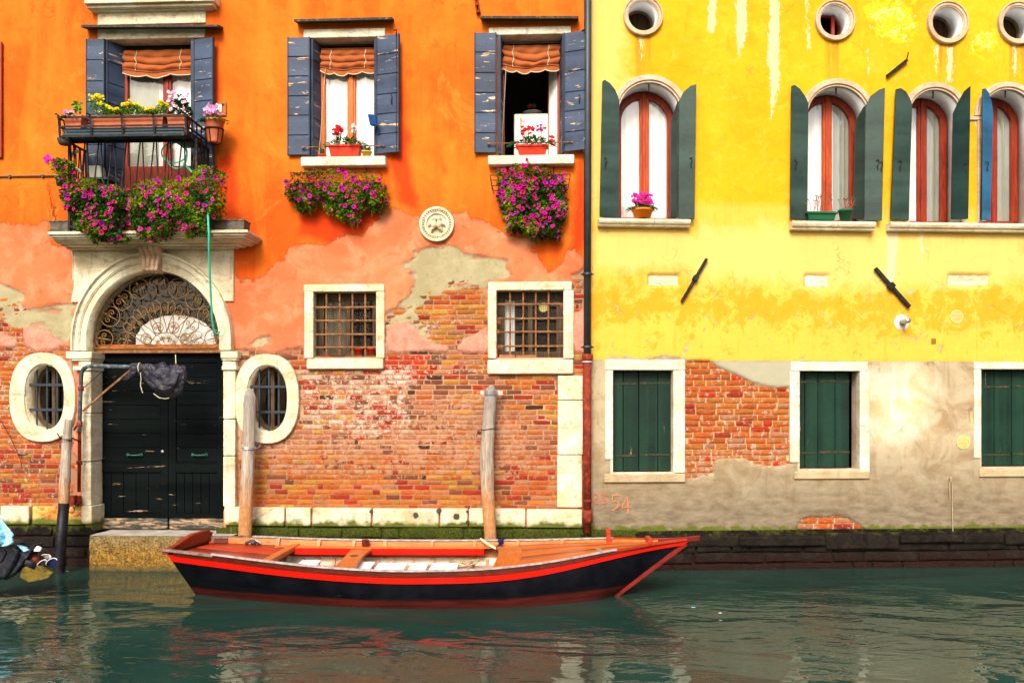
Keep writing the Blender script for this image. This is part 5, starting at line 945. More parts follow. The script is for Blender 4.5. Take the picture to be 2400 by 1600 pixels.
# ground floor windows with green board shutters
def gwin(g, top, jl, jr, sill, label, splits, battens):
    m = MB(); fbx(m, RH, 'G', *top, .022, .1); fbx(m, RH, 'G', *jl, .018, .1); fbx(m, RH, 'G', *jr, .018, .1); win = m.build('window', M['whitestone'], yh, bevel=.010, seg=2); win['label'] = label
    rv = MB(); a, b, c, d = g; rv.band(rectp(*g), rectp(a - .03, b + .03, c - .03, d + .03), -.001, .24, True); rv.build('reveal', M['pinkstone'] if g is not G1 else M['whitestone'], win)
    s = MB(); fbx(s, RH, 'G', *sill, .03, .05); s.build('sill', M['sillcement'], win, bevel=.01)
    v = .13; xs = [lerp(a, b, t) for t in splits]; tops = d - .012
    for h_ in range(2):
        m = MB(); seg_ = xs[:3] if h_ == 0 else xs[2:]
        for x0, x1 in zip(seg_[:-1], seg_[1:]): m.box(x0 + .004, x1 - .004, v, v + .03, c + .012, tops)
        o = m.build('shutter', M['green'], win, bevel=.004)
        hm = MB()
        for bt in battens: z_ = lerp(d, c, bt) + (.01 if h_ else 0); hm.box(seg_[0] + .02, seg_[-1] - (.03 if h_ == 0 else .0), v - .006, v - .0, z_ - .012, z_ + .012); [hm.lathe((lerp(seg_[0] + .05, seg_[-1] - .05, q_ / 4), v - .006, z_), [(.008, -.004), (.008, .002)], 6, 'y') for q_ in range(5)]
        hm.build('strap_hinge', simple('dark_green_iron', (.03, .04, .02), .7, .2, dirt=(.16, .08, .03)), win)
    return win
M['sillcement'] = stone('sill_cement', (.46, .36, .21), (.36, .26, .14), pit=.6)
gwin(G1, (113, 553, 483, 602), (115, 602, 151, 1012), (428, 602, 482, 1074), (110, 1078, 484, 1118), 'green shuttered ground window nearest the drainpipe', (0, .20, .46, .78, 1), (.135, .84)).data
gwin(G2, (969, 563, 1324, 606), (964, 606, 1009, 1026), (1285, 606, 1330, 1070), (984, 1068, 1332, 1102), 'green shuttered ground window to the right of the bare brick patch', (0, .15, .37, .66, .90), (.11, .84))
gwin(G3, (1811, 566, 2160, 598), (1811, 598, 1843, 1006), (2130, 598, 2170, 1050), (1836, 1056, 2160, 1092), 'green shuttered ground window cut by the right picture edge', (0, .30, .58, .80, 1), (.18, .88))
# iron wall ties, vents, pipe stub, niche stones
def tie(crop, x0, y0, x1, y1, knob=None, w_=.018, label=None, mat='iron'):
    a = Vector(RH.p(crop, x0, y0, .05)); b = Vector(RH.p(crop, x1, y1, .05)); d = (b - a); L = d.length; d.normalize(); e_ = Vector((-d.y, d.x)); c = (a + b) / 2; m = MB()
    m.obox((c.x, -.045, c.y), (d.x * L / 2, 0, d.y * L / 2), (e_.x * w_, 0, e_.y * w_), (0, .018, 0))
    if knob: k_ = a.lerp(b, knob); m.obox((k_.x, -.05, k_.y), (d.x * .035, 0, d.y * .035), (e_.x * w_ * 1.8, 0, e_.y * w_ * 1.8), (0, .03, 0)); m.box(k_.x - .02, k_.x + .02, -.03, .03, k_.y - .02, k_.y + .02)
    else: m.tube([(b.x, -.03, b.y), (b.x + .005, -.07, b.y + .09)], .01, 5)
    o = m.build('wall_tie', M[mat], yh, bevel=.004); o['label'] = label
tie('G', 582, 90, 466, 288, .46, label='thin slanting iron wall tie leaning right'); tie('G', 1356, 134, 1514, 312, .46, .024, label='thick slanting iron wall tie leaning left above the pipe stub'); tie('F', 1626, 405, 1734, 318, None, .020, label='rusty iron tie between the round windows')
for k_, (x, y, r) in enumerate(((1730, 357, 32), (1760, 933, 32))):
    u_, z_ = RH.p('G', x, y, .01); rr = r * .5 / 181; m = MB(); m.band(oval(u_, z_, rr * .86, rr * .86, 28), oval(u_, z_, rr, rr, 28), -.014, .0, True)
    m.prism(oval(u_, z_, rr * .88, rr * .88, 28), -.001, .002)
    for i in range(9): zz = lerp(-.8, .8, i / 8) * rr; hh = math.sqrt(max(0, (rr * .88) ** 2 - zz * zz)); m.box(u_ - hh, u_ + hh, -.012, -.002, z_ + zz - .0055, z_ + zz + .0055)
    o = m.build('vent_grille', M['vent'], yh); o['label'] = ('round cream louvre vent high on the yellow plaster', 'round cream louvre vent low on the beige plaster')[k_]
u_, z_ = RH.p('G', 1622, 470, .0); m = MB(); m.prism(oval(u_, z_, .036, .046, 16), -.003, .001); o = m.build('air_hole', M['room'], yh); m = MB()
for i in range(-2, 3): m.box(u_ + i * .013 - .002, u_ + i * .013 + .002, -.008, -.003, z_ - .04, z_ + .04); m.box(u_ - .032, u_ + .032, -.010, -.008, z_ + i * .015 - .002, z_ + i * .015 + .002)
m.build('air_hole_mesh', M['rustpipe'], yh)
u_, z_ = RH.p('G', 1475, 383, .0); m = MB(); m.lathe((u_, 0, z_), [(.11, .006), (.10, -.006), (.055, -.012)][::1], 20, 'y'); m.build('flue_collar', simple('grey_mortar', (.58, .56, .52), .9), yh)
m = MB(); u2, z2 = RH.p('G', 1508, 380, .20); m.tube([(u_ , 0, z_), ((u_ * .6 + u2 * .4), -.08, z_ + .003), (u2, -.20, z_ + .008)], .033, 18); m.tube([(u_ + .004, -.03, z_), (u_ + .008, -.05, z_)], .04, 18)
m.build('flue_pipe', M['steel'], yh, True)['label'] = 'short metal flue pipe sticking out of the yellow wall'
for k_, r in enumerate(NI):
    m = MB(); m.sheet(14, 6, lambda i, j: (lerp(r[0] + .01, r[1] - .01, i), .030 - .010 * float(fbm(i * 3, j * 2 + k_, 3, 4)) * 2, lerp(r[2] + .01, r[3] - .01, j))); m.build('niche_stone', M['stone'] if k_ != 1 else M['whitestone'], yh, True)
# painted numbers
def strokes(sts, mat, nm, w_):
    m = MB()
    for st in sts:
        pts = [Vector(RH.p('P', 1352.4 + x * .05 , 1107.4 + y * .05, .012)) for x, y in st]; L = len(pts); vs = []
        for i, p in enumerate(pts):
            t = (pts[min(i + 1, L - 1)] - pts[max(i - 1, 0)]).normalized(); e_ = Vector((-t.y, t.x)) * w_ * random.uniform(.8, 1.2); vs += [(p.x + e_.x, -.012, p.y + e_.y), (p.x - e_.x, -.012, p.y - e_.y)]
        m.add(vs, [(2 * i, 2 * i + 1, 2 * i + 3, 2 * i + 2) for i in range(L - 1)])
    return m.build(nm, mat, yh)
def paint(name, c, k):
    n = N(name); n.fin(c, .8); t = n.t; tr = t.nodes.new('ShaderNodeBsdfTransparent'); mx = t.nodes.new('ShaderNodeMixShader'); t.links.new(n.rng(n.noise(55, 6, .7), k, k + .12, 0, .85), mx.inputs[0]); t.links.new(tr.outputs[0], mx.inputs[1]); t.links.new(n.b.outputs[0], mx.inputs[2]); t.links.new(mx.outputs[0], n.out.inputs[0]); return n.m
strokes([[(240, 540), (330, 520), (410, 580), (400, 680), (300, 790), (230, 960), (330, 960), (440, 900)], [(540, 560), (640, 520), (740, 580), (740, 680), (640, 740), (760, 800), (820, 880), (740, 960), (600, 940)]], paint('faded_red_paint', (.75, .10, .04), .42), 'painted_number', .010)['label'] = 'faded red painted number 23'
strokes([[(1400, 575), (1230, 590), (1070, 610), (1080, 700), (1095, 900), (1230, 830), (1340, 880), (1380, 1000), (1330, 1120), (1220, 1210), (1070, 1290)], [(1780, 650), (1660, 850), (1560, 1050), (1520, 1180), (1640, 1140), (1800, 1130), (1960, 1110)], [(1770, 760), (1790, 950), (1800, 1200), (1800, 1440)]], paint('orange_red_paint', (.80, .20, .07), .34), 'painted_number', .007)['label'] = 'orange red painted number 54'
# ================================================================== drainpipe between the houses
def wd(x, y, off): u_, z_ = LH.p('P', x, y, off); return LH.world(u_, -off, z_)
dp = thing('drainpipe', 'tall drainpipe at the joint of the two houses, dark zinc above and rusty red below', 'drainpipe', None, (0.80, -.13, .5))
px = wd(1349, 600, .12); X0 = px.x; Y0 = px.y; zj = wd(1349, 822, .12).z; zb0 = wd(1349, 1222, .12).z
m = MB(); m.tube([(X0 + .01, Y0, 9.3), (X0 + .004, Y0, 6), (X0, Y0, zj)], .047, 14)
for y in (630, 797): z_ = wd(1349, y, .12).z; m.lathe((X0, Y0, z_), [(.05, -.02), (.060, -.016), (.060, .016), (.05, .02)], 14); m.box(X0 - .08, X0 + .08, Y0 - .01, Y0 + .01, z_ - .008, z_ + .008)
m.build('upper_pipe', M['zinc'], dp, True)
m = MB(); m.tube([(X0, Y0, zj), (X0 - .004, Y0, zb0)], .052, 14)
for y, r_, h in ((822, .07, .05), (1186, .066, .09), (1150, .06, .02)): z_ = wd(1349, y, .12).z; m.lathe((X0, Y0, z_), [(.05, -h), (r_, -h + .01), (r_, h - .01), (.05, h)], 14)
m.build('lower_pipe', M['rustpipe'], dp, True); m = MB(); z_ = wd(1349, 829, .12).z; m.lathe((X0, Y0, z_), [(.055, -.02), (.068, -.016), (.068, .014), (.055, .02)], 14); m.build('white_collar', M['whiteplastic'], dp, True)
# ================================================================== plants
def jit(c, k, rs): j = rs.uniform(1 - k, 1 + k); return tuple(min(.98, x * j) for x in c)
def leaf_quad(mb, p, d, n, L, w_):
    p = Vector(p); d = Vector(d).normalized(); s = d.cross(Vector(n)); s = s.normalized() if s.length > 1e-5 else d.orthogonal().normalized(); up = s.cross(d)
    mb.add([p, p + d * L * .5 + s * w_ + up * w_ * .35, p + d * L, p + d * L * .5 - s * w_ + up * w_ * .35, p + d * L * .5], [(0, 4, 1), (4, 2, 1), (0, 3, 4), (4, 3, 2)])
def rv(rs): v = Vector((rs.gauss(0, 1), rs.gauss(0, 1), rs.gauss(0, 1))); return v.normalized()
def petunia(mb, p, nrm, r, c, rs):
    nrm = Vector(nrm).normalized(); a = nrm.orthogonal().normalized(); b = nrm.cross(a); p = Vector(p); ph = rs.uniform(0, 6); N_ = 10; vs = [p - nrm * r * .55]
    for i in range(N_): t = ph + 2 * math.pi * i / N_; vs.append(p + (a * math.cos(t) + b * math.sin(t)) * r * .35 - nrm * r * .12)
    for i in range(N_): t = ph + 2 * math.pi * i / N_; k = 1 if i % 2 else .84; vs.append(p + (a * math.cos(t) + b * math.sin(t)) * r * k + nrm * r * rs.uniform(-.1, .08))
    o = len(mb.f); mb.col = tuple(x * .35 for x in c); mb.add(vs, [(0, 1 + i, 1 + (i + 1) % N_) for i in range(N_)]); mb.col = c
    base = len(mb.v) - len(vs)
    for i in range(N_): mb.f.append((base + 1 + i, base + 1 + N_ + i, base + 1 + N_ + (i + 1) % N_, base + 1 + (i + 1) % N_)); mb.c.append(c)
    mb.col = None
def trailing(fac, crop, polys, label, seed, nleaf, nflow, off0, thick, dryf, group='trailing petunias', fl_r=.031, bright=.5, extra=None, base=None):
    rs = random.Random(seed); bp = base; t = thing('petunia_plant', label, 'petunia', fac, bp, group)
    regs = [fac.poly(crop, pl, off0 + thick * .6) for pl in polys]; allp = [q for r_ in regs for q in r_]; ux0, ux1 = min(q[0] for q in allp), max(q[0] for q in allp); zx0, zx1 = min(q[1] for q in allp), max(q[1] for q in allp)
    cand_u = np.array([rs.uniform(ux0, ux1) for _ in range(nleaf * 6)]); cand_z = np.array([rs.uniform(zx0, zx1) for _ in range(nleaf * 6)])
    D_ = np.maximum.reduce([sdf(cand_u, cand_z, r_) for r_ in regs]) + fbm(cand_u, cand_z, 10, 5, seed) * .14; dens = fbm(cand_u, cand_z, 7, 3, seed + 30)
    idx = [i for i in range(len(D_)) if D_[i] > -.012]
    lv = MB(); fw = MB(); dark = (.010, .040, .005); mid = (.035, .14, .006); lit = (.24, .38, .010); dry = [(.32, .12, .012), (.45, .20, .03), (.20, .06, .012), (.28, .22, .02)]
    cnt = 0; sub = idx[:nleaf]
    for i in sub:
        u_, z_, d_ = cand_u[i], cand_z[i], D_[i]; th = thick * min(1, (d_ + .02) / .09) ** .6; k = rs.random() ** .6; v_ = -(off0 + th * k); rel = (z_ - zx0) / (zx1 - zx0)
        isdry = dryf(u_, z_, rel, rs); clump = dens[i]
        if isdry: c = rs.choice(dry)
        else:
            b_ = max(0, min(1, bright + clump * 2.2 + rs.uniform(-.3, .3))); c = lc(dark, mid, b_ * 2) if b_ < .5 else lc(mid, lit, b_ * 2 - 1)
        lv.col = jit(c, .25, rs); d = rv(rs) + Vector((0, -.8, -.35)); leaf_quad(lv, (u_, v_, z_), d, rv(rs) + Vector((0, -1, .5)), rs.uniform(.024, .052) if not isdry else rs.uniform(.02, .05), rs.uniform(.009, .018) if not isdry else rs.uniform(.002, .005))
    for i in idx[::max(1, len(idx) // 90)]:
        lv.col = jit(rs.choice([(.20, .12, .03), (.08, .14, .02)]), .2, rs); u_, z_ = cand_u[i], cand_z[i]; v_ = -(off0 + thick * .5); lv.tube([(u_, v_, z_), (u_ + rs.uniform(-.03, .03), v_ - .02, z_ - .05), (u_ + rs.uniform(-.05, .05), v_ - thick * .3, z_ - rs.uniform(.08, .14))], .0018, 3)
    pl = [(.64, .001, .27), (.72, .002, .36), (.50, .001, .20), (.64, .001, .14), (.42, .002, .34)]; placed = []; j = 0; order = idx[nleaf // 2:]
    for i in order:
        if len(placed) >= nflow: break
        u_, z_, d_ = cand_u[i], cand_z[i], D_[i]; rel = (z_ - zx0) / (zx1 - zx0)
        if dryf(u_, z_, rel, rs) and rs.random() < .75: continue
        if dens[i] < rs.uniform(-.28, .06): continue
        if any((u_ - a) ** 2 + (z_ - b) ** 2 < .034 ** 2 for a, b in placed): continue
        placed.append((u_, z_)); th = thick * min(1, (d_ + .02) / .09) ** .6; petunia(fw, (u_, -(off0 + th + .012), z_), (rs.uniform(-.9, .9), -1, rs.uniform(-.5, .9)), fl_r * rs.uniform(.45, 1.2), jit(rs.choice(pl), .12, rs), rs)
    lv.col = None; lv.build('foliage', M['leaf'], t); tag(fw.build('flowers', M['petal'], t), None, None, None, 'stuff'); return t
def wires(t, segs, r=.006): m = MB(); [m.tube(s_, r, 5) for s_ in segs]; m.build('wire_rack', M['iron'], t)
base2 = (*((LH.p('D', 500, 1100, .1)[0]), -.1), LH.p('D', 500, 1090, .1)[1])
p2 = trailing(LH, 'D', [[(178, 1130), (215, 1065), (300, 1040), (420, 1025), (480, 1020), (560, 1045), (640, 1055), (720, 1060), (760, 1090), (790, 1110), (800, 1190), (795, 1240), (760, 1285), (720, 1300), (700, 1240), (650, 1270), (620, 1300), (625, 1350), (590, 1362), (540, 1350), (500, 1320), (450, 1290), (420, 1240), (380, 1230), (330, 1270), (260, 1275), (235, 1230), (190, 1200)]],
              'trailing petunias under the middle window, wide with two drooping lobes', 3, 7000, 85, .06, .24, lambda u_, z_, rel, rs: rs.random() < (.85 if rel > .72 else .25 if rel > .6 else .05), bright=.58, base=base2)
a, z_ = LH.p('D', 230, 1080, .1); b, _ = LH.p('D', 770, 1080, .1); wires(p2, [[(a, -.06, z_), (a, -.26, z_), (b, -.26, z_), (b, -.06, z_)], [(a, -.06, z_ - .13), (a, -.24, z_ - .13), (b, -.24, z_ - .13), (b, -.06, z_ - .13)]] + [[(LH.p('D', x, 1000, .05)[0], -.02, S2[2] - .12), (LH.p('D', x, 1000, .05)[0], -.02, z_)] for x in (380, 672)])
base3 = (*((LH.p('D', 1680, 1100, .1)[0]), -.1), LH.p('D', 1680, 1090, .1)[1])
p3 = trailing(LH, 'D', [[(1475, 1060), (1490, 1030), (1560, 1050), (1570, 1010), (1640, 1000), (1660, 960), (1680, 1010), (1770, 1020), (1800, 1050), (1890, 1070), (1900, 1120), (1890, 1200), (1905, 1240), (1890, 1310), (1860, 1400), (1885, 1440), (1820, 1440), (1740, 1460), (1680, 1440), (1600, 1400), (1545, 1390), (1530, 1300), (1500, 1260), (1470, 1200), (1490, 1120)]],
              'trailing petunias under the open window, a long narrow cushion full of flowers', 4, 7500, 150, .06, .26, lambda u_, z_, rel, rs: rs.random() < (.75 if rel > .80 else .35 if rel > .72 else .03), bright=.40, base=base3)
a, z_ = LH.p('D', 1438, 1092, .1); b, _ = LH.p('D', 1924, 1092, .1); wires(p3, [[(a + k * .2, -.06, z_ - k), (a + k * .2, -.24, z_ - k), (b - k * .2, -.24, z_ - k), (b - k * .2, -.06, z_ - k)] for k in (0, .06, .13, .19)] + [[(LH.p('D', x, 1000, .05)[0], -.02, S3[2] - .12), (LH.p('D', x, 1000, .05)[0], -.02, z_)] for x in (1540, 1822)] + [[(x, -.245, z_), (x + s_ * .03, -.24, z_ - .19)] for x, s_ in ((a, 1), (a + .1, .3), (b, -1), (b - .1, -.3))])
base1 = (LH.p('A', 600, 1200, .5)[0], -.5, LH.p('A', 600, 1200, .5)[1])
dr1 = lambda u_, z_, rel, rs: rs.random() < (.7 if .62 < rel < .84 else .3 if rel > .84 else .05)
p1 = trailing(LH, 'A', [[(360, 1180), (400, 1090), (520, 1085), (600, 1120), (700, 1125), (750, 1150), (780, 1230), (740, 1290), (750, 1350), (730, 1420), (760, 1470), (700, 1480), (640, 1470), (590, 1450), (540, 1460), (480, 1400), (430, 1330), (390, 1260)], [(345, 960), (420, 1000), (430, 1100), (380, 1120), (350, 1070)]],
              'trailing petunias on the left half of the balcony rail', 5, 7000, 95, .48, .30, dr1, bright=.45, base=base1)
base1b = (LH.p('A', 1000, 1200, .5)[0], -.5, LH.p('A', 1000, 1200, .5)[1])
p1b = trailing(LH, 'A', [[(760, 1260), (800, 1180), (830, 1120), (920, 1100), (1060, 1090), (1160, 1080), (1190, 1040), (1240, 1005), (1300, 1020), (1370, 1060), (1372, 1130), (1340, 1220), (1350, 1260), (1320, 1340), (1270, 1350), (1275, 1440), (1200, 1420), (1130, 1430), (1080, 1380), (1040, 1440), (960, 1450), (930, 1470), (860, 1450), (800, 1380), (790, 1310)]],
              'trailing petunias on the right half of the balcony rail, behind the hanging hose', 6, 9000, 95, .46, .30, dr1, bright=.62, base=base1b)
# ---- cyclamen-like pots
def leaves_round(mb, rs, c, rx, ry, h, n, L=.05, cols=((.015, .09, .015), (.04, .22, .03), (.02, .13, .05)), droop=.3):
    for _ in range(n):
        t = rs.uniform(0, 2 * math.pi); k = rs.random() ** .5; p = Vector((c[0] + rx * k * math.cos(t), c[1] + ry * k * math.sin(t), c[2] + h * (1 - k * k) * rs.uniform(.5, 1))); d = Vector((math.cos(t) * k, math.sin(t) * k - .3, rs.uniform(-droop, .4)))
        mb.col = jit(rs.choice(cols), .3, rs); leaf_quad(mb, p, d, Vector((rs.uniform(-.3, .3), -.5, 1)), L * rs.uniform(.7, 1.3), L * rs.uniform(.30, .45))
def cyc_flowers(mb, rs, c, rx, h0, h1, n, cols, sz=.028, stem=True, st=None):
    for _ in range(n):
        x = c[0] + rs.uniform(-rx, rx); y = c[1] + rs.uniform(-.06, .04); z = c[2] + rs.uniform(h0, h1); cc = jit(rs.choice(cols), .12, rs)
        if st is not None: st.col = (.30, .06, .03); st.tube([(c[0] + (x - c[0]) * .5, c[1], c[2]), (x, y, z)], .0022, 3)
        for k in range(5): mb.col = jit(cc, .1, rs); d = Vector((rs.uniform(-.9, .9), rs.uniform(-.7, .4), rs.uniform(.1, 1))); leaf_quad(mb, (x, y, z), d, (rs.uniform(-.5, .5), -1, .1), sz * rs.uniform(.8, 1.3), sz * .42)
def trough(mb, u0, u1, y0, y1, z0, z1, tp=.03, lip=.012):
    k = tp; mb.hexa([(u0 + k, y0 + k * .6, z0), (u1 - k, y0 + k * .6, z0), (u1 - k, y1 - k * .6, z0), (u0 + k, y1 - k * .6, z0), (u0, y0, z1), (u1, y0, z1), (u1, y1, z1), (u0, y1, z1)])
    if lip: mb.box(u0 - lip, u1 + lip, y0 - lip, y1 + lip, z1 - lip * 2.2, z1)
def rpot(c, r, h, lip=.008): return [(0, 0), (r * .72, 0), (r * .95, h * .78), (r * .95 + .001, h * .78), (r + lip, h * .80), (r + lip, h), (r - .008, h), (r - .012, h * .88), (0, h * .88)]
RED = ((.75, .01, .02), (.80, .02, .05)); PINK = ((.80, .04, .45), (.78, .02, .38)); LP = ((.80, .30, .62), (.82, .42, .70)); YEL = ((.80, .70, .01), (.82, .62, .005)); WHT = ((.84, .82, .82), (.8, .78, .82))
def boxplant(fac, crop, rect_, off, depth, pmat, label, cat, name, fol, flo, seed, group=None, zb_=None, soil=True):
    u0, u1, z0, z1 = fac.rect(crop, *rect_, off); z0 = zb_ if zb_ is not None else z0; base = ((u0 + u1) / 2, -off + depth / 2, z0); t = thing(name, label, cat, fac, base, group); rs = random.Random(seed)
    m = MB(); trough(m, u0, u1, -off, -off + depth, z0, z1); m.build('trough', M[pmat], t, bevel=.006, seg=2)
    m = MB(); m.box(u0 + .01, u1 - .01, -off + .008, -off + depth - .008, z1 - .02, z1 + .003); m.build('soil', M['soil'], t)
    lv = MB(); fw = MB(); fol(lv, rs, (u0, u1, -off + depth / 2, z1)); flo(fw, lv, rs, (u0, u1, -off + depth / 2, z1)); lv.col = None; fw.col = None; lv.build('foliage', M['leaf'], t)
    if fw.v: fw.build('flowers', M['petal'], t)
    if EXTRA: e_ = EXTRA.pop(); e_.col = None; e_.build('flowers', M['petal'], t)
    return t
EXTRA = []
def fol_c(L=.055, h=.11, n=170, ex=.06):
    return lambda lv, rs, b: leaves_round(lv, rs, ((b[0] + b[1]) / 2, b[2] - .02, b[3] - .01), (b[1] - b[0]) / 2 + ex, .12, h, n, L)
def fl_red(fw, lv, rs, b):
    w_ = b[1] - b[0]; cyc_flowers(fw, rs, (b[0] + w_ * .25, b[2], b[3]), .06, .13, .24, 26, RED, .034, st=lv); e_ = MB(); cyc_flowers(e_, rs, (b[0] + w_ * .78, b[2], b[3]), .025, .14, .26, 11, WHT, .034, st=lv); EXTRA.append(e_)
boxplant(LH, 'D', (441, 885, 638, 956), .12, .15, 'redplastic', 'red plastic trough of red and white cyclamen on the middle window sill', 'planter', 'cyclamen_planter', fol_c(), fl_red, 31, zb_=S2[2] + .001)
def fl_red2(fw, lv, rs, b):
    w_ = b[1] - b[0]; cyc_flowers(fw, rs, (b[0] + w_ * .30, b[2], b[3]), .09, .13, .22, 18, RED, .032, st=lv); cyc_flowers(fw, rs, (b[0] + w_ * .80, b[2], b[3]), .045, .16, .23, 8, RED + PINK[:1], .032, st=lv); e_ = MB(); cyc_flowers(e_, rs, (b[1] + .06, b[2] - .05, b[3]), .02, -.02, .12, 7, RED, .038); EXTRA.append(e_)
boxplant(LH, 'D', (1597, 884, 1783, 947), .12, .15, 'redplastic', 'red plastic trough of red cyclamen on the sill of the open window', 'planter', 'cyclamen_planter', fol_c(.05, .12, 240, .10), fl_red2, 32, zb_=S3[2] + .001)
def potplant(fac, c, r, h, pmat, label, name, fol, seed, prof=None, cat='potted plant'):
    t = thing(name, label, cat, fac, c); rs = random.Random(seed); m = MB(); m.lathe(c, prof or rpot(c, r, h), 22); m.build('pot', M[pmat], t, True); lv = MB(); fw = MB(); fol(lv, fw, rs, (c[0], c[1], c[2] + h * .9)); lv.col = None; fw.col = None
    if lv.v: lv.build('foliage', M['leaf'], t)
    if fw.v: fw.build('flowers', M['petal'], t)
    return t
def f_aloe(lv, fw, rs, c):
    for _ in range(46): t = rs.uniform(0, 6.28); lv.col = jit(rs.choice([(.05, .24, .02), (.02, .12, .02)]), .3, rs); leaf_quad(lv, c, (math.cos(t), math.sin(t), rs.uniform(.1, 1.6)), (0, 0, 1), rs.uniform(.07, .13), .010)
potplant(LH, (LH.p('D', 680, 940, .05)[0], -.06, S2[2] + .001), .058, .075, 'yellowpot', 'spiky succulent in a small yellow pot on the middle sill', 'potted_succulent', f_aloe, 41)
def f_cact(lv, fw, rs, c):
    lv.col = (.03, .07, .02); lv.lathe(c, [(0, 0), (.028, .005), (.034, .04), (.026, .075), (0, .085)], 12); lv.col = (.35, .32, .2)
    for _ in range(70): t = rs.uniform(0, 6.28); z = rs.uniform(0, .08); r = .032 * math.sin(min(3.1, .6 + z * 28)); lv.add([(c[0] + r * math.cos(t), c[1] + r * math.sin(t), c[2] + z), (c[0] + (r + .012) * math.cos(t), c[1] + (r + .012) * math.sin(t), c[2] + z + .004), (c[0] + r * math.cos(t), c[1] + r * math.sin(t), c[2] + z + .003)], [(0, 1, 2)])
potplant(LH, (LH.p('D', 405, 945, .05)[0], -.05, S2[2] + .001), .048, .045, 'redplastic', 'small cactus in a low red pot in the corner of the middle sill', 'potted_cactus', f_cact, 42)
# pots inside the left barred window
for k_, (x, lab) in enumerate(((661, 'left of two red flower pots behind the bars of the left square window'), (722, 'right of two red flower pots behind the bars of the left square window'))):
    c = (LH.p('E', x, 690, -.14)[0], .14, gr1[2] + .001); m = MB(); m.lathe((0, 0, 0), rpot(c, .052, .13), 18); t = single(m, 'flower_pot', M['redplastic'], lab, 'flower pot', LH, (0, 0, 0), 'red pots behind the bars', smooth=True); t.location = LH.world(*c)
# arched windows' pots
def f_pink(lv, fw, rs, c): leaves_round(lv, rs, c, .18, .10, .08, 220, .045); cyc_flowers(fw, rs, (c[0] - .01, c[1], c[2]), .125, .07, .20, 60, PINK, .032, st=lv)
yz = lambda k: YA[k][3] + .001
potplant(RH, (RH.p('F', 328, 1130, .04)[0], -.06, yz(0)), .135, .115, 'orangepot', 'pink cyclamen in an orange bowl on the sill of the first arched window', 'potted_cyclamen', f_pink, 51, prof=[(0, 0), (.10, 0), (.128, .09), (.14, .092), (.14, .115), (.12, .115), (.11, .10), (0, .10)])
def f_stems(n, h, sp):
    def g(lv, rs, b):
        for _ in range(n):
            x = rs.uniform(b[0] + .02, b[1] - .02) ; x2 = x + rs.uniform(-sp, sp); z = b[3] + rs.uniform(.4, 1) * h; lv.col = jit((.45, .12, .10), .2, rs); lv.tube([(x, b[2], b[3] - .01), ((x + x2) / 2 + .004, b[2] - .02, b[3] + (z - b[3]) * .6), (x2, b[2] - rs.uniform(0, .05), z)], .003, 4)
            for _k in range(3): lv.col = jit(rs.choice([(.10, .09, .02), (.05, .10, .02), (.30, .12, .10)]), .3, rs); leaf_quad(lv, (x2, b[2] - .02, z), (rs.uniform(-1, 1), rs.uniform(-1, .5), rs.uniform(-.2, 1)), (0, -1, .3), .025, .007)
    return g
boxplant(RH, 'F', (1205, 1121, 1362, 1167), .13, .15, 'greenplastic', 'green plastic trough of bare pink stems on the second arched window sill', 'planter', 'stem_planter', f_stems(20, .22, .05), lambda *a: None, 52, zb_=yz(1))
potplant(RH, (RH.p('F', 1408, 1140, .06)[0], -.055, yz(1)), .092, .145, 'greenplastic', 'round green pot of sprawling pink stems on the second arched window sill', 'potted_plant', lambda lv, fw, rs, c: f_stems(14, .18, .10)(lv, rs, (c[0] - .06, c[0] + .06, c[1], c[2])), 53)
# planters in the balcony rack
zp = rz0 + .024
def fol_y(lv, rs, b):
    n = 2600; w_ = b[1] - b[0]
    for _ in range(n):
        x = rs.uniform(b[0] - .02, b[1] + .02); t = (x - b[0]) / w_; h = .13 + .045 * math.sin(t * 14) + (.11 if t < .12 else 0) - .02 * t; z = b[3] + rs.random() ** .7 * h * .85; lv.col = jit(rs.choice([(.02, .10, .012), (.07, .22, .02), (.16, .34, .02)]), .3, rs); leaf_quad(lv, (x, b[2] + rs.uniform(-.10, .08), z), rv(rs) + Vector((0, -.5, .6)), rv(rs), rs.uniform(.02, .04), .006)
def flo_y(fw, lv, rs, b):
    w_ = b[1] - b[0]
    for _ in range(330):
        x = rs.uniform(b[0] - .01, b[1] + .02); t = (x - b[0]) / w_; h = .13 + .045 * math.sin(t * 14) + (.11 if t < .12 else 0) - .02 * t
        if math.sin(t * 26) < -.75: continue
        z = b[3] + h * rs.uniform(.78, 1.05); c = (x, b[2] + rs.uniform(-.12, .08), z)
        for k in range(7): fw.col = jit(rs.choice(YEL), .12, rs); a_ = k * .9; leaf_quad(fw, c, (math.cos(a_), rs.uniform(-.7, .1), math.sin(a_) * .8 + .35), (0, -1, .5), .020, .009)
def bplan(x0, x1, y0, y1, lab, nm, fol, flo, sd, off=.70, dp_=.17, mt='terracotta'): return boxplant(LH, 'A', (x0, y0, x1, y1), off, dp_, mt, lab, 'planter', nm, fol, flo, sd, zb_=zp)
bplan(552, 1000, 706, 790, 'long terracotta trough of yellow chrysanthemums in the balcony rack', 'chrysanthemum_planter', fol_y, flo_y, 61)
def fol_w(lv, rs, b):
    leaves_round(lv, rs, ((b[0] + b[1]) / 2 + .02, b[2], b[3]), .13, .10, .25, 620, .045, cols=((.02, .09, .015), (.04, .17, .02), (.015, .07, .01)))
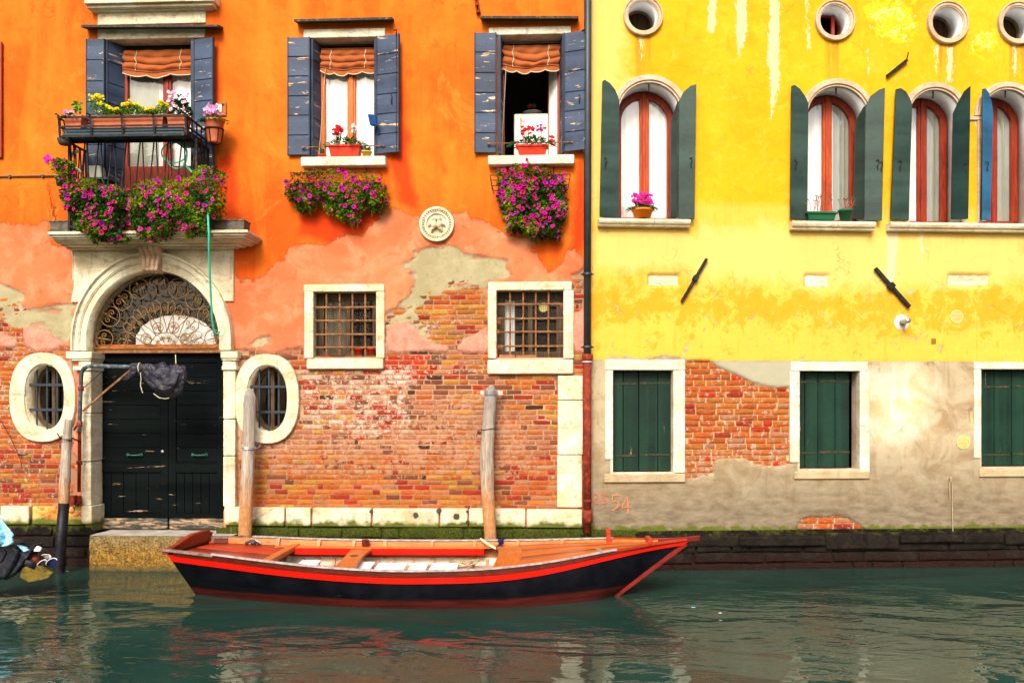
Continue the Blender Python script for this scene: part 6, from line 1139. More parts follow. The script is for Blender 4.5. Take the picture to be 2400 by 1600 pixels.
def flo_w(fw, lv, rs, b):
    for _ in range(36): petunia(fw, ((b[0] + b[1]) / 2 + rs.uniform(-.10, .16), b[2] - .10 + rs.uniform(-.03, .03), b[3] + rs.uniform(.02, .27)), (rs.uniform(-.6, .6), -1, rs.uniform(-.2, .6)), .022, jit(rs.choice([(.84, .60, .74), (.84, .40, .66), (.85, .75, .80)]), .08, rs), rs)
bplan(1018, 1140, 700, 790, 'square terracotta planter of pale pink blossoms at the right end of the balcony rack', 'blossom_planter', fol_w, flo_w, 62)
def fol_g(lv, rs, b):
    c = (b[0] + (b[1] - b[0]) * .75, b[2], b[3]); lv.col = (.05, .16, .03)
    for k in range(5): x = c[0] + rs.uniform(-.06, .04); z = c[2] + rs.uniform(.12, .26); lv.col = (.06, .16, .03); lv.tube([c, (x, c[1], z)], .004, 4); [(setattr(lv, 'col', jit(rs.choice([(.03, .22, .02), (.06, .36, .03)]), .2, rs)), leaf_quad(lv, (x, c[1], z - q * .03), (rs.uniform(-1, 1), -.5, rs.uniform(-.8, .3)), (0, -1, .6), .085, .022)) for q in range(5)]
    leaves_round(lv, rs, (b[0] + .05, b[2] - .03, b[3] - .04), .13, .1, .08, 60, .05)
def flo_p(fw, lv, rs, b): cyc_flowers(fw, rs, (b[0] + .04, b[2] - .03, b[3]), .06, .01, .08, 16, LP, .032)
bplan(388, 500, 704, 790, 'terracotta planter with a green shoot at the left end of the balcony rack', 'leafy_planter', fol_g, flo_p, 63)
# small dark flowerpot under the left corner of the rack
c = (LH.p('A', 395, 850, .62)[0], -.62, rz0 - .075); m = MB(); m.lathe(c, [(0, 0), (.06, 0), (.085, .06), (.088, .075), (0, .075)], 18); single(m, 'saucer', M['dark_box'], 'dark round saucer under the left corner of the balcony rack', 'saucer', LH, c, smooth=True)
# hanging terracotta pot on the right with ring holder
hc = (LH.p('A', 1312, 880, .28)[0], -.28, LH.p('A', 1312, 878, .28)[1]); hh = LH.p('A', 1312, 738, .28)[1] - hc[2]; hr = LH.p('A', 1372, 760, .28)[0] - hc[0]
def f_hang(lv, fw, rs, c): leaves_round(lv, rs, c, .17, .12, .08, 120, .055, cols=((.03, .16, .02), (.08, .28, .02), (.02, .09, .02))); cyc_flowers(fw, rs, (c[0] - .02, c[1] - .02, c[2]), .09, .07, .19, 14, LP, .055, st=lv)
hp = potplant(LH, hc, hr, hh, 'terracotta', 'terracotta pot of pink cyclamen hung from the right end of the balcony', 'hanging_pot', f_hang, 71, prof=[(0, .0), (hr * .60, .0), (hr * .64, .02), (hr * .86, hh * .68), (hr * .90, hh * .70), (hr * .93, hh * .90), (hr * 1.02, hh * .91), (hr * 1.04, hh), (hr * .93, hh), (hr * .9, hh * .93), (0, hh * .93)])
m = MB(); k_ = hh * .6; m.tube([(hc[0] + (hr * .90) * math.cos(t * math.pi / 12), hc[1] + hr * .90 * math.sin(t * math.pi / 12), hc[2] + k_) for t in range(24)], .009, 5, True)
for t in range(6): a_ = t * math.pi / 3 + .3; m.tube([(hc[0] + hr * .9 * math.cos(a_), hc[1] + hr * .9 * math.sin(a_), hc[2] + k_), (hc[0] + hr * .66 * math.cos(a_), hc[1] + hr * .66 * math.sin(a_), hc[2] + .0), (hc[0] + hr * .3 * math.cos(a_), hc[1] + hr * .3 * math.sin(a_), hc[2] - .015), (hc[0], hc[1], hc[2] - .018)], .007, 5)
m.tube([(hc[0] - hr * .9, hc[1], hc[2] + k_), (rb, hc[1] - .02, hc[2] + k_ + .01)], .009, 5); m.build('ring_holder', M['iron'], hp)
# weathered troughs on the cornice, dried plant
for x0, x1, y0, y1, lab in ((302, 470, 1350, 1411, 'grey weathered trough standing on the left end of the cornice'), (1292, 1496, 1345, 1411, 'grey weathered trough standing on the right end of the cornice')):
    r_ = LH.rect('A', x0, y0, x1, y1, .46); m = MB(); trough(m, r_[0], r_[1], -.46, -.24, cz + .002, r_[3], .01, .008); m.box(r_[0] - .01, r_[1] + .01, -.475, -.22, cz + .0015, cz + .03); single(m, 'stone_trough', M['dark_box'], lab, 'trough', LH, ((r_[0] + r_[1]) / 2, -.35, cz), bevel=.005)
rs = random.Random(77); lv = MB()
a, z_ = LH.p('A', 325, 1350, .4)
for k in range(7):
    x = a + rs.uniform(-.02, .05); pts = [(x, -.4, z_)]; zz = z_; xx = x
    for q_ in range(7): zz += .075 * rs.uniform(.6, 1.1); xx += rs.uniform(-.035, .012); pts.append((xx, -.4 + rs.uniform(-.02, .02), zz))
    if k > 2: pts = pts[:4]
    lv.col = (.30, .10, .03); lv.tube(pts, .0025, 3)
    for p_ in pts[1:]: [leaf_quad(lv, p_, rv(rs), rv(rs), .022, .006) for _ in range(3)]
lv.col = None; single(lv, 'dried_plant', M['leaf'], 'thin dried brown plant rising from the left trough on the cornice', 'plant', LH, (a, -.4, z_))
# left green pot with petunias by the balcony's left end
lt = LH.p('A', 370, 1110, .45); m = MB(); rs = random.Random(9); lvm = MB(); fwm = MB(); t = thing('potted_petunia', 'small potted petunia leaning out left of the balcony', 'potted plant', LH, (lt[0], -.45, lt[1])); m.lathe((lt[0], -.45, lt[1] - .06), rpot(None, .06, .11), 16); m.build('pot', M['greenplastic'], t, True)
for _ in range(420):
    k = rs.random(); x, z_ = LH.p('A', lerp(400, 325, k) + rs.uniform(-35, 35), lerp(1090, 990, k) + rs.uniform(-28, 28), .5); lvm.col = jit(rs.choice([(.25, .38, .02), (.10, .26, .02), (.40, .42, .03)]), .3, rs); leaf_quad(lvm, (x, -.5 + rs.uniform(-.06, .06), z_), rv(rs), rv(rs), .03, .009)
for _ in range(16): x, z_ = LH.p('A', rs.uniform(285, 340), rs.uniform(958, 1000), .5); petunia(fwm, (x, -.54, z_), (rs.uniform(-.6, .6), -1, .3), .026, jit((.78, .02, .45), .1, rs), rs)
lvm.col = None; lvm.build('foliage', M['leaf'], t); fwm.build('flowers', M['petal'], t)
# ================================================================== small things on and by the houses
# fridge and fruit bowl in the open kitchen
fy = .62; f0 = LH.p('D', 1580, 700, -fy); f1 = LH.p('D', 1800, 945, -fy); fz1 = f0[1]; fb = 3.84; t = thing('refrigerator', 'white refrigerator seen through the open window', 'refrigerator', LH, ((f0[0] + f1[0]) / 2, fy + .3, fb))
m = MB(); m.box(f0[0], f0[0] + .62, fy + .03, fy + .6, fb, fz1 - .005); m.build('cabinet', M['white'], t, bevel=.03, seg=3)
m = MB(); m.box(f0[0] - .0, f0[0] + .62, fy - .02, fy + .028, fb + .05, fz1); m.build('door', M['white'], t, bevel=.02, seg=3)
m = MB(); a = LH.p('D', 1640, 738, -fy + .03); m.lathe((a[0], fy - .022, a[1]), [(0, -.008), (.025, -.006), (.028, .002), (0, .002)], 16, 'y'); m.build('magnet', M['beigehose'], t); m = MB(); m.box(f0[0] + .09, f0[0] + .10, fy - .035, fy - .02, fz1 - .25, fz1 - .06); m.build('handle', M['iron'], t)
bw = LH.p('D', 1693, 682, -fy - .1); t = thing('fruit_bowl', 'glass pedestal bowl of dark fruit on top of the refrigerator', 'fruit bowl', LH, (bw[0], fy + .2, fz1)); m = MB(); m.lathe((bw[0], fy + .2, fz1), [(0, .001), (.06, .001), (.02, .03), (.03, .045), (.13, .07), (.135, .08), (0, .065)], 20); m.build('bowl', M['greycurtain'], t, True)
m = MB(); rs = random.Random(3)
for k in range(9): m.col = rs.choice([(.30, .03, .02), (.10, .10, .02), (.35, .12, .02), (.06, .02, .04)]); m.lathe((bw[0] + rs.uniform(-.08, .08), fy + .2 + rs.uniform(-.06, .06), fz1 + .11 + rs.uniform(-.01, .05)), [(.001, -.033), (.028, -.02), (.035, 0), (.028, .02), (.001, .033)], 10)
m.col = None; m.build('fruit', M['leaf'], t, True)
# blue sensor lamp on the shutter
bl = LH.p('D', 718, 740, .16); t = thing('blue_lamp', 'blue plastic lamp head clipped to the shutter of the middle window', 'lamp', LH, (bl[0], -.16, bl[1])); m = MB(); m.obox((bl[0], -.17, bl[1]), (.05, -.02, -.012), (.008, .03, 0), (-.012, -.012, .07)); m.build('lamp_head', M['blueplastic'], t, bevel=.014, seg=3)
m = MB(); m.tube([(bl[0] + .02, -.13, bl[1] - .05), (bl[0] + .05, -.10, bl[1] - .09), (bl[0] + .05, -.09, bl[1] - .15)], .010, 6); m.build('bracket', M['blueplastic'], t)
# relief medallion
mu, mz = LH.p('D', 1107, 1373, .03); mr = LH.p('D', 1107 + 106, 1373, .03)[0] - mu; t = thing('relief_medallion', 'round carved stone medallion with two small figures, set in the orange wall', 'medallion', LH, (mu, 0, mz))
m = MB(); m.band(oval(mu, mz, mr * .86, mr * .86, 48), oval(mu, mz, mr, mr, 48), -.055, .02, True); m.band(oval(mu, mz, mr * .60, mr * .60, 48), oval(mu, mz, mr * .72, mr * .72, 48), -.042, .02, True); m.prism(oval(mu, mz, mr * .9, mr * .9, 48), -.018, .02)
for i in range(36): a_ = 2 * math.pi * i / 36; c = (mu + mr * .80 * math.cos(a_), -.034, mz + mr * .80 * math.sin(a_)); m.obox(c, (math.cos(a_) * mr * .07, 0, math.sin(a_) * mr * .07), (-math.sin(a_) * mr * .035, 0, math.cos(a_) * mr * .035), (0, .016, 0))
m.build('disc', M['stone'], t, bevel=.003)
for s_ in (-1, 1):
    m = MB(); q_ = lambda x, y, v: (mu + s_ * x * mr, -v, mz + y * mr)
    m.lathe(q_(.12, .32, .05), [(.001, -.038), (.028, -.022), (.034, 0), (.028, .022), (.001, .038)], 12); m.tube([q_(.12, .24, .04), q_(.15, .08, .055), q_(.16, -.1, .055), q_(.14, -.28, .045)], [.014, .034, .036, .020], 10)
    m.tube([q_(.17, .12, .05), q_(.36, .02, .05), q_(.50, -.12, .035)], [.018, .013, .009], 8); m.tube([q_(.14, -.22, .05), q_(.30, -.28, .055), q_(.28, -.50, .04)], [.024, .018, .010], 8); m.tube([q_(.12, .1, .055), q_(.03, -.05, .06), q_(.0, -.2, .05)], [.014, .010, .008], 8)
    m.build('figure', M['stone'], t, True)
# hose: coil on the rail and hanging length
rs = random.Random(5); m = MB()
for k in range(2):
    cx_, cz_ = (1068, 935) if k == 0 else (1085, 955); rx_, rz_ = (78, 62) if k == 0 else (62, 80); m.tube([(*LH.p('A', cx_ + rx_ * math.cos(i * math.pi / 16), cz_ + rz_ * math.sin(i * math.pi / 16), .43)[:1], -.43 - .01 * k, LH.p('A', cx_ + rx_ * math.cos(i * math.pi / 16), cz_ + rz_ * math.sin(i * math.pi / 16), .43)[1]) for i in range(33)], .009, 6)
def hp_(crop, x, y, o): u_, z_ = LH.p(crop, x, y, o); return (u_, -o, z_)
m.tube([hp_('A', 1125, 1000, .42), hp_('A', 1200, 1080, .44), hp_('A', 1262, 1200, .47), hp_('A', 1272, 1290, .60), hp_('A', 1275, 1340, .80), hp_('A', 1280, 1440, .80), hp_('B', 1745, 60, .76), hp_('B', 1752, 300, .55), hp_('B', 1768, 600, .34), hp_('B', 1778, 720, .24), hp_('B', 1792, 778, .20), hp_('B', 1812, 790, .18), hp_('B', 1838, 775, .16)], .0125, 8)
single(m, 'garden_hose', M['hose'], 'green garden hose coiled on the balcony rail and hanging in front of the portal', 'hose', LH, (LH.p('A', 1200, 1100, .6)[0], -.6, LH.p('A', 1200, 1100, .6)[1]), smooth=True)
m = MB(); m.tube([hp_('A', 480, 925, .42), hp_('A', 440, 940, .42), hp_('A', 428, 975, .42), hp_('A', 445, 1010, .42), hp_('A', 470, 1035, .42), hp_('A', 500, 1060, .42)], .022, 8); c = hp_('A', 450, 980, .42); single(m, 'drain_hose', M['beigehose'], 'thick cream hose bent behind the left balcony bars', 'hose', LH, c, smooth=True)
wc = LH.rect('A', 552, 1020, 640, 1100, .3); t = thing('watering_can', 'white plastic canister standing behind the balcony bars', 'canister', LH, ((wc[0] + wc[1]) / 2, -.3, wc[2])); m = MB(); m.hexa([(wc[0] + .01, -.36, wc[2]), (wc[1], -.36, wc[2]), (wc[1], -.22, wc[2]), (wc[0] + .01, -.22, wc[2]), (wc[0], -.36, wc[3]), (wc[1] - .03, -.36, wc[3]), (wc[1] - .03, -.22, wc[3]), (wc[0], -.22, wc[3])]); m.build('body', M['greycurtain'], t, bevel=.02, seg=3)
m = MB(); m.lathe(((wc[0] + wc[1]) / 2 - .02, -.29, wc[3]), [(.025, -.01), (.025, .05), (.018, .06), (.018, .12), (0, .12)], 12); m.build('neck', M['blueplastic'], t, True)
m = MB(); m.box(wc[0] - .05, wc[1] + .1, -.42, -.12, wc[2] - .03, wc[2] - .001); m.box(wc[0], wc[0] + .03, -.4, -.14, cz, wc[2] - .03); m.box(wc[1] + .02, wc[1] + .05, -.4, -.14, cz, wc[2] - .03); single(m, 'plant_stool', M['darkgreen'], 'low dark stool under the white canister on the balcony', 'stool', LH, (wc[0], -.3, cz + .001), bevel=.004)
# pipe arm and wrapped lamp
def cp(x, y, o): u_, z_ = LH.p('C', x, y, o); return (u_, -o, z_)
t = thing('pipe_arm', 'grey pipe beside the water door, bent into an arm with rusty brace', 'pipe arm', LH, cp(495, 480, .18)); m = MB()
m.tube([cp(487, 560, .14), cp(488, 480, .15), cp(493, 320, .17), cp(497, 215, .20), cp(502, 185, .21), cp(514, 165, .22), cp(535, 154, .24), cp(570, 150, .26), cp(640, 151, .32), cp(720, 153, .38), cp(810, 155, .45)], .026, 12); m.build('upper_pipe', M['grey_pvc'], t, True)
m = MB(); m.tube([cp(487, 560, .14), cp(486, 740, .13), cp(484, 920, .12)], .022, 10)
for y in (500, 512, 742): m.lathe(cp(487, y, .14), [(.022, -.025), (.036, -.02), (.036, .02), (.022, .025)], 12)
m.lathe(cp(495, 288, .17), [(.026, -.03), (.036, -.025), (.036, .025), (.026, .03)], 12); m.tube([cp(487, 510, .14), cp(470, 515, .10), cp(455, 540, .02)], .014, 6); m.build('lower_pipe', M['rustpipe'], t, True)
m = MB(); m.tube([cp(508, 425, .17), cp(650, 300, .30), cp(812, 165, .44)], .016, 4); m.build('brace', M['rustiron'], t); m = MB(); m.tube([cp(505, 290, .17), cp(570, 235, .24), cp(632, 178, .32)], .005, 5); m.build('stay', M['iron'], t)
# plastic bag: crumpled gathered film
bc_ = [(800, 160, 22), (825, 158, 30), (852, 160, 24), (872, 168, 34), (910, 200, 62), (960, 225, 88), (1010, 238, 104), (1060, 245, 104), (1100, 235, 98), (1130, 205, 55), (1140, 165, 8)]
m = MB(); rings = []
NB = 36
for i in range(61):
    tt = i / 60 * (len(bc_) - 1); k = min(int(tt), len(bc_) - 2); f = tt - k; x, y, r = (lerp(bc_[k][q_], bc_[k + 1][q_], f) for q_ in range(3)); c = Vector(cp(x, y, .47)); rr = r / 2.613 / 185
    for j in range(NB):
        a_ = 2 * math.pi * j / NB; w_ = 1 + .16 * math.sin(a_ * 5 + i * .22) + .09 * math.sin(a_ * 9 - i * .35) + .12 * float(fbm(a_ * 1.2, i * .1, 3, 4)) ; sg_ = -rr * .15 * math.sin(a_); m.v.append((c.x + rr * .25 * math.sin(a_ * 3 + i * .5) * .4, c.y + rr * .62 * math.cos(a_) * w_, c.z + rr * math.sin(a_) * w_ + sg_)); m.c
for i in range(60):
    for j in range(NB): m.f.append((i * NB + j, i * NB + (j + 1) % NB, (i + 1) * NB + (j + 1) % NB, (i + 1) * NB + j)); m.c.append(None)
t = thing('wrapped_lamp', 'lamp bundled in a crumpled black plastic bag at the end of the pipe arm', 'wrapped lamp', LH, cp(960, 220, .47)); m.build('plastic_bag', M['bag'], t, True)
m = MB()
for k in range(9):     # gathered tail
    a_ = k / 9 * 6.28; m.tube([cp(852, 162, .47), cp(810 + 12 * math.cos(a_), 195 + 10 * math.sin(a_), .47 + .03 * math.sin(a_)), cp(765 + 20 * math.cos(a_), 228 + 10 * math.sin(a_), .47 + .04 * math.cos(a_))], [.012, .028, .010], 5)
m.build('bag_tail', M['bag'], t, True)
m = MB(); m.tube([tuple(Vector(cp(856, 162, .47)) + Vector((0, .05 * math.cos(k * .5), .062 * math.sin(k * .5)))) for k in range(13)], .006, 5, True); m.tube([cp(860, 190, .53), cp(864, 230, .54), cp(860, 270, .54), cp(874, 316, .54)], .0045, 5); m.tube([cp(940, 318, .56), cp(975, 344, .55), cp(1010, 350, .53), cp(1036, 346, .5)], .005, 5); m.tube([cp(1075, 82, .22), cp(1078, 150, .40)], .006, 5); m.build('string', M['trim'], t)
# ================================================================== mooring poles
def mpole(pts, label, mat, extra=None, name='mooring_pole', low=-.9):
    ws = []; rr = []
    for x, y, o, dpx in pts: u_, z_ = LH.p('P', x, y, o); ws.append(LH.world(u_, -o, z_)); rr.append(dpx / 2 / 181.3 * (1 - o / 11.5))
    b = ws[-1].copy(); b.z = low if low > -.5 else -.9; b.x += (ws[-1].x - ws[-2].x) * .5; ws.append(b); rr.append(rr[-1]); base = (ws[-1].x, ws[-1].y, -.9); t = thing(name, label, 'mooring pole', None, base, 'mooring poles in front of the orange house')
    P_ = []; Rr = []
    for i in range(len(ws) - 1):
        for k in range(5): P_.append(ws[i].lerp(ws[i + 1], k / 5) + Vector((random.uniform(-.003, .003), random.uniform(-.003, .003), 0))); Rr.append(lerp(rr[i], rr[i + 1], k / 5) * random.uniform(.97, 1.03))
    P_.append(ws[-1]); Rr.append(rr[-1])
    m = MB(); m.tube(P_, Rr, 18); m.v = [(x * 1, y, z + (.012 * math.sin(x * 90) if abs(z - ws[0].z) < .02 else 0)) for x, y, z in m.v]; m.build('shaft', M[mat], t, True); return t, ws, rr
pA, wa, ra_ = mpole([(157, 965, .36, 17), (154, 1005, .37, 21), (149, 1100, .40, 24), (146, 1160, .42, 24)], 'slim pale mooring pole with a black tarred foot, left of the water door', 'pole', low=.76)
m = MB(); q_ = []; 
for x, y, o, d_ in ((147, 1155, .42, 27), (140, 1240, .45, 27), (134, 1330, .48, 27)): u_, z_ = LH.p('P', x, y, o); q_.append(LH.world(u_, -o, z_))
q_.append(q_[-1] + Vector((-.02, -.02, -.8))); m.tube(q_, .066, 16); m.build('tarred_foot', M['tar'], pA, True)
m = MB()
for k, dz in enumerate((0, .012, .03)): m.tube([tuple(wa[1] + Vector((.062 * math.cos(i * .52), .062 * math.sin(i * .52), -.05 + dz + .01 * math.sin(i * .7 + k)))) for i in range(12)], .004, 4, True)
m.tube([tuple(wa[1] + Vector((-.06, -.03, -.02))), tuple(wa[1] + Vector((-.10, -.05, .06)))], .008, 4); m.tube([tuple(wa[1] + Vector((.05, .02, 0))), tuple(wa[1] + Vector((.12, .12, -.06)))], .01, 5); m.build('wire_loop', M['iron'], pA)
pB, wb_, rb_ = mpole([(575, 893, .20, 15), (574, 912, .205, 28), (572, 1000, .22, 29), (567, 1120, .26, 30), (562, 1240, .30, 31)], 'thick mooring pole with a flat top in front of the right oval window', 'pole')
m = MB(); c = wb_[2]; c = wb_[2].lerp(wb_[3], .25)
for dz in (0, .018): m.tube([tuple(c + Vector((.092 * math.cos(i * .45), .092 * math.sin(i * .45), dz + .008 * math.sin(i)))) for i in range(14)], .006, 5, True)
m.tube([tuple(c + Vector((.09, -.01, 0))), tuple(c + Vector((.14, -.03, .02))), tuple(c + Vector((.16, -.03, .06)))], .005, 5); m.build('wire_loop', M['steel'], pB)
pC, wc_, rc_ = mpole([(1128, 886, .18, 15), (1127, 905, .185, 27), (1122, 985, .20, 29), (1118, 1040, .21, 32), (1120, 1130, .25, 30), (1127, 1240, .30, 28)], 'crooked mooring pole strapped to the brick wall by a steel clamp', 'pole')
m = MB(); c = wc_[1]; c = c + Vector((0, 0, .02)); m.box(c.x - .13, c.x + .15, c.y + .06, c.y + .075, c.z - .025, c.z + .025); m.tube([tuple(c + Vector((.078 * math.cos(a_), .078 * math.sin(a_), 0))) for a_ in [math.pi + i * math.pi / 10 for i in range(11)]], .006, 4)
for dz in (-.02, 0, .02): m.tube([tuple(c + Vector((.080 * math.cos(a_), .080 * math.sin(a_), dz))) for a_ in [math.pi + i * math.pi / 10 for i in range(11)]], .010, 4)
m.build('clamp', M['steel'], pC); m = MB(); c = wc_[2]; m.tube([tuple(c + Vector((.090 * math.cos(i * .45), .090 * math.sin(i * .45), .012 * math.sin(i * .6)))) for i in range(14)], .005, 5, True); m.tube([tuple(c + Vector((-.09, -.02, 0))), tuple(c + Vector((-.13, -.02, -.03))), tuple(c + Vector((-.15, -.03, -.10)))], .005, 5); m.build('wire_loop', M['iron'], pC)
# iron ring bracket left of the door, mooring ring, old wires
m = MB(); m.box(*[LH.rect('C', 428, 942, 472, 985, .09)[i] for i in (0, 1)], -.16, -.055, *[LH.rect('C', 428, 942, 472, 1000, .09)[i] for i in (2, 3)]); m.tube([cp(486, 945, .12), cp(488, 985, .11), cp(470, 1000, .10)], .028, 8); rr_ = cp(438, 1028, .12); m.tube([(rr_[0] + .042 * math.cos(i * .5), rr_[1], rr_[2] + .045 * math.sin(i * .5)) for i in range(13)], .008, 5, True)
single(m, 'mooring_ring', M['rustpipe'], 'rusty iron bracket with a mooring ring left of the water door', 'mooring ring', LH, cp(450, 980, .1), bevel=.004)
m = MB(); m.tube([cp(-200, 300, .04), cp(0, 478, .04), cp(60, 580, .04), cp(112, 688, .05), cp(130, 740, .03), cp(132, 775, .02)], .005, 5); m.tube([cp(108, 690, .05), cp(140, 695, .05), cp(170, 690, .05)], .010, 5); single(m, 'hanging_wire', M['iron'], 'thin wire running down the brick wall to an iron hook at the far left', 'wire', LH, cp(60, 580, .04))
m = MB(); g = lambda x, y, o: (lambda q_: (q_[0], -o, q_[1]))(RH.p('G', x, y, o))
m.tube([g(1700, 1092, .01), g(1704, 1100, .05), g(1710, 1140, .03), g(1709, 1220, .02), g(1712, 1345, .03)], .006, 5); m.tube([g(1702, 1098, .05), g(1696, 1130, .04), g(1698, 1190, .03)], .005, 5); m.lathe(g(1702, 1097, .04), [(0, -.02), (.018, 0), (0, .02)], 8); single(m, 'wall_rope', M['rope'], 'grey cord hanging from a nail on the beige plaster', 'cord', RH, g(1702, 1100, .03))
# ================================================================== the boat
bt = thing('wooden_boat', 'long black and red wooden rowing boat with orange varnished inside, moored along the wall', 'boat', None, (-.9, -1.38, 0))
def cub(xs, ys, x):      # monotone-ish Catmull-Rom
    i = max(0, min(len(xs) - 2, int(np.searchsorted(xs, x) - 1))); x0, x1 = xs[i], xs[i + 1]; t = (x - x0) / (x1 - x0); t = max(-.05, min(1.05, t))
    m0 = (ys[i + 1] - ys[i - 1]) / (xs[i + 1] - xs[i - 1]) if i else (ys[1] - ys[0]) / (xs[1] - xs[0]); m1 = (ys[i + 2] - ys[i]) / (xs[i + 2] - xs[i]) if i < len(xs) - 2 else (ys[-1] - ys[-2]) / (xs[-1] - xs[-2])
    h = x1 - x0; return (2 * t ** 3 - 3 * t * t + 1) * ys[i] + (t ** 3 - 2 * t * t + t) * h * m0 + (-2 * t ** 3 + 3 * t * t) * ys[i + 1] + (t ** 3 - t * t) * h * m1
SX = [0, .11, .22, .34, .45, .52, .63, .74, .875, .955, 1.0]
TX = [-3.74, -3.14, -2.52, -1.88, -1.28, -.87, -.26, .36, 1.157, 1.66, 2.0]
NY = [-1.72, -1.93, -2.10, -2.23, -2.30, -2.30, -2.25, -2.06, -1.72, -1.54, -1.485]; NZ = [.545, .515, .470, .430, .410, .408, .420, .455, .540, .595, .63]
FX = [-3.56, -3.06, -2.45, -1.88, -1.40, -.90, -.26, .40, 1.20, 1.68, 2.0]
FY = [-.86, -.68, -.57, -.50, -.47, -.48, -.53, -.66, -1.05, -1.36, -1.445]; FZ = [.565, .53, .49, .465, .455, .455, .465, .49, .565, .60, .63]
BX = [-3.48, -3.02, -2.50, -1.92, -1.34, -.92, -.32, .28, .80, 1.02, 1.10]; BY = [-1.44, -1.64, -1.82, -1.99, -2.11, -2.14, -2.12, -2.02, -1.80, -1.60, -1.51]; BZ = [.0, -.03, -.06, -.08, -.09, -.09, -.09, -.08, -.06, -.03, .0]
GY = [-1.20, -1.00, -.87, -.77, -.70, -.70, -.75, -.92, -1.26, -1.42, -1.46]
NS = 64
def near_top(s): return Vector((cub(SX, TX, s), cub(SX, NY, s), cub(SX, NZ, s)))
def far_top(s): return Vector((cub(SX, FX, s), cub(SX, FY, s), cub(SX, FZ, s)))
def bot(s, side): return Vector((cub(SX, BX, s), cub(SX, BY if side < 0 else GY, s), cub(SX, BZ, s) - .02))
def top(s, side): return near_top(s) if side < 0 else far_top(s)
def skin(s, t, side, off=0.):
    if t < .3: q = max(0, min(1, (s - .62) / .38)); t *= 1 - .52 * q * q * (3 - 2 * q)
    a = top(s, side); b = bot(s, side); p = a.lerp(b, t); bulge = .035 * math.sin(math.pi * t) * min(1, (1 - s) * 5); p.y += side * (bulge + off); return p
def strip(name, t0, t1, mat, off=.0, th=0, s0=0, s1=1, sub=6, parent=bt, both=(-1, 1), side_off=None):
    for side in both:
        m = MB()
        if th == 0: m.sheet(NS, sub, lambda i, j: skin(lerp(s0, s1, i), lerp(t0, t1, j), side, off))
        else:
            k0 = len(m.v)
            for i in range(NS + 1):
                s = lerp(s0, s1, i / NS); a, b = skin(s, t0, side, off), skin(s, t1, side, off); c, d = skin(s, t1, side, off - th), skin(s, t0, side, off - th); m.v += [tuple(a), tuple(b), tuple(c), tuple(d)]
            for i in range(NS):
                for k in range(4): m.f.append((k0 + 4 * i + k, k0 + 4 * i + (k + 1) % 4, k0 + 4 * (i + 1) + (k + 1) % 4, k0 + 4 * (i + 1) + k)); m.c.append(None)
            m.f += [(k0, k0 + 1, k0 + 2, k0 + 3), (k0 + 4 * NS + 3, k0 + 4 * NS + 2, k0 + 4 * NS + 1, k0 + 4 * NS)]; m.c += [None, None]
        m.build(name, M[mat], parent, True if th == 0 else False)
strip('hull', .22, .60, 'hullblack'); strip('hull_bottom', .595, 1.0, 'antif', .002)
strip('red_stripe', .115, .255, 'redpaint', .012, .016); strip('strake', .0, .125, 'strake', .020, .03, .015, .985); 
# top rails
for side in (-1, 1):
    m = MB()
    for i in range(NS):
        a, b = top(lerp(.105, .87, i / NS), side), top(lerp(.105, .87, (i + 1) / NS), side); w0 = .022
        k0 = len(m.v)
        for p_ in (a, b): m.v += [(p_.x, p_.y + side * .030, p_.z - .004), (p_.x, p_.y - side * w0, p_.z - .004), (p_.x, p_.y - side * w0, p_.z + .010), (p_.x, p_.y + side * .030, p_.z + .010)]
        m.f += [(k0 + k, k0 + (k + 1) % 4, k0 + 4 + (k + 1) % 4, k0 + 4 + k) for k in range(4)]; m.c += [None] * 4
    m.build('rail', M['rail'], bt)
def lowrail(s0, s1, dz, nm):
    for side in (-1, 1):
        m = MB()
        pr_ = None; k0 = len(m.v); n = 20
        for i in range(n + 1):
            p_ = top(lerp(s0, s1, i / n), side); m.v += [(p_.x, p_.y + side * .028, p_.z + dz - .012), (p_.x, p_.y - side * .03, p_.z + dz - .012), (p_.x, p_.y - side * .03, p_.z + dz + .012), (p_.x, p_.y + side * .028, p_.z + dz + .012)]
        for i in range(n): m.f += [(k0 + 4 * i + k, k0 + 4 * i + (k + 1) % 4, k0 + 4 * i + 4 + (k + 1) % 4, k0 + 4 * i + 4 + k) for k in range(4)]; m.c += [None] * 4
        m.f += [(k0, k0 + 1, k0 + 2, k0 + 3)]; m.c += [None]
        m.build('rail', M[nm], bt)
lowrail(-.005, .108, -.012, 'railbrown'); lowrail(.868, .99, -.006, 'redwood')
# stem and transom
m = MB(); a = Vector((1.93, -1.468, .560)); b = Vector((1.12, -1.508, -.03)); d = (b - a).normalized(); q_ = Vector((-.10, 0, .05)); n_ = Vector((0, .022, 0))
up = Vector((d.z, 0, -d.x)) * .046
if up.x < 0: up = -up
m.hexa([a - n_ - up, a + n_ - up, b + n_ - up * .8, b - n_ - up * .8, a - n_ + up * .4, a + n_ + up * .4, b + n_ + up * .4, b - n_ + up * .4]); m.hexa([(1.62, -1.53, .555), (2.07, -1.49, .60), (2.07, -1.44, .60), (1.62, -1.41, .555), (1.62, -1.54, .60), (2.08, -1.49, .655), (2.08, -1.44, .655), (1.62, -1.40, .60)]); m.build('stem', M['stemred'], bt, bevel=.008, seg=2)
m = MB(); ta, tb2, tc, td = near_top(0), far_top(0), bot(0, 1), bot(0, -1); m.add([ta, tb2, tc, td], [(0, 1, 2, 3)]); m.build('transom', M['hullblack'], bt, solid=.03)
m = MB(); o_ = Vector((-.012, 0, 0)); h1 = Vector((0, 0, .055)); NT_ = 12; k0 = 0
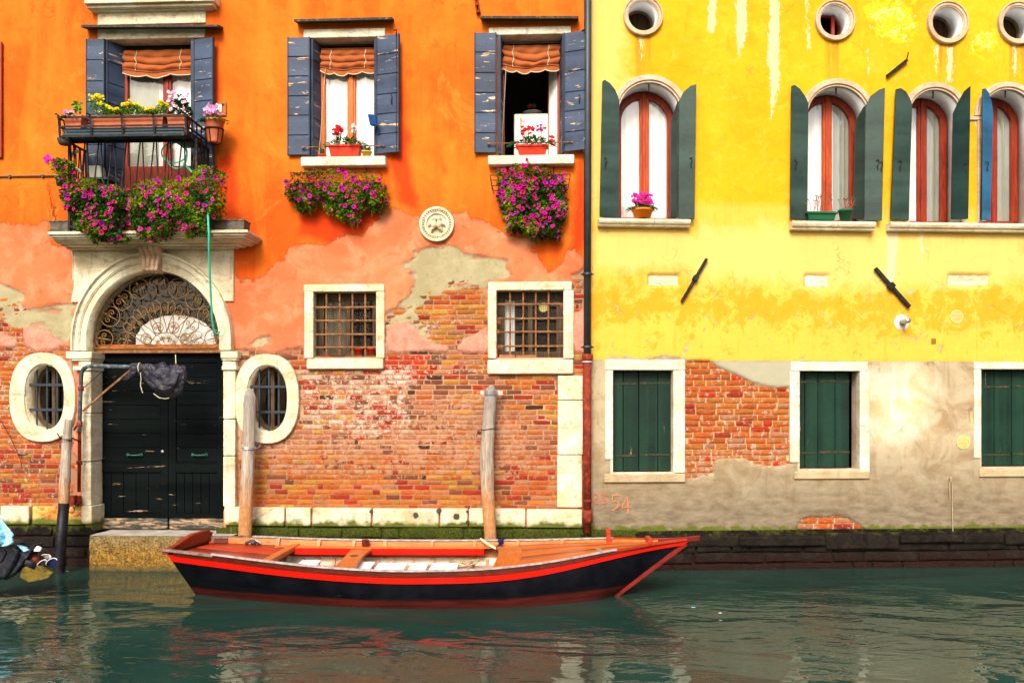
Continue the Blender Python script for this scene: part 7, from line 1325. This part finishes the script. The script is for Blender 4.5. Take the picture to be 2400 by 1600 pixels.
for i in range(NT_ + 1): t_ = i / NT_; p_ = ta.lerp(tb2, t_); hz = .0 + .085 * (lambda q: q * q * (3 - 2 * q))(min(1, t_ / .62)) * (1 - max(0, (t_ - .88) / .12) ** 2 * .5); m.v += [tuple(p_ + Vector((-.03, 0, -.06))), tuple(p_ + Vector((.03, 0, -.06))), tuple(p_ + Vector((.03 + .02, 0, hz))), tuple(p_ + Vector((-.03 + .02, 0, hz)))]
for i in range(NT_): m.f += [(4 * i + k, 4 * i + (k + 1) % 4, 4 * i + 4 + (k + 1) % 4, 4 * i + 4 + k) for k in range(4)]; m.c += [None] * 4
m.f += [(0, 1, 2, 3), (4 * NT_ + 3, 4 * NT_ + 2, 4 * NT_ + 1, 4 * NT_)]; m.c += [None] * 2; m.build('transom_board', M['mahog'], bt, bevel=.006)
# inside: orange upper planks, white lower planks
strip('inner_planking', .02, .165, 'orwood', -.035, 0, .05, .97, 2); strip('inner_planking', .17, .34, 'orwood', -.040, 0, .05, .97, 2); strip('inner_lining', .34, .98, 'creamhull', -.045, 0, .04, .93, 5)
def inner(s, side, z, inset): a = top(s, side); b = bot(s, side); t_ = max(0, min(1, (a.z - z) / (a.z - b.z))); p_ = skin(s, t_, side, -inset); p_.z = z; return p_
def clampb(z, dz, inset, th, mat, nm, s0, s1, sides=(-1, 1)):
    m = MB()
    for side in sides:
        k0 = len(m.v); n = 40
        for i in range(n + 1):
            s = lerp(s0, s1, i / n); zz = z + (top(s, side).z - .41) * .7; p_ = inner(s, side, zz, inset); m.v += [(p_.x, p_.y, p_.z), (p_.x, p_.y - side * th, p_.z), (p_.x, p_.y - side * th, p_.z + dz), (p_.x, p_.y, p_.z + dz)]
        for i in range(n): m.f += [(k0 + 4 * i + k, k0 + 4 * i + (k + 1) % 4, k0 + 4 * i + 4 + (k + 1) % 4, k0 + 4 * i + 4 + k) for k in range(4)]; m.c += [None] * 4
        m.f += [(k0, k0 + 1, k0 + 2, k0 + 3), (k0 + 4 * n + 3, k0 + 4 * n + 2, k0 + 4 * n + 1, k0 + 4 * n)]; m.c += [None] * 2
    m.build(nm, M[mat], bt, bevel=.003)
clampb(.285, .075, .05, .16, 'redpaint', 'seat_clamp', .20, .62); clampb(.10, .05, .055, .03, 'pinkwood', 'stringer', .16, .72)
# side deck on top of the clamp
m = MB()
for side in (-1, 1):
    def sd(i, j, side=side): s = lerp(.16, .66, i); zz = .285 + .078 + (top(s, side).z - .41) * .7; p_ = inner(s, side, zz, .05); return (p_.x, p_.y - side * .162 * j, zz)
    m.sheet(50, 1, sd)
m.build('side_deck', M['orwood'], bt, solid=.006)
# ribs
for k in range(17):
    s = lerp(.16, .86, k / 16)
    for side in (-1, 1):
        m = MB()
        for t0, t1 in ((.0, .34),) if k % 2 == 0 else (): 
            a, b = skin(s, t0, side, -.038), skin(s, t1, side, -.042); m.hexa([(a.x - .022, a.y, a.z), (a.x + .022, a.y, a.z), (a.x + .022, a.y - side * .035, a.z + .004), (a.x - .022, a.y - side * .035, a.z + .004)] and [(b.x - .022, b.y, b.z), (b.x + .022, b.y, b.z), (b.x + .022, b.y - side * .045, b.z), (b.x - .022, b.y - side * .045, b.z), (a.x - .022, a.y, a.z), (a.x + .022, a.y, a.z), (a.x + .022, a.y - side * .025, a.z), (a.x - .022, a.y - side * .025, a.z)])
        if m.v: m.build('rib', M['orwood'], bt, bevel=.003)
for k in range(16):
    s = lerp(.18, .74, k / 15)
    for side in (-1, 1): m = MB(); a, b = skin(s, .36, side, -.046), skin(s, .96, side, -.046); m.hexa([(b.x - .016, b.y, b.z), (b.x + .016, b.y, b.z), (b.x + .016, b.y - side * .03, b.z), (b.x - .016, b.y - side * .03, b.z), (a.x - .016, a.y, a.z), (a.x + .016, a.y, a.z), (a.x + .016, a.y - side * .03, a.z), (a.x - .016, a.y - side * .03, a.z)]); m.build('lower_rib', M['pinkwood'], bt)
# bottom boards
m = MB(); m.sheet(40, 8, lambda i, j: (lambda a, b: tuple(a.lerp(b, j) + Vector((0, 0, .035))))(bot(lerp(.02, .95, i), -1), bot(lerp(.02, .95, i), 1))); m.build('floor', M['creamhull'], bt)
# decks
def deck(nm, s0, s1, z0, z1, mat, camber, planks=7, gap=.0004, arc=0):
    m = MB()
    for k in range(planks):
        a_, b_ = k / planks, (k + 1) / planks
        def fn(i, j, a_=a_, b_=b_):
            w_ = lerp(a_ + gap, b_ - gap, j); so = s0 + arc * math.sin(math.pi * w_); s = lerp(so, s1, i); zc_ = lerp(z0, z1, i); pn = inner(s, -1, min(zc_, top(s, -1).z - .02), .03); pf = inner(s, 1, min(zc_ + .01, top(s, 1).z - .02), .03); p_ = pn.lerp(pf, w_); return (p_.x, p_.y, zc_ + camber * math.sin(math.pi * w_) * (1 - i * .6))
        m.sheet(16, 2, fn)
    return m.build(nm, M[mat], bt, True, solid=.012)
fd_ = deck('fore_deck', .672, .975, .405, .575, 'redwood', .035, 3, arc=.012); M['deckorange'] = wood('orange_fore_deck', (.38, .062, .004), (.50, .110, .009), .28, (1.2, 12, 12), .5, (.60, .07, .01))
fd_.data.materials[0] = M['deckorange']
deck('stern_deck', .015, .185, .485, .415, 'redwood', .0, 2)
def cross(nm, s, w_, z, th, mat, rise=0, hole=False, bow=0):
    m = MB(); pn = inner(s, -1, z, .03); pf = inner(s, 1, z + .01, .03)
    def q(i, j, top_): t_ = i; p_ = pn.lerp(pf, t_); wd_ = w_ * (1 - .25 * math.sin(math.pi * t_) * (1 if hole else 0)); return (p_.x + (j - .5) * wd_ + bow * math.sin(math.pi * t_), p_.y, p_.z + rise * math.sin(math.pi * t_) - (0 if top_ else th))
    n = 14; vs = []; 
    for i in range(n + 1): vs += [q(i / n, 0, 1), q(i / n, 1, 1), q(i / n, 1, 0), q(i / n, 0, 0)]
    m.add(vs, [(4 * i + k, 4 * i + (k + 1) % 4, 4 * i + 4 + (k + 1) % 4, 4 * i + 4 + k) for i in range(n) for k in range(4)] + [(0, 1, 2, 3), (4 * n + 3, 4 * n + 2, 4 * n + 1, 4 * n)]); return m.build(nm, M[mat], bt, bevel=.006)
cross('stern_beam', .195, .10, .43, .055, 'thwart'); cross('thwart', .362, .27, .375, .035, 'thwart', .02, True); cross('fore_beam', .662, .26, .405, .05, 'thwart', .05, False, .06)
m = MB(); pc = inner(.362, -1, .375, .03).lerp(inner(.362, 1, .385, .03), .55); m.prism([(0, 0)] * 0 or [(pc.x + .045 * math.cos(t * .4), 0) for t in range(1)] * 3, 0, .001) if False else m.lathe((pc.x, pc.y, .399), [(0, 0), (.05, 0), (.05, .002), (0, .002)], 20); m.build('mast_hole', M['room'], bt)
m = MB()    # front cleat post and small ribs on the bow deck
pn = top(.862, 1); m.obox((pn.x - .02, pn.y - .16, pn.z - .02), (.025, 0, .002), (0, .03, 0), (-.01, 0, .15)); pn = top(.93, 1); m.obox((pn.x, pn.y - .12, pn.z - .0), (.025, 0, 0), (0, .12, 0), (0, 0, .035)); m.build('mooring_post', M['redwood'], bt, bevel=.006)
m = MB(); pn = near_top(.845); m.obox((pn.x - .03, pn.y + .20, pn.z + .0), (.03, 0, 0), (0, .07, 0), (0, 0, .005)); m.build('fairlead', M['steel'], bt, bevel=.003)
m = MB(); pf = far_top(.368); m.obox((pf.x, pf.y - .10, pf.z - .055), (.03, .02, 0), (-.02, .04, 0), (0, 0, .075)); m.obox((pf.x + .02, pf.y - .16, pf.z - .105), (.19, 0, 0), (0, .03, 0), (0, 0, .014)); m.build('oarlock_block', M['strake'], bt, bevel=.006)
m = MB(); rs = random.Random(3)     # plugs of old bolts on the near side
for s, t_ in ((.17, .21), (.29, .22), (.42, .22), (.47, .22), (.615, .22), (.625, .22), (.66, .22), (.75, .22), (.83, .22), (.62, .19)): p_ = skin(s, t_, -1, .0135); m.lathe((p_.x, p_.y, p_.z), [(0, -.003), (.008, -.002), (.008, .004)], 8, 'y')
m.build('bolt', M['iron'], bt)
# things in the boat
pnl = [(.27, .31, .12), (.405, .435, .13), (.443, .478, .13), (.486, .535, .12), (.542, .575, .11), (.582, .655, .10)]
for k, (s0, s1, z_) in enumerate(pnl):
    a, b = inner(s0, -1, .20, .10), inner(s1, -1, .20, .10); a.x, b.x = ((-2.41, -2.17), (-1.96, -1.78), (-1.76, -1.54), (-1.525, -1.175), (-1.15, -.94), (-.92, -.60))[k]; c, d = inner(s0, 1, .20, .62 if k else .55), inner(s1, 1, .20, .62 if k else .55); zt_ = .31 if k < 3 else .295
    m = MB(); y0_, y1_ = max(a.y, b.y) + .05, -1.25 + (.10 if k == 0 else 0); m.hexa([(a.x, y0_, zt_ - .03), (b.x - .01, y0_, zt_ - .03), (b.x + .0, y1_, zt_ - .0), (a.x + .02, y1_, zt_ - .0), (a.x, y0_, zt_ - .01), (b.x - .01, y0_, zt_ - .01), (b.x + .0, y1_, zt_ + .02), (a.x + .02, y1_, zt_ + .02)])
    single(m, 'bottom_board', M['whiteplastic'], ('square white board standing left of the thwart', 'short white board just right of the thwart', 'second white board right of the thwart', 'wide white board in the middle of the boat', 'white board right of the widest one', 'long thin white board nearest the fore deck')[k], 'board', None, (a.x, y0_, zt_ - .03), 'white boards lying in the boat', bevel=.008, seg=2)
def rope_coil(c, r, n, label, seed, mat='rope', rad=.007, sq=.5, name='rope_coil', hz=.05):
    rs = random.Random(seed); m = MB(); pts = []
    for i in range(n * 14): a_ = i * 2 * math.pi / 14; k = 1 + .28 * math.sin(i * .37 + seed); pts.append((c[0] + r * k * math.cos(a_) + .02 * math.sin(i * .21), c[1] + r * k * sq * math.sin(a_), c[2] + rad + hz * abs(math.sin(i * .17 + seed)) + .012 * math.cos(a_ * 2)))
    m.tube(pts, rad, 5); return single(m, name, M[mat], label, 'rope', None, tuple(c), smooth=True)
pp = inner(.585, 1, .10, .20); rope_coil((pp.x, pp.y - .08, .17), .13, 5, 'large loose coil of thin beige rope near the fore deck', 2, hz=.10); pp = inner(.50, 1, .1, .16); rope_coil((pp.x, pp.y - .04, .16), .08, 3, 'small tangle of beige rope in the middle of the boat', 4, rad=.006); pp = inner(.335, 1, .1, .2); rope_coil((pp.x, pp.y, .22), .09, 3, 'tangle of yellowish cord behind the thwart', 6, rad=.006)
# ropes and fenders at the far rail
def w3(c, x, y, dep): return tuple(W(c, x, y, dep))
m = MB(); m.tube([w3('I', 450, 292, 10.90), w3('I', 480, 315, 10.85), w3('I', 530, 348, 10.75), w3('I', 580, 375, 10.65)], [.016, .017, .017, .014], 8); single(m, 'hose_fender', M['beigehose'], 'short pale hose lying over the far rail near the fore deck', 'hose', None, w3('I', 520, 340, 10.8), smooth=True)
m = MB(); m.tube([w3('I', 645, 290, 10.95), w3('I', 620, 310, 10.85), w3('I', 600, 300, 10.82), w3('I', 610, 330, 10.8), w3('I', 640, 325, 10.8), w3('I', 600, 345, 10.75), w3('I', 580, 372, 10.65)], .012, 6); m.tube([w3('I', 605, 335, 10.78), w3('I', 640, 360, 10.7), w3('I', 685, 388, 10.6)], .010, 6); m.lathe(w3('I', 615, 312, 10.80), [(0, -.03), (.03, -.015), (.032, .01), (0, .03)], 10); m.lathe(w3('I', 650, 296, 10.95), [(0, -.02), (.02, -.01), (.02, .01), (0, .02)], 8)
single(m, 'navy_rope', M['bluerope'], 'knotted navy blue rope tied over the far rail beside the crooked pole', 'rope', None, w3('I', 620, 330, 10.8), smooth=True)
m = MB(); m.tube([w3('H', 722, 300, 10.95), w3('H', 750, 284, 10.90), w3('H', 790, 290, 10.85), w3('H', 825, 312, 10.8), w3('H', 850, 335, 10.75), w3('H', 880, 338, 10.75)], .020, 8); m.tube([w3('H', 790, 338, 10.72), w3('H', 830, 320, 10.76), w3('H', 880, 318, 10.78), w3('H', 910, 340, 10.75)], .016, 6)
single(m, 'rubber_fender', M['zinc'], 'grey rubber hose looped over the stern rail by the thick pole', 'fender', None, w3('H', 820, 320, 10.8), smooth=True)
m = MB(); rs = random.Random(2)
for k in range(7): m.tube([w3('H', 870 + rs.uniform(-5, 15), 300 + rs.uniform(-8, 8), 10.8), w3('H', 890 + rs.uniform(-15, 15), 318 + rs.uniform(-8, 8), 10.74), w3('H', 915 + rs.uniform(-12, 12), 338 + rs.uniform(-6, 6), 10.72)], .006, 5)
single(m, 'chain', M['steel'], 'short tangled chain next to the grey rubber hose on the stern rail', 'chain', None, w3('H', 890, 318, 10.75))
m = MB(); c = w3('P', 771, 1303, 9.9); m.lathe(c, [(0, -.03), (.022, -.022), (.03, 0), (.022, .022), (0, .03)], 12); single(m, 'red_ball', simple('pinkish_red_ball', (.70, .01, .05), .4), 'small red ball under the thwart', 'ball', None, c, smooth=True)
# ================================================================== outboard motor at the left edge
D0 = 9.75
def ow(x, y, dd=0): return W('P', x, y, D0 + dd)
om = thing('outboard_motor', 'tilted up black outboard motor at the left edge of the picture', 'outboard motor', None, tuple(ow(-20, 1290)))
def slab(mb, pts, th, dep=0):
    n = len(pts); f_ = [ow(x, y, dep - th / 2) for x, y in pts]; b_ = [p + Vector((0, th, 0)) for p in f_]; mb.add(f_ + b_, [tuple(range(n))[::-1], tuple(range(n, 2 * n))] + [(i, (i + 1) % n, (i + 1) % n + n, i + n) for i in range(n)]); return mb
M['motor'] = simple('motor_black', (.006, .008, .016), .35, 0, .5, 7, .002, (.035, .04, .06), .4); M['slime'] = simple('algae_slime', (.16, .11, .012), .6, 0, .6, 14, .008, (.03, .03, .006))
m = slab(MB(), [(-90, 1225), (0, 1246), (20, 1243), (32, 1250), (46, 1266), (30, 1300), (10, 1330), (-90, 1345)], .24); m.build('cowling', M['motor'], om, bevel=.04, seg=4)
m = slab(MB(), [(18, 1290), (46, 1267), (60, 1266), (72, 1262), (60, 1282), (36, 1314), (8, 1334)], .14); slab(m, [(-8, 1270), (10, 1262), (14, 1270), (4, 1290), (-8, 1296)], .28); m.build('leg', M['motor'], om, bevel=.015, seg=3)
m = slab(MB(), [(44, 1268), (76, 1250), (80, 1254), (60, 1284), (54, 1284)], .20); m.build('anti_splash_plate', M['motor'], om, bevel=.006)
m = slab(MB(), [(50, 1304), (64, 1298), (82, 1295), (102, 1304), (121, 1316), (113, 1326), (91, 1333), (66, 1337), (45, 1326)], .05); m.build('skeg', M['slime'], om, bevel=.01, seg=2)
m = MB(); m.tube([ow(56, 1282), ow(68, 1290), ow(84, 1300)], [.055, .055, .045], 14); m.build('gearcase', M['motor'], om, True)
m = MB(); m.tube([ow(68, 1272), ow(82, 1284), ow(92, 1292)], [.035, .045, .03], 12); m.build('propeller_hub', M['strake'], om, True)
for k, (x, y, rx, rz_, tl) in enumerate(((107, 1277, .048, .026, -.25), (120, 1291, .062, .042, .45), (97, 1292, .055, .022, .5))):
    c = ow(x, y, -.05 - .02 * k); T = Matrix.Rotation(-tl, 3, 'Y') @ Matrix.Rotation(.35, 3, 'X'); vs = [c + T @ Vector((rx * math.cos(i * .35), .012 * math.sin(i * .7), rz_ * math.sin(i * .35))) for i in range(18)]; m = MB(); m.add(vs, [tuple(range(18))]); bl_ = m.build('propeller_blade', M['bluerope'] if k == 1 else M['steel'] if k == 0 else M['motor'], om, solid=.012, bevel=.003)
    m = MB(); m.tube([v + Vector((0, -.008, 0)) for v in vs[:10]], .0035, 5); m.build('blade_edge', M['white'], bl_)
m = slab(MB(), [(77, 1262), (84, 1253), (95, 1258), (91, 1266), (77, 1266)], .03, -.10); single(m, 'white_anode', M['whiteplastic'], 'small white anode tab on the tilted motor', 'anode', None, tuple(ow(86, 1260, -.1)), bevel=.008, seg=2)  # white anode tab of the motor
n = N('blue_checked_cloth'); ch = n.nd('TexBrick', props={'offset': 0}, Vector=n.mp((1, .2, 1), rot=(R(90), 0, .3)), Scale=1, Color1=(.45, .78, .86), Color2=(.36, .70, .84), Mortar=(.16, .50, .78), **{'Mortar_Size': .006, 'Brick_Width': .05, 'Row_Height': .05}); M['check'] = n.fin(ch, .85, n.bump(n.noise(12), .02))
m = MB(); oc = [(-60, 1130), (-5, 1160), (3, 1195), (12, 1220), (33, 1235), (28, 1244), (32, 1250), (10, 1252), (-20, 1262), (-60, 1270)]
def cl(i, j):
    x0 = -70; y = lerp(1150, 1254, j); x1 = np.interp(y, [1150, 1180, 1193, 1228, 1233, 1247, 1254], [-4, -1, 4, 33, 28, 33, 14]); x = lerp(x0, x1, i); return ow(x, y + 3 * math.sin(i * 14) * (1 - i), -.22 - .05 * math.sin(i * math.pi) + .025 * math.sin(i * 22 + j * 3))
m.sheet(40, 20, cl); single(m, 'checked_cloth', M['check'], 'light blue checked cloth draped over the outboard motor', 'cloth', None, tuple(ow(-10, 1220)), smooth=True, solid=.006)
m = slab(MB(), [(37, 1251), (56, 1257), (66, 1263), (54, 1267)], .05, -.1); single(m, 'blue_rag', M['check'], 'turquoise rag caught on the motor bracket', 'rag', None, tuple(ow(54, 1260, -.1)), bevel=.004)
for k, (x, y, s_, lab) in enumerate(((153, 1311, .014, 'white scrap floating beside the tarred pole'), (1591, 1394, .011, 'pale blue scrap floating right of the boat'), (1653, 1407, .009, 'cream scrap floating farthest right of the boat'))):
    d = ray('P', x, y); t_ = -CAM.z / d.z; p_ = CAM + d * t_; m = MB(); m.hexa([(p_.x - s_, p_.y - s_, .001), (p_.x + s_ * 2.6, p_.y - s_ * .6, .001), (p_.x + s_ * 1.2, p_.y + s_, .001), (p_.x - s_, p_.y + s_ * .7, .001), (p_.x - s_ * .9, p_.y - s_, .004), (p_.x + s_ * 2.4, p_.y - s_ * .5, .003), (p_.x + s_, p_.y + s_, .004), (p_.x - s_ * .8, p_.y + s_ * .7, .004)]); single(m, 'floating_scrap', M['whiteplastic'] if k != 1 else M['check'], lab, 'litter', None, (p_.x, p_.y, 0))
